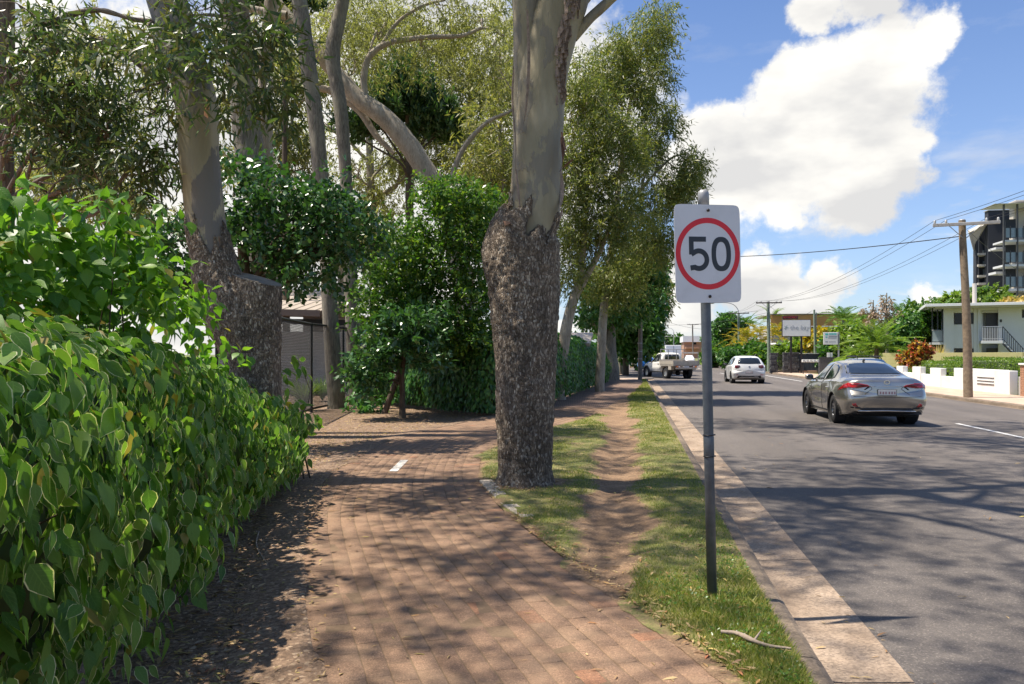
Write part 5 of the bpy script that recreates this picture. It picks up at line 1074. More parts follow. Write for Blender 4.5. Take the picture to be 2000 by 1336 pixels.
# ------------------------------------------------------------------ the speed sign
def ring_poly(rx, rz, n=64, p=2.0, cx=0, cz=0):
    o = []
    for k in range(n):
        a = 2 * math.pi * k / n; c, s = math.cos(a), math.sin(a); o.append((cx + rx * math.copysign(abs(c) ** (2 / p), c), cz + rz * math.copysign(abs(s) ** (2 / p), s)))
    return o
def plate_ring(b, outer, inner, y0, y1):
    n = len(outer); v = [(x, y0, z) for x, z in outer] + [(x, y0, z) for x, z in inner] + [(x, y1, z) for x, z in outer] + [(x, y1, z) for x, z in inner]; f = []
    for k in range(n):
        j = (k + 1) % n; f += [(k, j, n + j, n + k), (2 * n + k, 3 * n + k, 3 * n + j, 2 * n + j), (k, 2 * n + k, 2 * n + j, j), (n + k, n + j, 3 * n + j, 3 * n + k)]
    b.add(v, f)
def stroke(b, pts, w, y0, y1):
    """flat ribbon of width w along 2-D points, butt ends, mitred"""
    P = [Vector(p) for p in pts]; n = len(P); Lp, Rp = [], []
    for i in range(n):
        a = (P[i] - P[i - 1]).normalized() if i else (P[1] - P[0]).normalized(); c = (P[i + 1] - P[i]).normalized() if i < n - 1 else a
        m = (a + c).normalized(); nr = Vector((-m.y, m.x)); k = w / 2 / max(.35, nr.dot(Vector((-a.y, a.x)))); Lp.append(P[i] + nr * k); Rp.append(P[i] - nr * k)
    v = [(p.x, y0, p.y) for p in Lp] + [(p.x, y0, p.y) for p in Rp] + [(p.x, y1, p.y) for p in Lp] + [(p.x, y1, p.y) for p in Rp]; f = []
    for i in range(n - 1): f += [(i, i + 1, n + i + 1, n + i), (2 * n + i, 3 * n + i, 3 * n + i + 1, 2 * n + i + 1), (i, 2 * n + i, 2 * n + i + 1, i + 1), (n + i, n + i + 1, 3 * n + i + 1, 3 * n + i)]
    f += [(0, n, 3 * n, 2 * n), (n - 1, 3 * n - 1, 4 * n - 1, 2 * n - 1)]; b.add(v, f)
def speed_sign():
    p = G(1391, 1172); ang = rad(24.6); root = thing('speed_sign', 'white 50 speed limit sign with red ring on a grey steel post', 'road sign', (p.x, p.y, 0), ang)
    root.rotation_euler = (rad(.6), rad(-1.75), ang)
    top = 2.548
    b = MB(); b.lathe([(.0, -.12), (.0305, -.12), (.0305, .90)], 24); b.lathe([(.0305, .90), (.0325, .905), (.0325, 1.02), (.0305, 1.025)], 24); b.lathe([(.0305, 1.025), (.0305, top - .10)], 24); b.build('post', M['galv'], root)
    b = MB(); b.lathe([(.0305, top - .10), (.0345, top - .098), (.0345, top - .040), (.0335, top - .026), (.029, top - .012), (.020, top - .004), (0.0, top)], 24); b.build('cap', M['galv_light'], root)
    for z in (.898, 1.03): 
        b = MB(); b.lathe([(.031, z - .004), (.0345, z - .003), (.0345, z + .003), (.031, z + .004)], 24); b.box((.036, -.006, z), (.012, .010, .008)); b.build('strap', M['steel_black'], root)
    zc = 2.148; yf = -.042
    o = ring_poly(.225, .30, 96, 16); inn = None
    b = MB(); n = len(o); b.add([(x, yf, zc + z) for x, z in o] + [(x, yf + .0025, zc + z) for x, z in o], [tuple(range(n)), tuple(range(2 * n - 1, n - 1, -1))] + [(i, n + i, n + (i + 1) % n, (i + 1) % n) for i in range(n)])
    panel = b.build('panel', M['sign_white'], root)
    b = MB(); plate_ring(b, ring_poly(.2195, .2195, 96, 2, 0, zc), ring_poly(.187, .187, 96, 2, 0, zc), yf - .0012, yf - .0002); b.build('red_ring', M['sign_red'], panel)
    w = .031
    b = MB(); plate_ring(b, ring_poly(.0670, .1055, 72, 2.45, .0905, zc - .002), ring_poly(.0670 - w, .1055 - w, 72, 2.3, .0905, zc - .002), yf - .0012, yf - .0002); b.build('digit', M['sign_black'], panel)
    b = MB(); cx, cz, r1 = -.064, zc - .037, .0535
    bowl = [(-.1145, zc - .004)] + [(cx + r1 * 1.02 * math.cos(rad(a)), cz + r1 * math.sin(rad(a))) for a in range(128, -128, -8)] + [(-.1215, zc - .0875)]
    stroke(b, [(-.013, zc + .088), (-.1135, zc + .088), (-.1135, zc - .006)], w, yf - .0012, yf - .0002)
    stroke(b, bowl, w, yf - .0014, yf - .0002); b.build('digit', M['sign_black'], panel)
    for z in (zc + .265, zc - .262): b = MB(); b.lathe([(0, -.010), (.007, -.009), (.0095, -.005), (.0095, 0)], 14, 'Y', (.006, yf, z)); b.build('bolt', M['bolt'], root)
    for z in (zc + .265, zc - .262): MB().box((0, -.036, z), (.30, .009, .03)).build('bracket', M['galv_light'], root)
speed_sign()

# ------------------------------------------------------------------ poles and wires
def pole(label, p, h, r, mat, arms=(), lean=(0, 0), name='power_pole', arm_mat='arm_grey', taper=.8, group=None, arm_rz=0.0, lamp=None, cat='pole', bands=False):
    root = thing(name, label, cat, (p[0], p[1], 0), 0, group); tp = []
    pts = [(lean[0] * q * h + .03 * math.sin(q * 5), lean[1] * q * h + .02 * math.sin(q * 7), -.1 + q * (h + .1)) for q in np.linspace(0, 1, 12)]
    V, F = trunk_np('p', pts, np.linspace(r, r * taper, 12), None, 20, 50, int(h * 100) % 50, .03, 3.0); obj('shaft', mesh_arr('shaft', V, F, M[mat], None, True), root)
    MB().lathe([(r * taper * 1.0, h - .02), (r * taper * 1.06, h - .01), (r * taper * .8, h + .03), (0, h + .045)], 16, c=(lean[0] * h + .03 * math.sin(5), lean[1] * h + .02 * math.sin(7), 0)).build('cap', M['galv_light'], root)
    tips = []
    for (z, L, off) in arms:
        cx = lean[0] * z; a = arm_rz; b = MB(); b.box((cx + off * math.cos(a), lean[1] * z - r - .05 + off * math.sin(a), z), (L, .10, .11), a, .01); arm = b.build('crossarm', M[arm_mat], root)
        for s in (-1, 1): MB().tube([(cx + s * .55 * math.cos(a), lean[1] * z - r - .02, z - .05), (cx + s * .04, lean[1] * z - r + .02, z - .5)], .015, 6).build('brace', M['galv_light'], root)
        for k in (-.47, -.3, .3, .47):
            x = cx + off * math.cos(a) + k * L * math.cos(a); yy = lean[1] * z - r - .05 + (off + k * L) * math.sin(a)
            MB().lathe([(.0, .05), (.035, .06), (.05, .09), (.03, .11), (.05, .14), (.03, .17), (0, .18)], 10, c=(x, yy, z)).build('insulator', M['insulator'], root); tips.append(Vector((p[0] + x, p[1] + yy, z + .17)))
    if bands:
        for z in (2.2, 1.7, 1.25): MB().lathe([(r * 1.0, z - .03), (r * 1.03, z - .028), (r * 1.03, z + .028), (r * 1.0, z + .03)], 20, c=(lean[0] * z, lean[1] * z, 0)).build('band', M['galv_light'], root)
    return root, tips
def lamp_arm(root, h, reach, rise, mat='galv_light'):
    pts = spline([(0, 0, h - .2), (-.1, 0, h + rise * .35), (-.55, 0, h + rise * .8), (-reach * .5, 0, h + rise), (-reach, 0, h + rise * 1.0)], 18); MB().tube(pts, .04, 8).build('lamp_arm', M[mat], root)
    b = MB(); b.lathe([(0, -.35), (.06, -.33), (.11, -.1), (.12, .15), (.07, .33), (0, .36)], 12, 'X', (-reach - .3, 0, h + rise)); b.build('lamp_head', M['galv_light'], root)
PX = 11.78
d1 = dX(1890, PX); p1 = at(1891, 780, d1); h1 = at(1881, 430, d1).z
R1, tip1 = pole('weathered timber power pole with a pale crossarm before the white garden wall', (p1.x, p1.y), h1, .155, 'timber_pole', [(h1 - .16, 2.1, .02)], (-.027, 0), taper=.74, arm_rz=rad(-12))
d2 = dX(1500, PX); p2 = at(1501, 727, d2); h2 = at(1501, 589, d2).z
R2, tip2 = pole('greenish timber power pole rising beside the dark stone wall', (p2.x, p2.y), h2, .16, 'timber_green', [(h2 - .12, 2.2, 0)], (.0, 0), arm_mat='arm_dark')
d3 = dX(1443, PX); p3 = at(1443, 720, d3); h3 = at(1443, 612, d3).z
R3, tip3 = pole('pale green pole with a crossarm and a curved street light over the white hatchback', (p3.x, p3.y), h3, .15, 'timber_green', [(h3 - .0, 2.2, 0)], (0, 0), arm_mat='arm_dark'); lamp_arm(R3, h3, 2.7, 1.2)
d4 = dX(1353, PX); p4 = at(1353, 705, d4); h4 = at(1353, 633, d4).z
R4, tip4 = pole('distant dark power pole seen just left of the sign post', (p4.x, p4.y), h4, .15, 'timber_grey', [(h4 - .1, 2.2, 0)], arm_mat='arm_dark')
d5 = 48.2; p5 = at(1250, 743, d5); h5 = 8.6
R5, tip5 = pole('grey timber pole standing at the verge end in front of the white ute', (p5.x, p5.y), h5, .135, 'timber_grey', [(h5 - .2, 1.8, 0)], (-.003, 0), taper=.72, bands=True)
ps = at(1591, 728, 66); hs = at(1591, 605, 66).z
R6, _ = pole('slim mossy service pole beside the letterbox row', (ps.x, ps.y), hs, .10, 'timber_green', (), name='service_pole')
MB().tube([(.12, 0, 0), (.12, 0, hs - .2)], .035, 8).build('conduit', M['galv_light'], R6)
for i, (px, top, d, rc) in enumerate(((1316, 640, 175, 3.2), (1334, 657, 190, 3.5), (1303, 668, 150, 2.2))):
    p = at(px, 700, d); h = at(px, top, d).z; r_ = thing('street_light', ['street light with an arched arm right above the ute cab', 'tall thin street light behind the ute tray frame', 'street light with a hooked arm left of the ute cab'][i], 'street light', (p.x, p.y, 0)); MB().tube([(0, 0, -.1), (0, 0, h - 1.0)], .10, 8).build('shaft', M['galv_light'], r_); lamp_arm(r_, h - 1.0, rc, 1.0)
for i, (px, top) in enumerate(((1294, 668), (1298, 655))):
    p = at(px, 702, 160); h = at(px, top, 160).z; r_ = thing('signal_pole', ['nearer thin grey pole standing left of the box truck', 'taller thin grey pole touching the left of the box truck'][i], 'pole', (p.x, p.y, 0)); MB().tube([(0, 0, -.1), (0, 0, h)], .09, 8).build('shaft', M['galv_light'], r_); MB().box((0, 0, h), (.3, .2, .5), 0, .03).build('head', M['steel_black'], r_)
def wire(label, a, b, sag, r=.012):
    P = [Vector(a).lerp(Vector(b), q) - Vector((0, 0, sag * 4 * q * (1 - q))) for q in np.linspace(0, 1, 22)]; o = MB().tube(P, r * .7, 5, cap=False).build('power_line', M['wire']); tag(o, label, 'wire', 'overhead wires')
if True:
    n = ['outermost', 'second', 'third', 'innermost']
    for k in range(4): wire('%s bare wire from the weathered pole crossarm to the greenish pole' % n[k], tip1[k], tip2[k], .8, .011)
    for k in range(4): wire('%s bare wire from the weathered pole crossarm past the dark apartments' % n[k], tip1[k], tip1[k] + Vector((1.5, -26, 1.0)), .5, .011)
    for k in range(4): wire('%s wire from the greenish pole to the curved street light pole' % n[k], tip2[k], tip3[k], .3, .012)
    for k in range(4): wire('%s wire from the curved street light pole to the distant dark pole' % n[k], tip3[k], tip4[k], .7, .014)
    wire('thick black cable crossing the road from the weathered pole past the sign', at(1880, 461, d1), at(1250, 500, 52), .35, .026)
    wire('upper thin cable crossing the road from the greenish pole to the left trees', at(1497, 611, d2), at(1245, 632, 75), .5, .016)
    wire('lower thin cable crossing the road from the greenish pole to the left trees', at(1497, 618, d2), at(1250, 604, 66), 1.4, .013)
    wire('service cable sagging from the greenish pole to the mossy service pole', at(1503, 597, d2), at(1586, 607, 66), .75, .016)
    wire('black service cable dropping from the weathered pole towards the apartments', at(1890, 450, d1), at(2060, 560, 60), .4, .014)
# ------------------------------------------------------------------ right-hand side of the road
def onY(px, py, Yp):
    """point on the vertical plane y = Yp seen at a photo pixel"""
    k = (px - 1000) / FPX; d = Yp / (k * sT + cT); return Vector((d * (k * cT - sT), Yp, CAM_H + (HOR - py) / FPX * d))
def onX(px, py, Xp): return at(px, py, dX(px, Xp))
def slabY(root, off, name, mat, px0, px1, py0, py1, Yp, depth, bev=0.0):
    """box whose front face spans the photo rectangle on plane y = Yp and that reaches back by depth"""
    a, c = onY(px0, py1, Yp), onY(px1, py0, Yp); ctr = Vector(((a.x + c.x) / 2, Yp + depth / 2, (a.z + c.z) / 2)) - off
    return MB().box(ctr, (abs(c.x - a.x), abs(depth), abs(c.z - a.z)), 0, bev).build(name, M[mat], root)
# rendered garden wall, stepped between piers, with letter slots
def garden_wall():
    X0 = 14.3; root = thing('garden_wall', 'white rendered garden wall with stepped piers and letter slots', 'wall', (X0, 38, 0)); off = Vector((X0, 38, 0))
    def seg(px0, px1, ztop, name, th=.22, dx=0.0, mat='render_white'):
        y0, y1 = onX(px0, 0, X0).y, onX(px1, 0, X0).y; MB().box((dx, (y0 + y1) / 2 - off.y, ztop / 2 - .05), (th, abs(y1 - y0) - .006, ztop + .1), 0, .012).build(name, M[mat], root); return y0, y1
    y0, y1 = seg(1966, 1868, .92, 'letter_panel'); seg(1868, 1843, .52, 'low_panel'); seg(1843, 1822, .88, 'pier', .26); seg(1822, 1803, .56, 'low_panel'); seg(1803, 1787, .90, 'pier', .26); seg(1787, 1768, .58, 'low_panel'); seg(1768, 1756, .9, 'pier', .26); seg(1756, 1735, .58, 'low_panel')
    seg(1980, 1966, .90, 'pier', .30)
    for z in (.62, .48, .36):
        ya, yb = onX(1948, 0, X0).y, onX(1914, 0, X0).y; MB().box((-.125, (ya + yb) / 2 - off.y, z), (.05, abs(yb - ya), .05), 0, .005).build('letter_slot', M['trim_white'], root); MB().box((-.113, (ya + yb) / 2 - off.y, z - .045), (.012, abs(yb - ya) * .96, .03)).build('slot_opening', M['door_dark'], root)
    # stained return beside the driveway
    p = onX(1984, 0, X0); MB().box((.8, p.y - off.y - .3, .33), (1.6, .2, .72), 0, .01).build('return_wall', M['render_grey'], root)
garden_wall()
def brick_pier():
    p = onX(2012, 0, 14.35); root = thing('brick_pier', 'orange-brown brick gate pier at the frame edge beside the white wall', 'pier', (p.x, p.y, 0)); b = MB()
    for c in range(13):
        for (sx, sy, lx, ly) in (((-.12, -.18, .23, .11), (.12, -.18, .23, .11), (-.18, .0, .11, .23), (.18, .0, .11, .23), (-.12, .18, .23, .11), (.12, .18, .23, .11)) if c % 2 else ((-.18, -.12, .11, .23), (-.18, .12, .11, .23), (.18, -.12, .11, .23), (.18, .12, .11, .23), (0, -.18, .23, .11), (0, .18, .23, .11))):
            MB().box((0, 0, 0), (lx, ly, .076), 0, .006).build('brick', M['brick_red'], root, (sx, sy, .04 + c * .086))
    MB().box((0, 0, .56), (.44, .44, 1.1)).build('mortar_core', M['render_grey'], root); MB().box((0, 0, 1.17), (.56, .56, .07), 0, .01).build('cap', M['render_white'], root)
brick_pier()
def box_hedge(label, x0, x1, y0, y1, z1, n, seed, leaf='leaf_bright', z0=0.0, ll=(.06, .10)):
    rg = np.random.default_rng(seed); c = np.array([(x0 + x1) / 2, (y0 + y1) / 2, 0]); root = thing('box_hedge', label, 'hedge', c, 0); h = np.array([(x1 - x0) / 2, (y1 - y0) / 2, (z1 - z0) / 2])
    ar = np.array([h[1] * h[2], h[0] * h[2], h[0] * h[1]]); ax = rg.choice(3, n, p=ar / ar.sum()); sg = rg.choice([-1, 1], n); sg[ax == 2] = 1; P = rg.uniform(-1, 1, (n, 3)); P[np.arange(n), ax] = sg; N = np.zeros((n, 3)); N[np.arange(n), ax] = sg
    P = P * h * (1 + rg.normal(0, .02, (n, 1))) + np.array([0, 0, (z0 + z1) / 2]) + .05 * np.c_[fbm(P * 3, 2), fbm(P * 3 + 9, 2), fbm(P * 3 + 5, 2)] + rg.normal(0, .02, (n, 3))
    T = N + rg.normal(0, .7, (n, 3)) + np.array([0, 0, .3]); L = rg.uniform(*ll, n)
    obj('foliage', scatter('foliage', P, T, N + rg.normal(0, .5, (n, 3)), L, L * .6, leaf, T_QUAD, rg), root)['kind'] = 'stuff'
    MB().box((0, 0, (z0 + z1) / 2), tuple(2 * h - .10), 0, .04).build('inner_foliage', M['stem_green'], root)
def hedge_px(label, px0, px1, X0, w, ytop, n, seed, leaf='leaf_bright'):
    a, c = onX(px0, ytop, X0), onX(px1, ytop, X0); box_hedge(label, X0, X0 + w, min(a.y, c.y), max(a.y, c.y), (a.z + c.z) / 2, n, seed, leaf)
hedge_px('long clipped box hedge behind the white letterbox wall', 1970, 1838, 15.7, .9, 702, 7500, 101, 'leaf_lime')
hedge_px('small clipped hedge beside the orange-brown brick pier', 1999, 1968, 14.75, 1.1, 706, 3600, 102, 'leaf_lime')
hedge_px('low clipped hedge filling the wall gaps near the croton', 1858, 1800, 14.6, .9, 709, 4000, 103, 'leaf_lime')
hedge_px('little round hedge peeping through the stepped wall', 1866, 1842, 14.46, .35, 716, 900, 104, 'leaf_lime')
# olive slat fence
def olive_fence():
    X0 = 17.6; ya, yb = onX(1998, 0, X0).y, onX(1700, 0, X0).y; root = thing('slat_fence', 'olive green fence of wide horizontal boards behind the box hedges', 'fence', (X0, ya, 0)); n = 9; L = (yb - ya) / n; b = MB(); b.box((0, 0, 0), (.03, L - .012, .235), 0, .006); bm_ = b.mesh('slat', M['fence_olive']); pm = MB().box((0, 0, .8), (.08, .08, 1.66)).mesh('post', M['fence_olive'])
    for i in range(n):
        obj('post', pm, root, (.06, i * L, 0))
        for k in range(6): obj('slat', bm_, root, (0, (i + .5) * L, .30 + k * .2405))
    obj('post', pm, root, (.06, n * L, 0)); MB().box((0, -.8, .72), (.12, 1.2, 1.42)).build('end_panel', M['render_white'], root)
olive_fence()
def white_flats():
    Yp = 64.0; o = onY(1843, 692, Yp); root = thing('apartment_house', 'white two-storey flats with a flat roof, outside stair and landing', 'building', (o.x, Yp, 0), rad(-15)); off = Vector((o.x, Yp, 0)); S = lambda *a, **k: slabY(root, off, *a, **k)
    zr = onY(1900, 600, Yp).z
    wall = MB(); wx = lambda px: onY(px, 0, Yp).x - off.x
    def wseg(px0, px1, z0, z1, name='wall', y0=0.0, d=.25, mat='wall_white'): return MB().box(((wx(px0) + wx(px1)) / 2, y0 + d / 2, (z0 + z1) / 2), (wx(px1) - wx(px0), d, z1 - z0)).build(name, M[mat], root)
    Z = lambda py: onY(1900, py, Yp).z
    wseg(1843, 1861.5, -.1, zr, y0=-.10, d=.35); wseg(1861.7, 1898, Z(634), Z(680)); wseg(1861.7, 1898, Z(611), zr); wseg(1861.7, 1898, -.1, Z(700)); wseg(1898.2, 1912, -.1, zr, y0=-.06); wseg(1912.2, 1942, Z(607), zr); wseg(1942.2, 1984, -.1, zr, y0=-.06); wseg(1984.2, 2040, -.1, Z(623)); wseg(1984.2, 2040, Z(607), zr); wseg(2010, 2040, Z(623) + .002, Z(607) - .002); wseg(1912.2, 1942, Z(672), Z(665) , y0=1.0)
    MB().box((7, 6.8, zr / 2 - .05), (13.6, 11.6, zr)).build('core', M['wall_white'], root)
    for (a, c, t, bt) in ((1863, 1897, 612, 633), (1863, 1897, 681, 699), (1985, 2009, 608, 622)):
        w = S('window', 'window_frame', a, c, t, bt, Yp + .10, .08); m = (a + c) / 2
        for (p, q) in ((a + .7, m - .4), (m + .4, c - .7)):
            u, v = onY(p, bt - .7, Yp + .095), onY(q, t + .7, Yp + .095); MB().box(((u.x + v.x) / 2 - off.x, .095, (u.z + v.z) / 2), (v.x - u.x, .012, v.z - u.z)).build('pane', M['window_dark'], w)
    S('door', 'door_dark', 1917, 1941, 613, 666, Yp + .45, .08); wseg(1912.2, 1916, Z(666), Z(608), y0=.4); S('door', 'door_dark', 1918, 1941, 680, 700, Yp + .4, .08)
    S('lintel', 'soffit', 1912.3, 1942, 607, 612, Yp + .02, .42)
    # roof with wide eave
    xl, xr = wx(1806), wx(2060); MB().box(((xl + xr) / 2, 4.6, zr + .10), (xr - xl, 12.4, .20), 0, .01).build('roof', M['trim_white'], root); MB().box(((xl + xr) / 2 + .3, 4.7, zr - .06), (xr - xl - .7, 12.0, .10)).build('soffit', M['soffit'], root)
    MB().tube([(wx(1906.5), -.16, 0), (wx(1906.5), -.16, zr)], .05, 8).build('downpipe', M['trim_white'], root); MB().tube([(wx(1906.5), 2.2, zr), (wx(1906.5), 2.2, zr + 1.9)], .16, 10).build('vent_pipe', M['block_cream'], root)
    # landing and stair
    zl = Z(666); x0, x1 = wx(1908), wx(1945); MB().box(((x0 + x1) / 2, -.72, zl - .12), (x1 - x0, 1.30, .2), 0, .01).build('landing', M['slab_white'], root)
    def rail(a, c, h, nb, mat='rail_grey', bm_='rail_dark'):
        a, c = Vector(a), Vector(c); r = MB(); up = Vector((0, 0, h)); r.tube([a + up, c + up], .03, 6); r.tube([a + Vector((0, 0, .12)), c + Vector((0, 0, .12))], .02, 6); rr = r.build('handrail', M[mat], root)
        for k in range(nb + 1): q = a.lerp(c, k / nb); MB().box(q + Vector((0, 0, h / 2)), (.045, .03, h)).build('baluster', M[mat], rr)
    rail((x0 + .05, -1.3, zl), (x1, -1.3, zl), 1.0, 12, 'rail_grey'); nst = 9; run = (wx(1998) - x1) / nst
    for k in range(nst): MB().box((x1 + (k + .5) * run, -.8, zl - .2 - k * zl / (nst + 1)), (run * .8, 1.1, .06)).build('tread', M['slab_white'], root)
    rail((x1, -1.3, zl), (x1 + nst * run, -1.3, .15), 1.0, 14, 'rail_dark', 'rail_grey')
    b = MB(); b.tube([(x1, -1.3, zl - .2), (x1 + nst * run, -1.3, .05)], .07, 6); b.build('stringer', M['rail_dark'], root)
    # corner balcony on the road side
    for px in (1823, 1833, 1842): MB().box((wx(px), .5, zr / 2), (.09, .09, zr)).build('column', M['rail_dark'], root)
    zb = Z(668); MB().box(((wx(1822) + wx(1843)) / 2, 1.5, zb - .1), (wx(1843) - wx(1822), 3, .18)).build('balcony_slab', M['slab_white'], root); MB().box(((wx(1823) + wx(1842)) / 2, .35, zb + .45), (wx(1842) - wx(1823), .03, .8)).build('balcony_glass', M['glass_rail'], root); MB().tube([(wx(1822), .35, zb + .9), (wx(1843), .35, zb + .9)], .03, 6).build('balcony_rail', M['rail_grey'], root)
    MB().box((wx(1946.5), -.075, Z(628)), (.14, .02, .2)).build('number_plate', M['door_dark'], root)
white_flats()
def dark_block():
    Yp = 106.0; o = onY(1930, 692, Yp); root = thing('apartment_block', 'tall charcoal apartment block with white slab balconies and glass rails', 'building', (o.x, Yp, 0)); off = Vector((o.x, Yp, 0)); S = lambda *a, **k: slabY(root, off, *a, **k)
    S('tower_wall', 'block_navy', 1930, 1982, 411, 640, Yp, 1.0); S('end_fin', 'block_navy', 1906, 1911, 461, 640, Yp + 1, .8); S('parapet', 'slab_white', 1929, 1983, 409, 411, Yp - .2, 1.3)
    S('stair_wall', 'block_navy', 1912, 1930, 440, 640, Yp + 2.2, .3)
    for py in (497, 519, 540, 555, 575, 595): S('stair_slab', 'block_cream', 1911, 1928, py - 3, py + 1.5, Yp + .6, 1.6)
    for (a, c, t, bt) in ((1920, 1928, 489, 497), (1920, 1928, 510, 516), (1920, 1928, 526, 538), (1920, 1928, 550, 554)): S('window', 'glass_rail', a, c, t, bt, Yp + 2.1, .08)
    # canted soffit
    a, c, e, f = onY(1892, 455, Yp), onY(1929, 436, Yp), onY(1914, 462, Yp + 2), onY(1902, 492, Yp + 1); v = [p - off for p in (a, c, e, f)]; dv = Vector((0, .3, .35)); MB().add(v + [p + dv for p in v], [(0, 1, 2, 3), (7, 6, 5, 4), (0, 4, 5, 1), (1, 5, 6, 2), (2, 6, 7, 3), (3, 7, 4, 0)]).build('canted_roof', M['block_cream'], root)
    # balcony wing stepping toward the road
    Y2 = 99.0; S('wing_wall', 'block_cream', 1983, 2080, 402, 640, Y2 + 2.6, 1.5); S('wing_roof', 'slab_white', 1943, 2080, 394, 398, Y2 - 1.0, 4); S('upper_roof', 'soffit', 1984, 2080, 388, 392, Y2 + 1, 4)
    for py in (470, 518, 566, 614):
        S('balcony_slab', 'slab_white', 1962, 2080, py - 3.5, py + 2.5, Y2 - .4, 3); S('inner_slab', 'slab_white', 1945, 1984, py + 12, py + 17, Y2 + 3.5, 2)
        g = S('balcony_glass', 'glass_rail', 1964, 2080, py - 27, py - 6, Y2 - .2, .06)
        for px in (1964, 1974, 1986, 1999, 2014): S('rail_post', 'rail_dark', px - .6, px + .6, py - 29, py - 4, Y2 - .3, .08)
        S('balcony_door', 'window_dark', 2004, 2030, py - 42, py - 5, Y2 + 2.4, .15); S('side_recess', 'block_navy', 1964, 1984, py - 42, py - 5, Y2 + 2.5, .15)
    for px in (1961.5, 1988, 2020): S('column', 'rail_dark', px - 1, px + 1, 398, 614, Y2 - .5, .3)
    # balcony plants
    return root
dark_block()
def orange_motel():
    Yp = 96.0; o = onY(1600, 692, Yp); root = thing('motel_building', 'low motel building with a long orange-brown fascia behind the palms', 'building', (o.x, Yp, 0)); off = Vector((o.x, Yp, 0)); S = lambda *a, **k: slabY(root, off, *a, **k)
    S('fascia', 'fascia_orange', 1506, 1706, 614, 637, Yp - 1, .3); S('roof', 'roof_metal', 1506, 1706, 611.5, 614, Yp - 1.1, 12); S('fascia_trim', 'eave_brown', 1506, 1706, 637, 638.5, Yp - 1.1, .5); S('wall', 'block_cream', 1510, 1702, 637, 705, Yp, 10)
    for px in range(1512, 1700, 14): w = S('window', 'window_frame', px, px + 11, 641, 654, Yp - .1, .08); S('pane', 'shed_white' if (px // 14) % 3 else 'window_dark', px + .7, px + 10.3, 641.8, 653, Yp - .12, .015).parent = w
orange_motel()
def far_house():
    Yp = 188.0; o = onY(1370, 700, Yp); root = thing('far_house', 'distant brick house with a bright white roof at the road end', 'building', (o.x, Yp, 0)); off = Vector((o.x, Yp, 0)); S = lambda *a, **k: slabY(root, off, *a, **k)
    S('roof', 'roof_white', 1334, 1400, 656, 668, Yp - 1, 12); S('wall', 'brick_base', 1336, 1398, 668, 700, Yp, 10); S('awning', 'brick_red', 1340, 1366, 677, 681, Yp - 3, 3)
    for px in (1354, 1372, 1386): S('window', 'window_dark', px, px + 6, 668.5, 673, Yp - .1, .1)
far_house()

# ------------------------------------------------------------------ stone wall, screens, letterboxes, boards
def stone_wall(label, px0, px1, ytop, Yp, seed, th=.5):
    rg = random.Random(seed); o = onY((px0 + px1) / 2, 692, Yp); root = thing('stone_wall', label, 'wall', (o.x, Yp, 0)); a, c = onY(px0, ytop, Yp), onY(px1, ytop, Yp); w = c.x - a.x; H = a.z; n = 9; h = (H + .05) / n
    for k in range(n):
        x = -w / 2 + rg.uniform(-.05, .03)
        while x < w / 2 - .1:
            l = min(rg.uniform(.28, .5), w / 2 + .02 - x + rg.uniform(-.03, .05)); MB().box((0, 0, 0), (max(.1, l - .012), th + rg.uniform(-.04, .05), h - .012), 0, .014).build('stone', M['stone_dark' if rg.random() < .65 else 'stone_grey'], root, (x + l / 2, th / 2, -.05 + (k + .5) * h)); x += l
    MB().box((0, th / 2, H / 2 - .03), (w - .1, th - .1, H - .02)).build('core', M['stone_dark'], root)
stone_wall('narrow dark stone wall beside the greenish power pole', 1505, 1519, 689, 69.0, 1)
stone_wall('wider dark stone wall with stepped edge left of the ribbed screen', 1530, 1560, 688, 68.5, 2)
stone_wall('low dark stone wall half hidden by shrubs behind the hatchback', 1432, 1500, 690, 86.0, 3)
def gate():
    a, c = onY(1519, 690, 69.3), onY(1530, 690, 69.3); root = thing('gate', 'black gate in the gap between the two dark stone walls', 'gate', ((a.x + c.x) / 2, 69.3, 0)); w = c.x - a.x
    for k in range(7): MB().box((-w / 2 + (k + .5) * w / 7, 0, .78), (w / 7 - .02, .04, 1.5)).build('bar', M['steel_black'], root)
    for z in (.1, 1.45): MB().box((0, .045, z), (w, .04, .08)).build('rail', M['steel_black'], root)
gate()
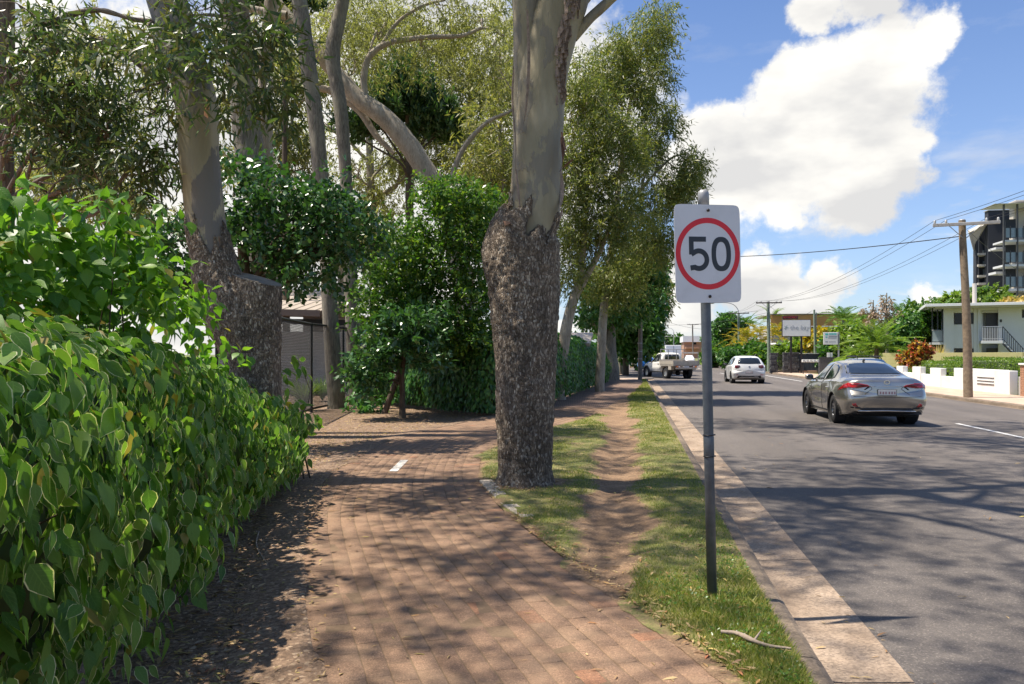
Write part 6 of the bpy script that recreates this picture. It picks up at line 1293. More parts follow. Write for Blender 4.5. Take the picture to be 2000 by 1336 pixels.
def ribbed_screen():
    Yp = 68.8; a, c = onY(1560, 689, Yp), onY(1642, 689, Yp); root = thing('screen_fence', 'navy ribbed metal screen behind the letterbox row', 'fence', (a.x, Yp, 0)); w = c.x - a.x; n = 34; rb = MB().box((0, 0, 0), (w / n * .55, .05, 1.40), 0, .01).mesh('rib', M['fence_navy'])
    MB().box((w / 2, .06, .85), (w, .03, 1.42)).build('sheet', M['fence_navy'], root)
    for k in range(n): obj('rib', rb, root, ((k + .5) * w / n, .02, .85))
    MB().box((w / 2, .03, 1.60), (w + .05, .12, .05)).build('cap', M['trim_white'], root); MB().box((w / 2, .0, .06), (w, .30, .24), 0, .01).build('brick_base', M['brick_base'], root)
    Y2 = 60.0; a, c = onY(1600, 699, Y2), onY(1668, 699, Y2); r2 = thing('low_wall', 'low charcoal wall just behind the silver sedan roof', 'wall', ((a.x + c.x) / 2, Y2, 0)); MB().box((0, .1, a.z / 2 - .03), (c.x - a.x, .2, a.z + .05), 0, .01).build('body', M['stone_grey'], r2); MB().box((0, .1, a.z + .03), (c.x - a.x + .06, .26, .06), 0, .01).build('coping', M['stone_dark'], r2)
    Yb = 62.0; a, c = onY(1641, 690, Yb), onY(1652, 690, Yb)
    rb2 = thing('white_screen', 'small white panel at the end of the navy screen', 'panel', ((a.x + c.x) / 2, 66, 0)); MB().box((0, 0, .85), ((c.x - a.x) * 1.05, .08, 1.6), 0, .01).build('panel', M['trim_white'], rb2); MB().box((0, -.05, .85), (.06, .05, 1.62)).build('batten', M['rail_grey'], rb2)
ribbed_screen()
def letterboxes():
    Yp = 64.5; a, c = onY(1566, 705, Yp), onY(1601, 705, Yp); root = thing('letterbox_row', 'row of small white letterboxes on a rail before the navy screen', 'letterbox', ((a.x + c.x) / 2, Yp, 0)); w = c.x - a.x; z = a.z
    for s in (-.42, .42): MB().box((s * w, 0, z / 2), (.05, .05, z)).build('leg', M['rail_dark'], root)
    MB().box((0, 0, z - .14), (w, .06, .05)).build('rail', M['rail_dark'], root)
    for k in range(5): x = -w / 2 + (k + .5) * w / 5; b = MB().box((x, 0, z), (w / 5 - .03, .3, .2), 0, .015).build('box', M['board_white'], root); MB().box((x, -.152, z + .02), (w / 5 * .6, .01, .025)).build('slot', M['rail_dark'], b)
letterboxes()
def text_mesh(txt, size, mat, name='lettering', depth=.004, sx=1.0):
    cu = bpy.data.curves.new(name, 'FONT'); cu.body = txt; cu.size = size; cu.extrude = depth; cu.align_x = 'LEFT'; cu.resolution_u = 3; o = bpy.data.objects.new(name, cu); COL.objects.link(o); bpy.context.view_layer.update()
    me = bpy.data.meshes.new_from_object(o.evaluated_get(bpy.context.evaluated_depsgraph_get())); bpy.data.objects.remove(o); me.materials.clear(); me.materials.append(M[mat]); return me
def boards():
    Yp = 67.5; a, c = onY(1527.5, 657.5, Yp), onY(1584, 624, Yp); root = thing('motel_sign', 'large white the bay motel board in a black frame with red strip above', 'sign', ((a.x + c.x) / 2, Yp, 0)); w, z0, z1 = c.x - a.x, a.z, c.z; zc = (z0 + z1) / 2
    MB().box((0, .12, zc), (w, .22, z1 - z0), 0, .02).build('frame', M['board_black'], root); bd = MB().box((0, 0, zc), (w - .10, .03, z1 - z0 - .09)).build('board', M['board_white'], root)
    t = obj('lettering', text_mesh('the bay', .52, 'board_ink', sx=1), bd, (-w * .22, -.02, zc - .12), (rad(90), 0, 0)); t.scale = (1.0 * (w * .66) / max(.1, max(v.co.x for v in t.data.vertices)), 1, 1)
    for k in range(5): an = rad(60 * k + 10); MB().lathe([(0, -.16), (.03, -.06), (.035, .04), (0, .12)], 6, 'Z', (0, 0, 0)).build('logo_petal', M['glass_rail'], bd, (-w * .36 + .09 * math.cos(an), -.02, zc + .02 + .11 * math.sin(an)), (0, rad(90) - an, 0)).scale = (1, .1, 1)
    for s in (-.18, .18): MB().box((s * w, .12, z0 / 2), (.14, .14, z0)).build('post', M['board_black'], root)
    q0, q1 = onY(1528.5, 623.2, Yp), onY(1559, 616.5, Yp); vb = MB().box(((q0.x + q1.x) / 2 - root.location.x, .12, (q0.z + q1.z) / 2), (q1.x - q0.x, .2, q1.z - q0.z), 0, .01).build('vacancy_strip', M['board_black'], root)
    t = obj('lettering', text_mesh('NO VACANCY', .26, 'board_red'), vb, (q0.x - root.location.x + .06, .01, q0.z + .05), (rad(90), 0, 0)); mx = max(v.co.x for v in t.data.vertices); t.scale = ((q1.x - q0.x - .12) / mx, 1, 1)
    Yp = 60.0; a, c = onY(1609, 673, Yp), onY(1637, 649, Yp); r2 = thing('agency_sign', 'white agency board with teal mark and faint grey lines on a pale post', 'sign', (c.x, Yp, 0)); w = c.x - a.x; z0, z1 = a.z, c.z
    MB().tube([(.05, .06, 0), (.05, .06, z1 + .03)], .07, 10).build('post', M['galv_light'], r2); bd = MB().box((-w / 2 - .03, 0, (z0 + z1) / 2), (w, .06, z1 - z0), 0, .01).build('board', M['board_white'], r2)
    for (x0, x1, y0, y1, m) in ((.12, .32, .76, .92, 'board_teal'), (.38, .92, .80, .92, 'board_teal'), (.36, .95, .62, .72, 'board_ink'), (.14, .28, .55, .66, 'board_teal'), (.32, .92, .50, .57, 'board_ink'), (.12, .30, .18, .28, 'board_ink'), (.36, .85, .20, .25, 'rail_grey')):
        MB().box((-w - .03 + (x0 + x1) / 2 * w, -.033, z0 + (y0 + y1) / 2 * (z1 - z0)), ((x1 - x0) * w, .004, (y1 - y0) * (z1 - z0))).build('print', M[m], bd)
boards()
def carport():
    a = at(1514, 671, 74); root = thing('carport', 'small carport with a sloping white roof behind the stone walls', 'carport', (a.x, a.y, 0)); e = at(1578, 683, 74) - a
    MB().box((e.x / 2, 1.5, a.z + e.z / 2), (math.hypot(e.x, e.z), 3.4, .14), 0, .01, 0, math.atan2(-e.z, e.x)).build('roof', M['roof_white'], root)
    for x, y_ in ((.25, .1), (1.2, .1), (.25, 2.8), (2.6, .1)): MB().box((x, y_, a.z / 2 - .1), (.1, .1, a.z - .1)).build('post', M['rail_dark'], root)
carport()

# ------------------------------------------------------------------ right-hand planting
def frond_mesh(L, droop, leaf, seed, n=32, w=.21, lw=.030, up=.35):
    rg = np.random.default_rng(seed); V, F, tt = [], [], []
    for i in range(n):
        q = .12 + .88 * i / (n - 1); x = L * q; z = L * (up * q - droop * q * q)
        for s in (-1, 1):
            l = w * L * math.sin(math.pi * (.12 + .85 * q)) ** .7 * rg.uniform(.85, 1.1); b0 = len(V); dx = l * .55
            V += [(x - lw * .5, 0, z), (x + lw * .5, 0, z), (x + dx + lw * .3, s * l * .75, z - l * rg.uniform(.12, .4)), (x + dx, s * l * .78, z - l * rg.uniform(.15, .4))]; F.append((b0, b0 + 1, b0 + 2, b0 + 3)); tt += [rg.random()] * 4
    for i in range(8):
        q0, q1 = i / 8, (i + 1) / 8; b0 = len(V)
        for q in (q0, q1):
            z = L * (up * q - droop * q * q); V += [(L * q, -.02 * (1.2 - q), z), (L * q, .02 * (1.2 - q), z)]
        F.append((b0, b0 + 1, b0 + 3, b0 + 2)); tt += [.5] * 4
    return mesh_arr('frond', np.array(V), np.array(F), M[leaf], {'tint': tt})
def palm(label, p, stems, leaf, seed, L=2.0, nf=12, r=.1, bark='bark_grey', droop=.85, up=(.2, 1.2), name='palm_tree', group=None):
    rg = np.random.default_rng(seed); root = thing(name, label, 'palm', (p[0], p[1], 0), 0, group); fm = [frond_mesh(L, droop * k, leaf, seed + i, up=.35) for i, k in enumerate((.7, 1.0, 1.3))]
    for (dx, dy, h) in stems:
        b = MB(); b.tube(spline([(dx * .3, dy * .3, -.1), (dx * .7, dy * .7, h * .5), (dx, dy, h)], 8), np.linspace(r * 1.25, r * .8, 8), 10); b.build('trunk', M[bark], root)
        for k in range(nf):
            o = obj('frond', fm[int(rg.integers(3))], root, (dx, dy, h - .05), (0, -rg.uniform(*up) + .25, 2.4 * k + rg.uniform(-.3, .3))); o.rotation_euler = (0, -rg.uniform(*up), 2.4 * k + rg.uniform(-.3, .3)); o.scale = (rg.uniform(.8, 1.15),) * 3
    return root
def pp(px, d): q = at(px, 700, d); return (q.x, q.y)
palm('golden cane palm clump just left of the greenish power pole', pp(1472, 84), [(-.6, 0, 3.2), (.4, .3, 3.8), (0, -.3, 2.6), (-1.1, .2, 2.4), (1.0, 0, 3.0)], 'leaf_golden', 201, 2.0, 9, .06, 'bark_pale')
palm('golden cane palm clump right of the greenish power pole', pp(1522, 82), [(0, 0, 4.0), (.5, .2, 3.2), (-.6, 0, 3.4), (.9, -.2, 2.4)], 'leaf_golden', 202, 2.0, 9, .06, 'bark_pale')
palm('fan of golden palm fronds behind the curved street light pole', pp(1450, 90), [(-.4, 0, 3.0), (.5, 0, 2.4), (0, .3, 3.8)], 'leaf_golden', 203, 1.9, 10, .06, 'bark_pale')
palm('green palm top showing above the golden palms', pp(1460, 104), [(0, 0, 5.4)], 'leaf_palm', 204, 2.0, 14, .12)
palm('tall green palm just behind the greenish power pole', pp(1508, 92), [(0, 0, 5.6)], 'leaf_lime', 205, 1.9, 12, .1)
palm('foxtail palm with arching fronds before the orange fascia', pp(1647, 80), [(0, 0, 5.0)], 'leaf_palm', 206, 2.3, 16, .15)
palm('second foxtail palm right behind the first', pp(1664, 84), [(0, 0, 4.6)], 'leaf_palm', 207, 2.2, 14, .13)
palm('low spreading date palm behind the silver sedan', pp(1712, 52), [(0, 0, 1.9)], 'leaf_lime', 208, 2.5, 36, .16, 'bark_brown', .75, (-.35, 1.35))
palm('low spreading cycad palm left of the date palm', pp(1672, 54), [(0, 0, 1.2)], 'leaf_lime', 209, 1.6, 26, .14, 'bark_brown', .9, (.0, 1.3))
palm('dark palm peeping over the shrubs near the flats', pp(1757, 78), [(0, 0, 5.4)], 'leaf_palm', 210, 1.6, 14, .1)
palm('slim palm crown above the flat roof', pp(1846, 84), [(0, 0, 6.2)], 'leaf_palm', 211, 1.9, 14, .12)
far_tree('dense green tree far along the right footpath', 1412, 700, 104, [(1408, 636, 15, 18), (1425, 655, 20, 22), (1395, 668, 15, 15), (1440, 640, 16, 16), (1420, 622, 12, 10)], 5200, 'leaf_mid', 221, depth=2.0)
far_tree('low bushy green shrub line end at the far footpath', 1398, 706, 96, [(1395, 690, 14, 12), (1412, 692, 15, 12), (1385, 693, 9, 9)], 2600, 'leaf_bright', 222, name='shrub', depth=1.2, cat='shrub')
far_tree('leafy green shrub overhanging the low stone wall', 1448, 708, 82, [(1440, 692, 16, 14), (1465, 690, 18, 14), (1425, 695, 12, 10), (1480, 682, 14, 12)], 3600, 'leaf_mid', 223, name='shrub', depth=1.2, cat='shrub')
far_tree('bright shrub against the greenish power pole foot', 1490, 716, 72, [(1489, 702, 9, 12), (1484, 690, 9, 9)], 1500, 'leaf_bright', 224, name='shrub', depth=.6, cat='shrub')
far_tree('yellow-green shrub below the large white board', 1560, 705, 74, [(1548, 678, 15, 10), (1570, 672, 16, 12), (1590, 680, 14, 11), (1535, 682, 12, 8), (1600, 665, 12, 12)], 3600, 'leaf_lime', 225, name='shrub', depth=1.5, cat='shrub')
far_tree('golden shrub between the boards', 1598, 705, 71, [(1600, 655, 10, 12), (1606, 672, 12, 12), (1590, 664, 9, 9)], 1700, 'leaf_golden', 226, name='shrub', depth=1.0, cat='shrub')
far_tree('dark shrub under the agency board', 1628, 705, 66, [(1622, 684, 18, 9), (1645, 680, 14, 12), (1640, 668, 10, 9)], 1900, 'leaf_mid', 227, name='shrub', depth=1.0, cat='shrub')
far_tree('lime bushy shrub right of the agency board', 1655, 705, 64, [(1650, 660, 14, 14), (1668, 665, 15, 14), (1685, 655, 14, 12), (1660, 645, 12, 10), (1690, 672, 16, 12)], 4200, 'leaf_lime', 228, name='shrub', depth=1.4, cat='shrub')
far_tree('broad green tree left of the white flats', 1792, 705, 66, [(1800, 622, 22, 22), (1820, 640, 18, 24), (1780, 640, 20, 22), (1800, 660, 26, 22), (1770, 665, 18, 18), (1825, 665, 14, 18), (1795, 600, 12, 12)], 9000, 'leaf_bright', 229, depth=2.0, ll=(.2, .34))
far_tree('dark green shrub mass behind the date palm', 1745, 705, 62, [(1740, 660, 18, 18), (1755, 640, 18, 18), (1720, 655, 14, 14), (1765, 625, 16, 14), (1750, 675, 20, 16)], 5200, 'leaf_mid', 230, name='shrub', depth=1.6, cat='shrub', ll=(.2, .34))
far_tree('lime treetop over the flat roof left of the weathered pole', 1868, 705, 88, [(1862, 586, 16, 12), (1876, 590, 14, 10), (1848, 592, 12, 8)], 2600, 'leaf_lime', 231, depth=1.6)
far_tree('lime treetop over the flat roof right of the weathered pole', 1912, 705, 88, [(1908, 580, 14, 18), (1920, 588, 14, 12)], 2600, 'leaf_bright', 232, depth=1.6)
far_tree('yellow-green treetop in front of the charcoal block', 1945, 705, 86, [(1945, 580, 16, 16), (1932, 590, 12, 9), (1960, 588, 12, 9)], 2600, 'leaf_lime', 233, depth=1.6)
far_tree('bronze low treetop over the right end of the flat roof', 1980, 705, 84, [(1978, 591, 15, 7), (1995, 592, 12, 6)], 1500, 'leaf_straw', 234, depth=1.4)
far_tree('croton bush with red, yellow and bronze leaves behind the white wall', 1790, 722, 44, [(1794, 676, 13, 11), (1782, 689, 14, 12), (1803, 690, 12, 12), (1772, 700, 8, 8), (1792, 704, 13, 9)], 1500, 'leaf_croton', 235, name='croton_bush', depth=.6, ll=(.14, .24), spray=.25, cat='shrub')
strap_plant('strap_plant', 'spiky green plant in front of the croton bush', at(1790, 722, 43) * Vector((1, 1, 0)) if False else (*pp(1786, 42.5), 0), 1.0, 70, 'leaf_palm', 236, .7, .05)
strap_plant('grass_clump', 'tan ornamental grass clump against the white flats', (*pp(1829, 49), 0), 2.2, 300, 'leaf_straw', 237, 1.2, .02, 'grass')
strap_plant('strap_plant', 'second spiky green plant near the low clipped hedge', (*pp(1812, 41.5), 0), .9, 60, 'leaf_palm', 238, .6, .05)
def dead_tree(label, px, d, top, seed):
    a = at(px, 700, d); tp = at(px, top, d)
    return tree('dead_tree', label, [px_path([(px, 702, 3.4), (px + 1, 650, 2.8), (px - 1, 610, 2.0), (px, top, .8)], d)], grp('', [(px, top + 12, 7, 10), (px - 3, top + 30, 9, 12), (px + 5, top + 24, 9, 10), (px, top + 48, 11, 14), (px - 14, top + 20, 8, 5), (px + 12, top + 40, 9, 9)], d, .5), 330, 'leaf_dead', 'bark_grey', seed, spray=.3, droop=.5, per=6, ll=(.16, .3), lw=.3, twig=50, limb_r=.03, seg=10, n=24)
dead_tree('taller dead tree with curled brown leaves behind the date palm', 1732, 58, 572, 241)
dead_tree('shorter dead tree with curled brown leaves left of the taller one', 1706, 59, 586, 242)
# ------------------------------------------------------------------ vehicles
def shell(st, ncs=64, ny=150, defo=None, sm=.05):
    """lofted body: st rows (y, z_bottom, z_belt, z_top, w_sill, w_mid, w_belt, w_top); returns grid points and faces"""
    st = np.asarray(st, float); y = np.linspace(st[0, 0], st[-1, 0], ny); A = np.stack([np.interp(y, st[:, 0], st[:, k]) for k in range(1, 8)], 1)
    k = max(1, int(sm / (y[1] - y[0]))); pad = np.pad(A, ((k * 2, k * 2), (0, 0)), mode='edge'); ker = np.hanning(4 * k + 3)[1:-1]; ker /= ker.sum(); A = np.stack([np.convolve(pad[:, c], ker, 'valid')[:ny] for c in range(7)], 1)
    rows = []
    for (zb, zl, zt, ws, wm, wb, wt), yy in zip(A, y):
        kk = np.clip((zt - zl) / .45, 0, 1)
        half = [(0, zb), (ws - .10, zb), (ws - .015, zb + .03), (ws, zb + .09), (wm, zb + .42 * (zl - zb)), (wm - .004, zb + .72 * (zl - zb)), (wb, zl - .02), (wb - .035, zl + .022), (wt + (wb - wt) * .42, zl + (zt - zl) * .52), (wt, zt - .02 - .055 * kk), (wt - .10, zt - .012 - .012 * kk), (wt * .45, zt - .003), (0, zt)]
        c = spline(half, ncs); c[0, 0] = c[-1, 0] = 0; full = np.vstack([c, (c * [-1, 1])[-2:0:-1]]); rows.append(np.c_[full[:, 0], np.full(len(full), yy), full[:, 1]])
    P = np.array(rows); n = P.shape[1]
    if defo is not None: P = defo(P)
    V = P.reshape(-1, 3); F = [(i * n + j, (i + 1) * n + j, (i + 1) * n + (j + 1) % n, i * n + (j + 1) % n) for i in range(ny - 1) for j in range(n)]
    caps = []
    for i in (0, ny - 1): V = np.vstack([V, P[i].mean(0)[None]]); c = len(V) - 1; caps += [(c, i * n + j, i * n + (j + 1) % n) if i == 0 else (c, i * n + (j + 1) % n, i * n + j) for j in range(n)]
    return V, F, caps
def body_mesh(name, V, F, caps, mat, arches=(), ar=.36):
    V = V.copy(); side = np.abs(V[:, 0]) > .45; drop = set()
    for (ya, za, r) in arches:
        dy, dz = V[:, 1] - ya, V[:, 2] - za; d = np.hypot(dy, dz); m = side & (np.abs(d - r) < .03); s = r / np.maximum(d, 1e-6); V[m, 1] = ya + dy[m] * s[m]; V[m, 2] = za + dz[m] * s[m]
    keep = []
    for f in F:
        c = V[list(f)].mean(0); bad = False
        for (ya, za, r) in arches:
            if abs(c[0]) > .45 and math.hypot(c[1] - ya, c[2] - za) < r - .002: bad = True
        if not bad: keep.append(f)
    me = bpy.data.meshes.new(name); me.from_pydata([tuple(v) for v in V], [], keep + caps); me.polygons.foreach_set('use_smooth', [True] * len(me.polygons)); me.materials.append(M[mat]); me.update(); return me
class Veh:
    def __init__(s, name, label, cat, loc, rz, st, mat, arches=(), defo=None, sm=.05, scale=1.0):
        s.root = thing(name, label, cat, loc, rz); s.root.scale = (scale,) * 3; V, F, caps = shell(st, defo=defo, sm=sm); s.bvh = BVHTree.FromPolygons([tuple(v) for v in V], [tuple(f) for f in F] + [tuple(c) for c in caps]); s.body = obj('body', body_mesh('body', V, F, caps, mat, arches), s.root)
    def hit(s, view, a, b):
        if view == 'rear': o, d = Vector((a, -3, b)), Vector((0, 1, 0))
        elif view == 'front': o, d = Vector((a, 9, b)), Vector((0, -1, 0))
        elif view == 'left': o, d = Vector((-3, a, b)), Vector((1, 0, 0))
        elif view == 'right': o, d = Vector((3, a, b)), Vector((-1, 0, 0))
        h = s.bvh.ray_cast(o, d)
        if h[0] is None: return None
        n = h[1]; n = n if n.dot(d) < 0 else -n
        return h[0], n
    def patch(s, name, mat, view, poly, off=.006, parent=None, rings=5, step=.04):
        """panel of the given outline laid on the body as seen from view; outline star-shaped about its centre"""
        out = []
        for i, p in enumerate(poly):
            q = poly[(i + 1) % len(poly)]; L = math.hypot(q[0] - p[0], q[1] - p[1]); n = max(1, int(L / step)); out += [(p[0] + (q[0] - p[0]) * k / n, p[1] + (q[1] - p[1]) * k / n) for k in range(n)]
        c = (sum(p[0] for p in out) / len(out), sum(p[1] for p in out) / len(out)); n = len(out); V, last = [], None
        def pt(a, b, o):
            h = s.hit(view, a, b)
            if h is None:
                for q in (.97, .94, .9, .8, .6):
                    h = s.hit(view, c[0] + (a - c[0]) * q, c[1] + (b - c[1]) * q)
                    if h: break
            if h is None: return Vector((0, 0, 0))
            return h[0] + h[1] * o
        V = [pt(a, b, -.01) for a, b in out]
        for r in range(rings): q = 1 - r / rings; V += [pt(c[0] + (a - c[0]) * q, c[1] + (b - c[1]) * q, off) for a, b in out]
        V.append(pt(c[0], c[1], off)); F = []
        for r in range(rings): F += [(r * n + k, r * n + (k + 1) % n, (r + 1) * n + (k + 1) % n, (r + 1) * n + k) for k in range(n)]
        F += [(rings * n + k, rings * n + (k + 1) % n, (rings + 1) * n) for k in range(n)]
        me = bpy.data.meshes.new(name); me.from_pydata([tuple(v) for v in V], [], F); me.polygons.foreach_set('use_smooth', [True] * len(F)); me.materials.append(M[mat]); me.update(); return obj(name, me, parent or s.root)
    def both(s, name, mat, poly, **k): return [s.patch(name, mat, v, poly, **k) for v in ('left', 'right')]
    def rear2(s, name, mat, poly, **k): return [s.patch(name, mat, 'rear', [(sg * a, b) for a, b in poly], **k) for sg in (-1, 1)]
    def wheel(s, x, y, r, w, spokes=10, rim='alloy', twin=1):
        sg = 1 if x > 0 else -1; wh = obj('wheel', MB().lathe([(r * .60, -w / 2), (r * .93, -w / 2), (r * .985, -w * .38), (r, -w * .2), (r, w * .2), (r * .985, w * .38), (r * .93, w / 2), (r * .60, w / 2)], 40, 'X').mesh('tyre', M['rubber']), s.root, (x, y, r))
        b = MB(); b.lathe([(r * .66, sg * w * .46), (r * .63, sg * w * .47), (r * .60, sg * w * .30), (r * .60, -sg * w * .4)], 36, 'X'); b.lathe([(0, sg * w * .36), (r * .13, sg * w * .36), (r * .16, sg * w * .28), (r * .16, 0)], 20, 'X')
        for k in range(spokes):
            a = 2 * math.pi * k / spokes; u, v = math.cos(a), math.sin(a); t = r * (.045 if spokes > 7 else .085)
            b.add([(sg * w * q, u * rr - v * ss * t, v * rr + u * ss * t) for rr, q in ((r * .12, .34), (r * .64, .44)) for ss in (-1, 1)] + [(sg * w * (q - .12), u * rr - v * ss * t, v * rr + u * ss * t) for rr, q in ((r * .12, .34), (r * .64, .44)) for ss in (-1, 1)], [(0, 1, 3, 2), (4, 6, 7, 5), (0, 2, 6, 4), (1, 5, 7, 3)])
        b.build('rim', M[rim], wh); MB().lathe([(0, 0), (r * .58, 0), (r * .58, .02)], 24, 'X').build('brake_disc', M['underbody'], wh)
        MB().lathe([(r * 1.13, -w * .75), (r * 1.13, w * .30)], 30, 'X').build('arch_liner', M['underbody'], s.root, (x - sg * .02, y, r))
        return wh
    def mirror(s, x, y, z, mat):
        b = MB(); sg = 1 if x > 0 else -1; b.lathe([(0, -.10), (.05, -.095), (.075, -.05), (.08, .04), (.05, .09), (0, .10)], 14, 'X', (0, 0, 0)); m = b.build('mirror', M[mat], s.root, (x + sg * .08, y, z)); m.scale = (1, .8, 1); MB().box((x - sg * .02, y, z - .05), (.12, .05, .04)).build('mirror_stalk', M['black_plastic'], s.root)
        MB().box((0, -.09, 0), (.15, .012, .10), 0, .004).build('mirror_glass', M['car_glass'], m); return m
    def plate(s, z, w=.37, h=.12, mat='plate_white', ink='plate_maroon'):
        y = min(s.hit('rear', a, z + b)[0].y for a in (-w / 2, w / 2) for b in (-h / 2, h / 2)); p = MB().box((0, y - .012, z), (w, .012, h), 0, .003).build('number_plate', M[mat], s.root); MB().box((0, y - .0075, z), (w + .02, .010, h + .02)).build('plate_frame', M['black_plastic'], s.root)
        for k in range(6): MB().box((-w * .38 + k * w * .152 + (.012 if k > 2 else 0), y - .0185, z - .005), (w * .07, .002, h * .42)).build('plate_character', M[ink], p)
        return p
    def seam(s, view, pts, w=.012):
        for a, c in zip(pts, pts[1:]):
            n = max(2, int(math.hypot(c[0] - a[0], c[1] - a[1]) / .05)); P = [s.hit(view, a[0] + (c[0] - a[0]) * k / n, a[1] + (c[1] - a[1]) * k / n) for k in range(n + 1)]; P = [h[0] + h[1] * .0005 for h in P if h]
            if len(P) > 1: MB().tube(P, w / 2, 4, cap=False).build('panel_gap', M['underbody'], s.root)

def sedan():
    st = [(0.0, .36, .80, .93, .66, .70, .70, .52), (.05, .30, .84, 1.02, .74, .79, .79, .60), (.16, .25, .90, 1.062, .80, .85, .84, .66), (.40, .23, .945, 1.082, .84, .89, .865, .67), (.80, .20, .955, 1.115, .86, .905, .875, .64), (1.20, .19, .95, 1.265, .865, .90, .875, .585), (1.62, .18, .935, 1.385, .865, .895, .875, .565), (2.15, .18, .915, 1.435, .865, .895, .875, .575), (2.70, .18, .905, 1.405, .865, .89, .87, .575), (3.10, .18, .895, 1.27, .86, .89, .865, .585), (3.55, .18, .88, 1.035, .85, .89, .855, .62), (4.15, .19, .80, .93, .83, .87, .80, .60), (4.50, .21, .68, .80, .74, .78, .70, .48), (4.66, .28, .55, .64, .5, .55, .5, .3)]
    def defo(P):
        y, z = P[..., 1].copy(), P[..., 2]; wgt = np.clip((.5 - y) / .5, 0, 1); f = np.interp(z, [.2, .32, .45, .60, .68, .80, .93, 1.0, 1.08], [.10, .03, -.03, -.045, -.03, .06, .03, -.015, .0]); P[..., 1] = y + f * wgt
        # wheel-arch swell and waist tuck
        for ya in (.98, 3.80):
            sw = .022 * np.exp(-((y - ya) / .42) ** 2) * np.exp(-((z - .66) / .16) ** 2); P[..., 0] += np.sign(P[..., 0]) * sw * (np.abs(P[..., 0]) > .6)
        tuck = -.028 * np.exp(-((z - .52) / .09) ** 2) * np.clip(1 - np.abs(y - 2.4) / 1.2, 0, 1); P[..., 0] += np.sign(P[..., 0]) * tuck * (np.abs(P[..., 0]) > .6); return P
    R = .335; v = Veh('car', 'silver sedan driving away in the near lane, sunlit boot and dark windows', 'car', (5.66, 18.95, ROAD_Z), 0, st, 'paint_silver', [(.98, R, .385), (3.80, R, .385)], defo, scale=1.035)
    v.patch('rear_window', 'car_glass', 'rear', [(-.60, 1.135), (-.40, 1.128), (0, 1.125), (.40, 1.128), (.60, 1.135), (.535, 1.27), (.475, 1.365), (.25, 1.392), (0, 1.398), (-.25, 1.392), (-.475, 1.365), (-.535, 1.27)], .004, rings=6)
    v.both('side_window', 'car_glass', [(1.22, 1.035), (1.34, 1.16), (1.55, 1.275), (1.80, 1.335), (2.06, 1.352), (2.10, .972), (1.70, .985), (1.36, .998)], off=.004)
    v.both('side_window', 'car_glass', [(2.16, .970), (2.12, 1.352), (2.5, 1.34), (2.78, 1.275), (3.05, 1.13), (3.30, .965), (2.7, .955)], off=.004)
    v.both('sill_strip', 'black_plastic', [(1.40, .235), (3.4, .235), (3.4, .275), (1.40, .275)], off=.006, rings=2)
    for sg in (-1, 1):
        t = v.patch('tail_light', 'tail_red', 'rear', [(sg * .33, .872), (sg * .40, .912), (sg * .60, .940), (sg * .77, .945), (sg * .80, .90), (sg * .77, .845), (sg * .62, .838), (sg * .50, .853)], .010, rings=5, step=.03)
        v.patch('light_trim', 'tail_dark', 'rear', [(sg * .36, .885), (sg * .45, .915), (sg * .66, .930), (sg * .74, .915), (sg * .60, .893)], .014, t, rings=3)
        v.patch('light_bar', 'lamp_clear', 'rear', [(sg * .44, .838), (sg * .70, .822), (sg * .72, .834), (sg * .56, .845)], .008, t, rings=2)
        v.patch('light_recess', 'black_plastic', 'rear', [(sg * .33, .865), (sg * .44, .795), (sg * .47, .80), (sg * .40, .862)], .004, rings=2)
        vw = 'left' if sg < 0 else 'right'
        v.patch('tail_light', 'tail_red', vw, [(.05, .945), (.16, .940), (.34, .86), (.56, .76), (.40, .785), (.22, .82), (.08, .85)], .007, rings=4, step=.03)
        v.patch('reflector', 'tail_red', 'rear', [(sg * .60, .43), (sg * .70, .44), (sg * .72, .50), (sg * .66, .505)], .006, rings=3)
        v.patch('bumper_vent', 'black_plastic', 'rear', [(sg * .50, .375), (sg * .74, .405), (sg * .75, .43), (sg * .56, .42)], .005, rings=2)
    v.patch('diffuser', 'black_plastic', 'rear', [(-.62, .30), (-.5, .40), (0, .405), (.5, .40), (.62, .30), (.4, .27), (0, .262), (-.4, .27)], .006)
    v.patch('chrome_strip', 'chrome', 'rear', [(-.60, .325), (0, .335), (.60, .325), (.60, .345), (0, .357), (-.60, .345)], .012, rings=2)
    v.patch('boot_lip', 'chrome', 'rear', [(-.32, .872), (.32, .872), (.32, .884), (-.32, .884)], .008, rings=2)
    v.plate(.742); e = v.hit('rear', 0, .965)[0]; b = MB(); plate_ring(b, ring_poly(.062, .045, 28), ring_poly(.047, .032, 28), -.012, .0); b.tube([(-.022, -.006, .024), (-.016, -.006, -.014), (.04, -.006, -.012)], .006, 6); b.build('emblem', M['chrome'], v.root, (0, e.y - .004, .965))
    for x in (-.772, .772):
        for y in (.98, 3.80): v.wheel(x, y, R, .225, 10, 'alloy_dark')
    for sg in (-1, 1): v.mirror(sg * .90, 3.02, 1.0, 'paint_silver')
    for vw in ('left', 'right'):
        v.seam(vw, [(2.12, .95), (2.13, .6), (2.10, .27)]); v.seam(vw, [(1.36, .98), (1.33, .8), (1.42, .55), (1.62, .28)]); v.seam(vw, [(3.28, .95), (3.24, .6), (3.30, .27)])
        for y in (1.52, 2.42): h = v.hit(vw, y, .80)[0]; MB().box((h.x * 1.012, y, .80), (.03, .2, .03), 0, .01).build('door_handle', M['chrome'], v.root)
    v.seam('rear', [(-.70, .66), (-.4, .645), (.4, .645), (.70, .66)]); v.seam('rear', [(-.33, .87), (-.30, .82), (-.46, .70)]); v.seam('rear', [(.33, .87), (.30, .82), (.46, .70)])
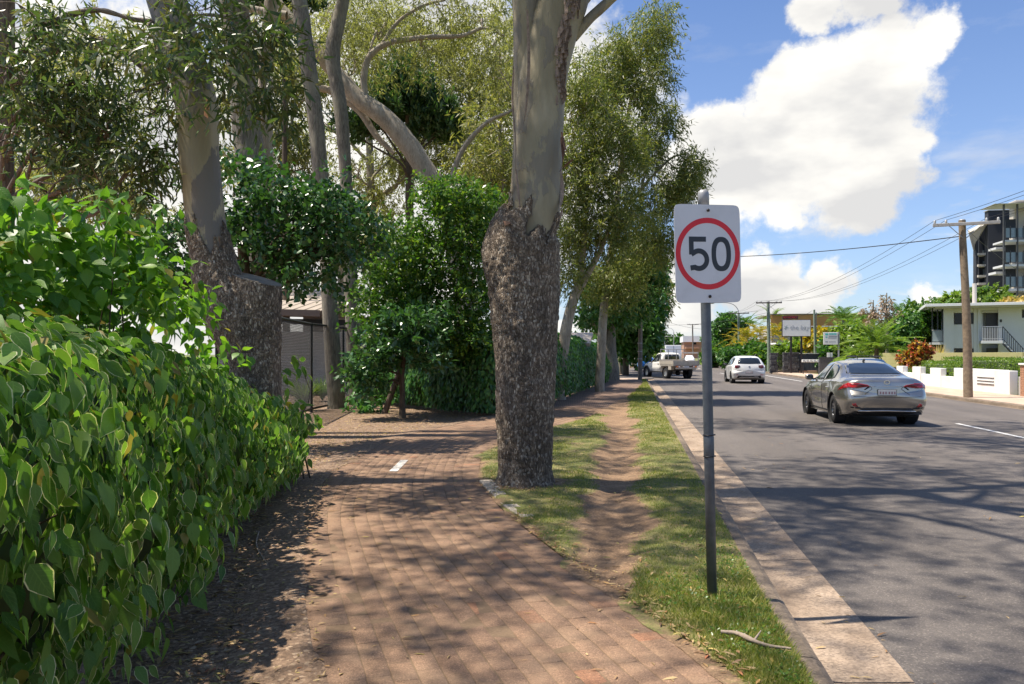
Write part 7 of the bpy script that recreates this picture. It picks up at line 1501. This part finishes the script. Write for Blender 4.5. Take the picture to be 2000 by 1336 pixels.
    MB().prism([(0, 0), (.14, 0), (.05, .055), (.015, .06)], 'X', -.015, .015).build('roof_fin', M['black_plastic'], v.root, (0, 1.72, 1.405))
    MB().box((0, 2.35, .25), (1.5, 3.8, .12)).build('underbody', M['underbody'], v.root); MB().box((0, 1.0, .27), (.5, 1.2, .12)).build('exhaust', M['underbody'], v.root)
sedan()
def hatch(label, loc, rz, mat, scale=1.0, full=True, racks=False, emblem=True):
    st = [(0.0, .40, .80, 1.00, .66, .72, .70, .58), (.06, .32, .90, 1.16, .76, .80, .79, .60), (.22, .27, .95, 1.32, .82, .86, .84, .58), (.45, .22, .97, 1.43, .84, .87, .86, .565), (.9, .19, .96, 1.465, .845, .87, .865, .57), (1.8, .18, .93, 1.475, .845, .87, .865, .585), (2.4, .18, .91, 1.42, .84, .87, .86, .59), (2.85, .18, .90, 1.20, .84, .865, .85, .60), (3.15, .19, .88, 1.03, .83, .86, .84, .62), (3.75, .2, .78, .92, .80, .83, .76, .56), (4.0, .26, .6, .7, .6, .62, .55, .4)]
    def defo(P):
        y, z = P[..., 1].copy(), P[..., 2]; w = np.clip((.4 - y) / .4, 0, 1); P[..., 1] = y + np.interp(z, [.25, .42, .55, .70, .9, 1.1, 1.4], [.06, -.02, -.05, .01, .0, .02, .0]) * w; return P
    R = .315; v = Veh('car', label, 'car', loc, rz, st, mat, [(.72, R, .36), (3.22, R, .36)], defo, scale=scale)
    v.patch('rear_window', 'car_glass', 'rear', [(-.60, 1.05), (0, 1.035), (.60, 1.05), (.52, 1.30), (.46, 1.36), (0, 1.375), (-.46, 1.36), (-.52, 1.30)], .005)
    v.both('side_window', 'car_glass', [(.42, 1.06), (.60, 1.24), (.85, 1.36), (1.5, 1.385), (1.55, .975), (.9, .99)], off=.004); v.both('side_window', 'car_glass', [(1.62, .97), (1.57, 1.385), (2.05, 1.36), (2.4, 1.22), (2.75, .98), (2.2, .955)], off=.004)
    v.rear2('tail_light', 'tail_dark', [(.50, .83), (.46, .93), (.50, .97), (.68, .985), (.74, .92), (.74, .84), (.64, .80)], off=.010)
    v.rear2('reflector', 'tail_red', [(.56, .46), (.70, .46), (.70, .49), (.56, .49)], off=.006, rings=2)
    v.patch('bumper_insert', 'black_plastic', 'rear', [(-.62, .30), (-.58, .43), (0, .41), (.58, .43), (.62, .30), (0, .29)], .006); v.patch('bumper_strip', 'lamp_clear', 'rear', [(-.5, .318), (.5, .318), (.5, .352), (-.5, .352)], .012, rings=2); v.plate(.60, .36, .10, 'plate_white')
    if emblem: e = v.hit('rear', 0, .915)[0]; MB().lathe([(0, -.015), (.045, -.012), (.05, 0)], 20, 'Y', (0, 0, 0)).build('emblem', M['rail_grey'], v.root, (0, e.y, .915))
    for x in (-.75, .75):
        for y in (.72, 3.22): v.wheel(x, y, R, .2, 5)
    for sg in (-1, 1): v.mirror(sg * .87, 2.5, 1.0, 'black_plastic')
    v.seam('rear', [(-.62, .70), (0, .685), (.62, .70)]); 
    for vw in ('left', 'right'): v.seam(vw, [(1.58, .95), (1.57, .3)]); v.seam(vw, [(2.72, .95), (2.66, .3)])
    MB().tube([(-.25, .075, 1.06), (.2, .11, 1.075)], .012, 5).build('wiper', M['black_plastic'], v.root)
    MB().box((0, 2, .25), (1.4, 3.2, .12)).build('underbody', M['underbody'], v.root)
    if racks:
        for y in (.9, 2.0): MB().box((0, y, 1.56), (1.16, .06, .03), 0, .01).build('roof_bar', M['black_plastic'], v.root)
        for sx in (-.5, .5): MB().tube([(sx, .45, 1.44), (sx, .6, 1.53), (sx, 2.1, 1.53), (sx, 2.3, 1.42)], .02, 6).build('roof_rail', M['black_plastic'], v.root)
    return v
q = G(1461, 749, ROAD_Z); hatch('small white hatchback driving ahead beside the curved street light pole', (q.x, q.y - .5, ROAD_Z), 0, 'paint_white', 1.05)
d_ = dX(1692, 10.25); q = at(1692, 700, d_); hatch('dark blue parked car with roof bars, mostly hidden by the silver sedan', (10.3, q.y + 2, ROAD_Z), math.pi, 'paint_navy', 1.0, racks=True, emblem=False)
q = at(1263, 710, 76); hatch('bright blue parked hatchback half hidden behind the timber pole', (q.x, q.y, ROAD_Z), rad(4), 'paint_blue', 1.0, emblem=False)
q = at(1345, 703, 150); hatch('far pale car coming along the road behind the ute tray', (q.x, q.y, ROAD_Z), math.pi, 'paint_white', 1.0, emblem=False)
def ute():
    ang = rad(23.5); q = G(1304, 739.5, ROAD_Z); c = Vector((q.x, q.y, ROAD_Z)) + Vector((math.cos(ang), math.sin(ang), 0)) * .74
    st = [(.86, .60, 1.08, 1.50, .70, .80, .80, .62), (.90, .50, 1.10, 1.66, .76, .85, .84, .63), (1.05, .42, 1.10, 1.73, .80, .87, .86, .63), (1.5, .40, 1.09, 1.76, .82, .875, .865, .64), (1.85, .40, 1.08, 1.70, .82, .88, .865, .64), (2.3, .40, 1.06, 1.38, .82, .885, .86, .66), (2.62, .42, 1.03, 1.15, .82, .89, .85, .68), (3.3, .44, .98, 1.06, .80, .89, .82, .66), (3.66, .46, .86, .95, .72, .80, .74, .55), (3.82, .52, .70, .78, .6, .66, .6, .4)]
    R = .37; v = Veh('utility_truck', 'white tray-back ute turning left across the side street behind the timber pole', 'ute', c, ang, st, 'paint_ute', [(3.0, R, .45)], None)
    v.both('side_window', 'car_glass', [(1.02, 1.16), (1.05, 1.58), (1.3, 1.66), (1.72, 1.62), (2.1, 1.40), (2.42, 1.13), (1.7, 1.10)], off=.005)
    v.patch('rear_window', 'car_glass', 'rear', [(-.56, 1.22), (.56, 1.22), (.52, 1.62), (-.52, 1.62)], .006); MB().box((0, .872, 1.42), (.035, .03, .42)).build('window_bar', M['paint_ute'], v.root)
    for vw in ('left', 'right'): v.seam(vw, [(1.0, 1.08), (1.02, .5)]); v.seam(vw, [(2.35, 1.06), (2.3, .5)])
    for sg, vw in ((-1, 'left'), (1, 'right')):
        h = v.hit(vw, 1.18, .97)[0]; MB().box((h.x * 1.015, 1.18, .97), (.03, .16, .04), 0, .01).build('door_handle', M['black_plastic'], v.root); v.mirror(sg * .90, 2.25, 1.16, 'black_plastic')
        v.patch('side_step', 'black_plastic', vw, [(1.0, .44), (2.45, .44), (2.45, .49), (1.0, .49)], .03, rings=2)
        b = MB(); P = [(y_, z_) for y_, z_ in [(3.0 + .50 * math.cos(rad(a)), R + .50 * math.sin(rad(a))) for a in range(0, 181, 12)]]
        V = [(sg * .84, a, c_) for a, c_ in P] + [(sg * .94, a, c_) for a, c_ in P] + [(sg * .93, 3.0 + (a - 3.0) * .9, R + (c_ - R) * .9) for a, c_ in P]; n = len(P); b.add(V, [(i, i + 1, n + i + 1, n + i) for i in range(n - 1)] + [(n + i, n + i + 1, 2 * n + i + 1, 2 * n + i) for i in range(n - 1)], True); b.build('fender_flare', M['tail_dark' if False else 'stone_grey'], v.root)
        v.patch('head_light', 'lamp_clear', vw, [(3.45, .80), (3.62, .78), (3.60, .92), (3.42, .95)], .006, rings=2)
    # tray
    y0, y1, w, z0, z1 = -1.22, .80, .92, .93, 1.20
    MB().box((0, (y0 + y1) / 2, z0 - .04), (2 * w, y1 - y0, .08), 0, .01).build('tray_floor', M['tray_alloy'], v.root)
    for sg in (-1, 1):
        MB().box((sg * w, (y0 + y1) / 2, (z0 + z1) / 2), (.035, y1 - y0 - .04, z1 - z0), 0, .008).build('drop_side', M['tray_alloy'], v.root)
        for z in (z0 + .08, z1 - .05): MB().box((sg * (w + .022), (y0 + y1) / 2, z), (.014, y1 - y0 - .08, .03)).build('side_rib', M['tray_alloy'], v.root)
        for yy in (y0, y1): MB().box((sg * w, yy, 1.09), (.06, .06, .34), 0, .008).build('corner_post', M['tray_alloy'], v.root)
        MB().box((sg * (w - .12), .38 - .1, .70), (.22, .5, .34), 0, .02).build('toolbox' if sg < 0 else 'fuel_box', M['tray_alloy'], v.root, (0, -.95 + .0, 0)) if False else MB().box((sg * .78, -.62, .74), (.26, .42, .30), 0, .02).build('toolbox', M['tray_alloy'], v.root)
        MB().box((sg * .60, y0 - .02, .82), (.34, .05, .13), 0, .01).build('tail_light', M['tail_red'], v.root); MB().box((sg * .66, y0 - .05, .82), (.12, .02, .10)).build('indicator', M['lamp_orange'], v.root); MB().box((sg * .52, y0 - .05, .82), (.10, .02, .10)).build('reverse_lamp', M['lamp_clear'], v.root)
        MB().box((sg * .74, -.45, .62), (.24, .03, .5), 0, .005).build('mud_flap', M['rubber'], v.root)
    MB().box((0, y0, (z0 + z1) / 2), (2 * w - .08, .035, z1 - z0), 0, .008).build('tail_gate', M['tray_alloy'], v.root); MB().box((0, y0 + .02, .72), (1.5, .10, .14), 0, .01).build('rear_bar', M['tray_alloy'], v.root); MB().box((0, y0 - .05, .80), (.36, .012, .11)).build('number_plate', M['plate_white'], v.root)
    MB().box((0, y1 + .02, 1.10), (1.8, .04, .36), 0, .01).build('head_board', M['tray_alloy'], v.root)
    def hoop(y, xs, zt, zb=1.2):
        b = MB(); b.tube([(xs[0], y, zt), (xs[-1], y, zt)], .024, 8)
        for x in xs: b.tube([(x, y, zb), (x, y, zt)], .024, 8)
        b.build('rack_hoop', M['galv_light'], v.root)
    hoop(y1, (-.86, -.30, .30, .86), 1.96); hoop(y0 + .02, (-.30, .88), 1.74) 
    MB().tube([(.88, y0 + .02, 1.70), (.88, y1, 1.70)], .02, 6).build('rack_rail', M['galv_light'], v.root)
    for sx in (-.36, .36): MB().box((sx, 1.2, .62), (.09, 4.6, .16)).build('chassis_rail', M['underbody'], v.root)
    MB().tube([(-.75, 0, R), (.75, 0, R)], .06, 8).build('axle', M['underbody'], v.root); MB().lathe([(0, -.16), (.15, -.1), (.15, .1), (0, .16)], 14, 'X', (0, 0, R)).build('differential', M['underbody'], v.root); MB().lathe([(.0, -.1), (.34, -.1), (.36, 0), (.34, .1), (0, .1)], 20, 'Z', (0, -.75, .66)).build('spare_tyre', M['rubber'], v.root)
    for x in (-.78, .78):
        for y in (0, 3.0): v.wheel(x, y, R, .25, 6)
ute()
def van():
    q = at(1258, 705, 88); st = [(0, .4, 1.0, 2.15, .82, .90, .90, .78), (.06, .34, 1.02, 2.28, .88, .95, .95, .84), (.4, .3, 1.05, 2.32, .9, .97, .97, .86), (3.6, .3, 1.05, 2.32, .9, .97, .97, .86), (4.2, .3, 1.03, 1.95, .9, .96, .95, .78), (4.75, .3, 1.0, 1.2, .88, .94, .92, .72), (5.1, .35, .8, .92, .75, .8, .75, .55)]
    v = Veh('van', 'tall white van parked at the kerb behind the blue hatchback', 'van', (q.x, q.y, ROAD_Z), rad(2), st, 'paint_white', [(1.0, .33, .38), (4.1, .33, .38)]); v.patch('rear_window', 'car_glass', 'rear', [(.08, 1.25), (.72, 1.25), (.70, 1.95), (.08, 1.95)], .008); v.patch('rear_window', 'car_glass', 'rear', [(-.08, 1.25), (-.72, 1.25), (-.70, 1.95), (-.08, 1.95)], .008); v.rear2('tail_light', 'tail_red', [(.80, .8), (.88, .8), (.88, 1.3), (.80, 1.3)], off=.01, rings=2)
    v.both('side_window', 'car_glass', [(3.3, 1.3), (3.3, 1.95), (3.75, 1.95), (4.2, 1.55), (4.4, 1.28)], off=.008); v.plate(.7)
    for x in (-.85, .85):
        for y in (1.0, 4.1): v.wheel(x, y, .33, .2, 6)
van()
def box_truck(label, px, d, w, h, name='box_truck', z0=.9):
    q = at(px, 700, d); r = thing(name, label, 'truck', (q.x, q.y, ROAD_Z)); MB().box((0, 3.2, z0 + (h - z0) / 2), (w, 4.6, h - z0), 0, .04).build('cargo_box', M['roof_white'], r); MB().box((0, 3.0, .72), (.9, 6.4, .24)).build('chassis', M['underbody'], r)
    st = None; b = MB(); b.prism([(5.55, .5), (5.55, 2.2), (6.5, 2.2), (7.0, 1.35), (7.05, .5)], 'X', -.95, .95); b.build('cab', M['paint_white'], r)
    for s in (-1, 1): MB().box((s * .96, 6.3, 1.7), (.02, .7, .55)).build('side_window', M['car_glass'], r); MB().box((s * (w / 2 - .2), .88, .75), (.2, .04, .12)).build('tail_light', M['tail_red'], r)
    MB().box((0, 7.0, 1.75), (1.6, .02, .6), 0, 0, rad(30)).build('windscreen', M['car_glass'], r); MB().box((0, .885, z0 + (h - z0) / 2), (.03, .02, (h - z0) * .95)).build('door_gap', M['underbody'], r)
    for s in (-1, 1):
        for y in (2.0, 6.2): MB().lathe([(.0, -.14), (.40, -.14), (.46, -.08), (.46, .08), (.40, .14), (0, .14)], 24, 'X').build('wheel', M['rubber'], r, (s * .82, y, .46))
box_truck('white box truck on the road beyond the ute cab', 1316, 132, 2.5, 3.15)
box_truck('smaller white truck between the van and the ute', 1273, 128, 2.1, 2.5, z0=.8)
# yellow-topped roadside bollards past the fig
for i, px in enumerate((1232, 1236)):
    q = at(px, 712, 92); r = thing('bollard', ['nearer yellow roadside marker on the shaded verge', 'farther yellow roadside marker on the shaded verge'][i], 'bollard', (q.x, q.y + i * 3, -.03)); MB().lathe([(.0, 0), (.09, 0), (.09, 1.2), (.07, 1.28), (0, 1.3)], 12).build('shaft', M['bollard_yellow'], r); MB().lathe([(.093, .9), (.093, 1.05)], 12).build('band', M['board_white'], r)
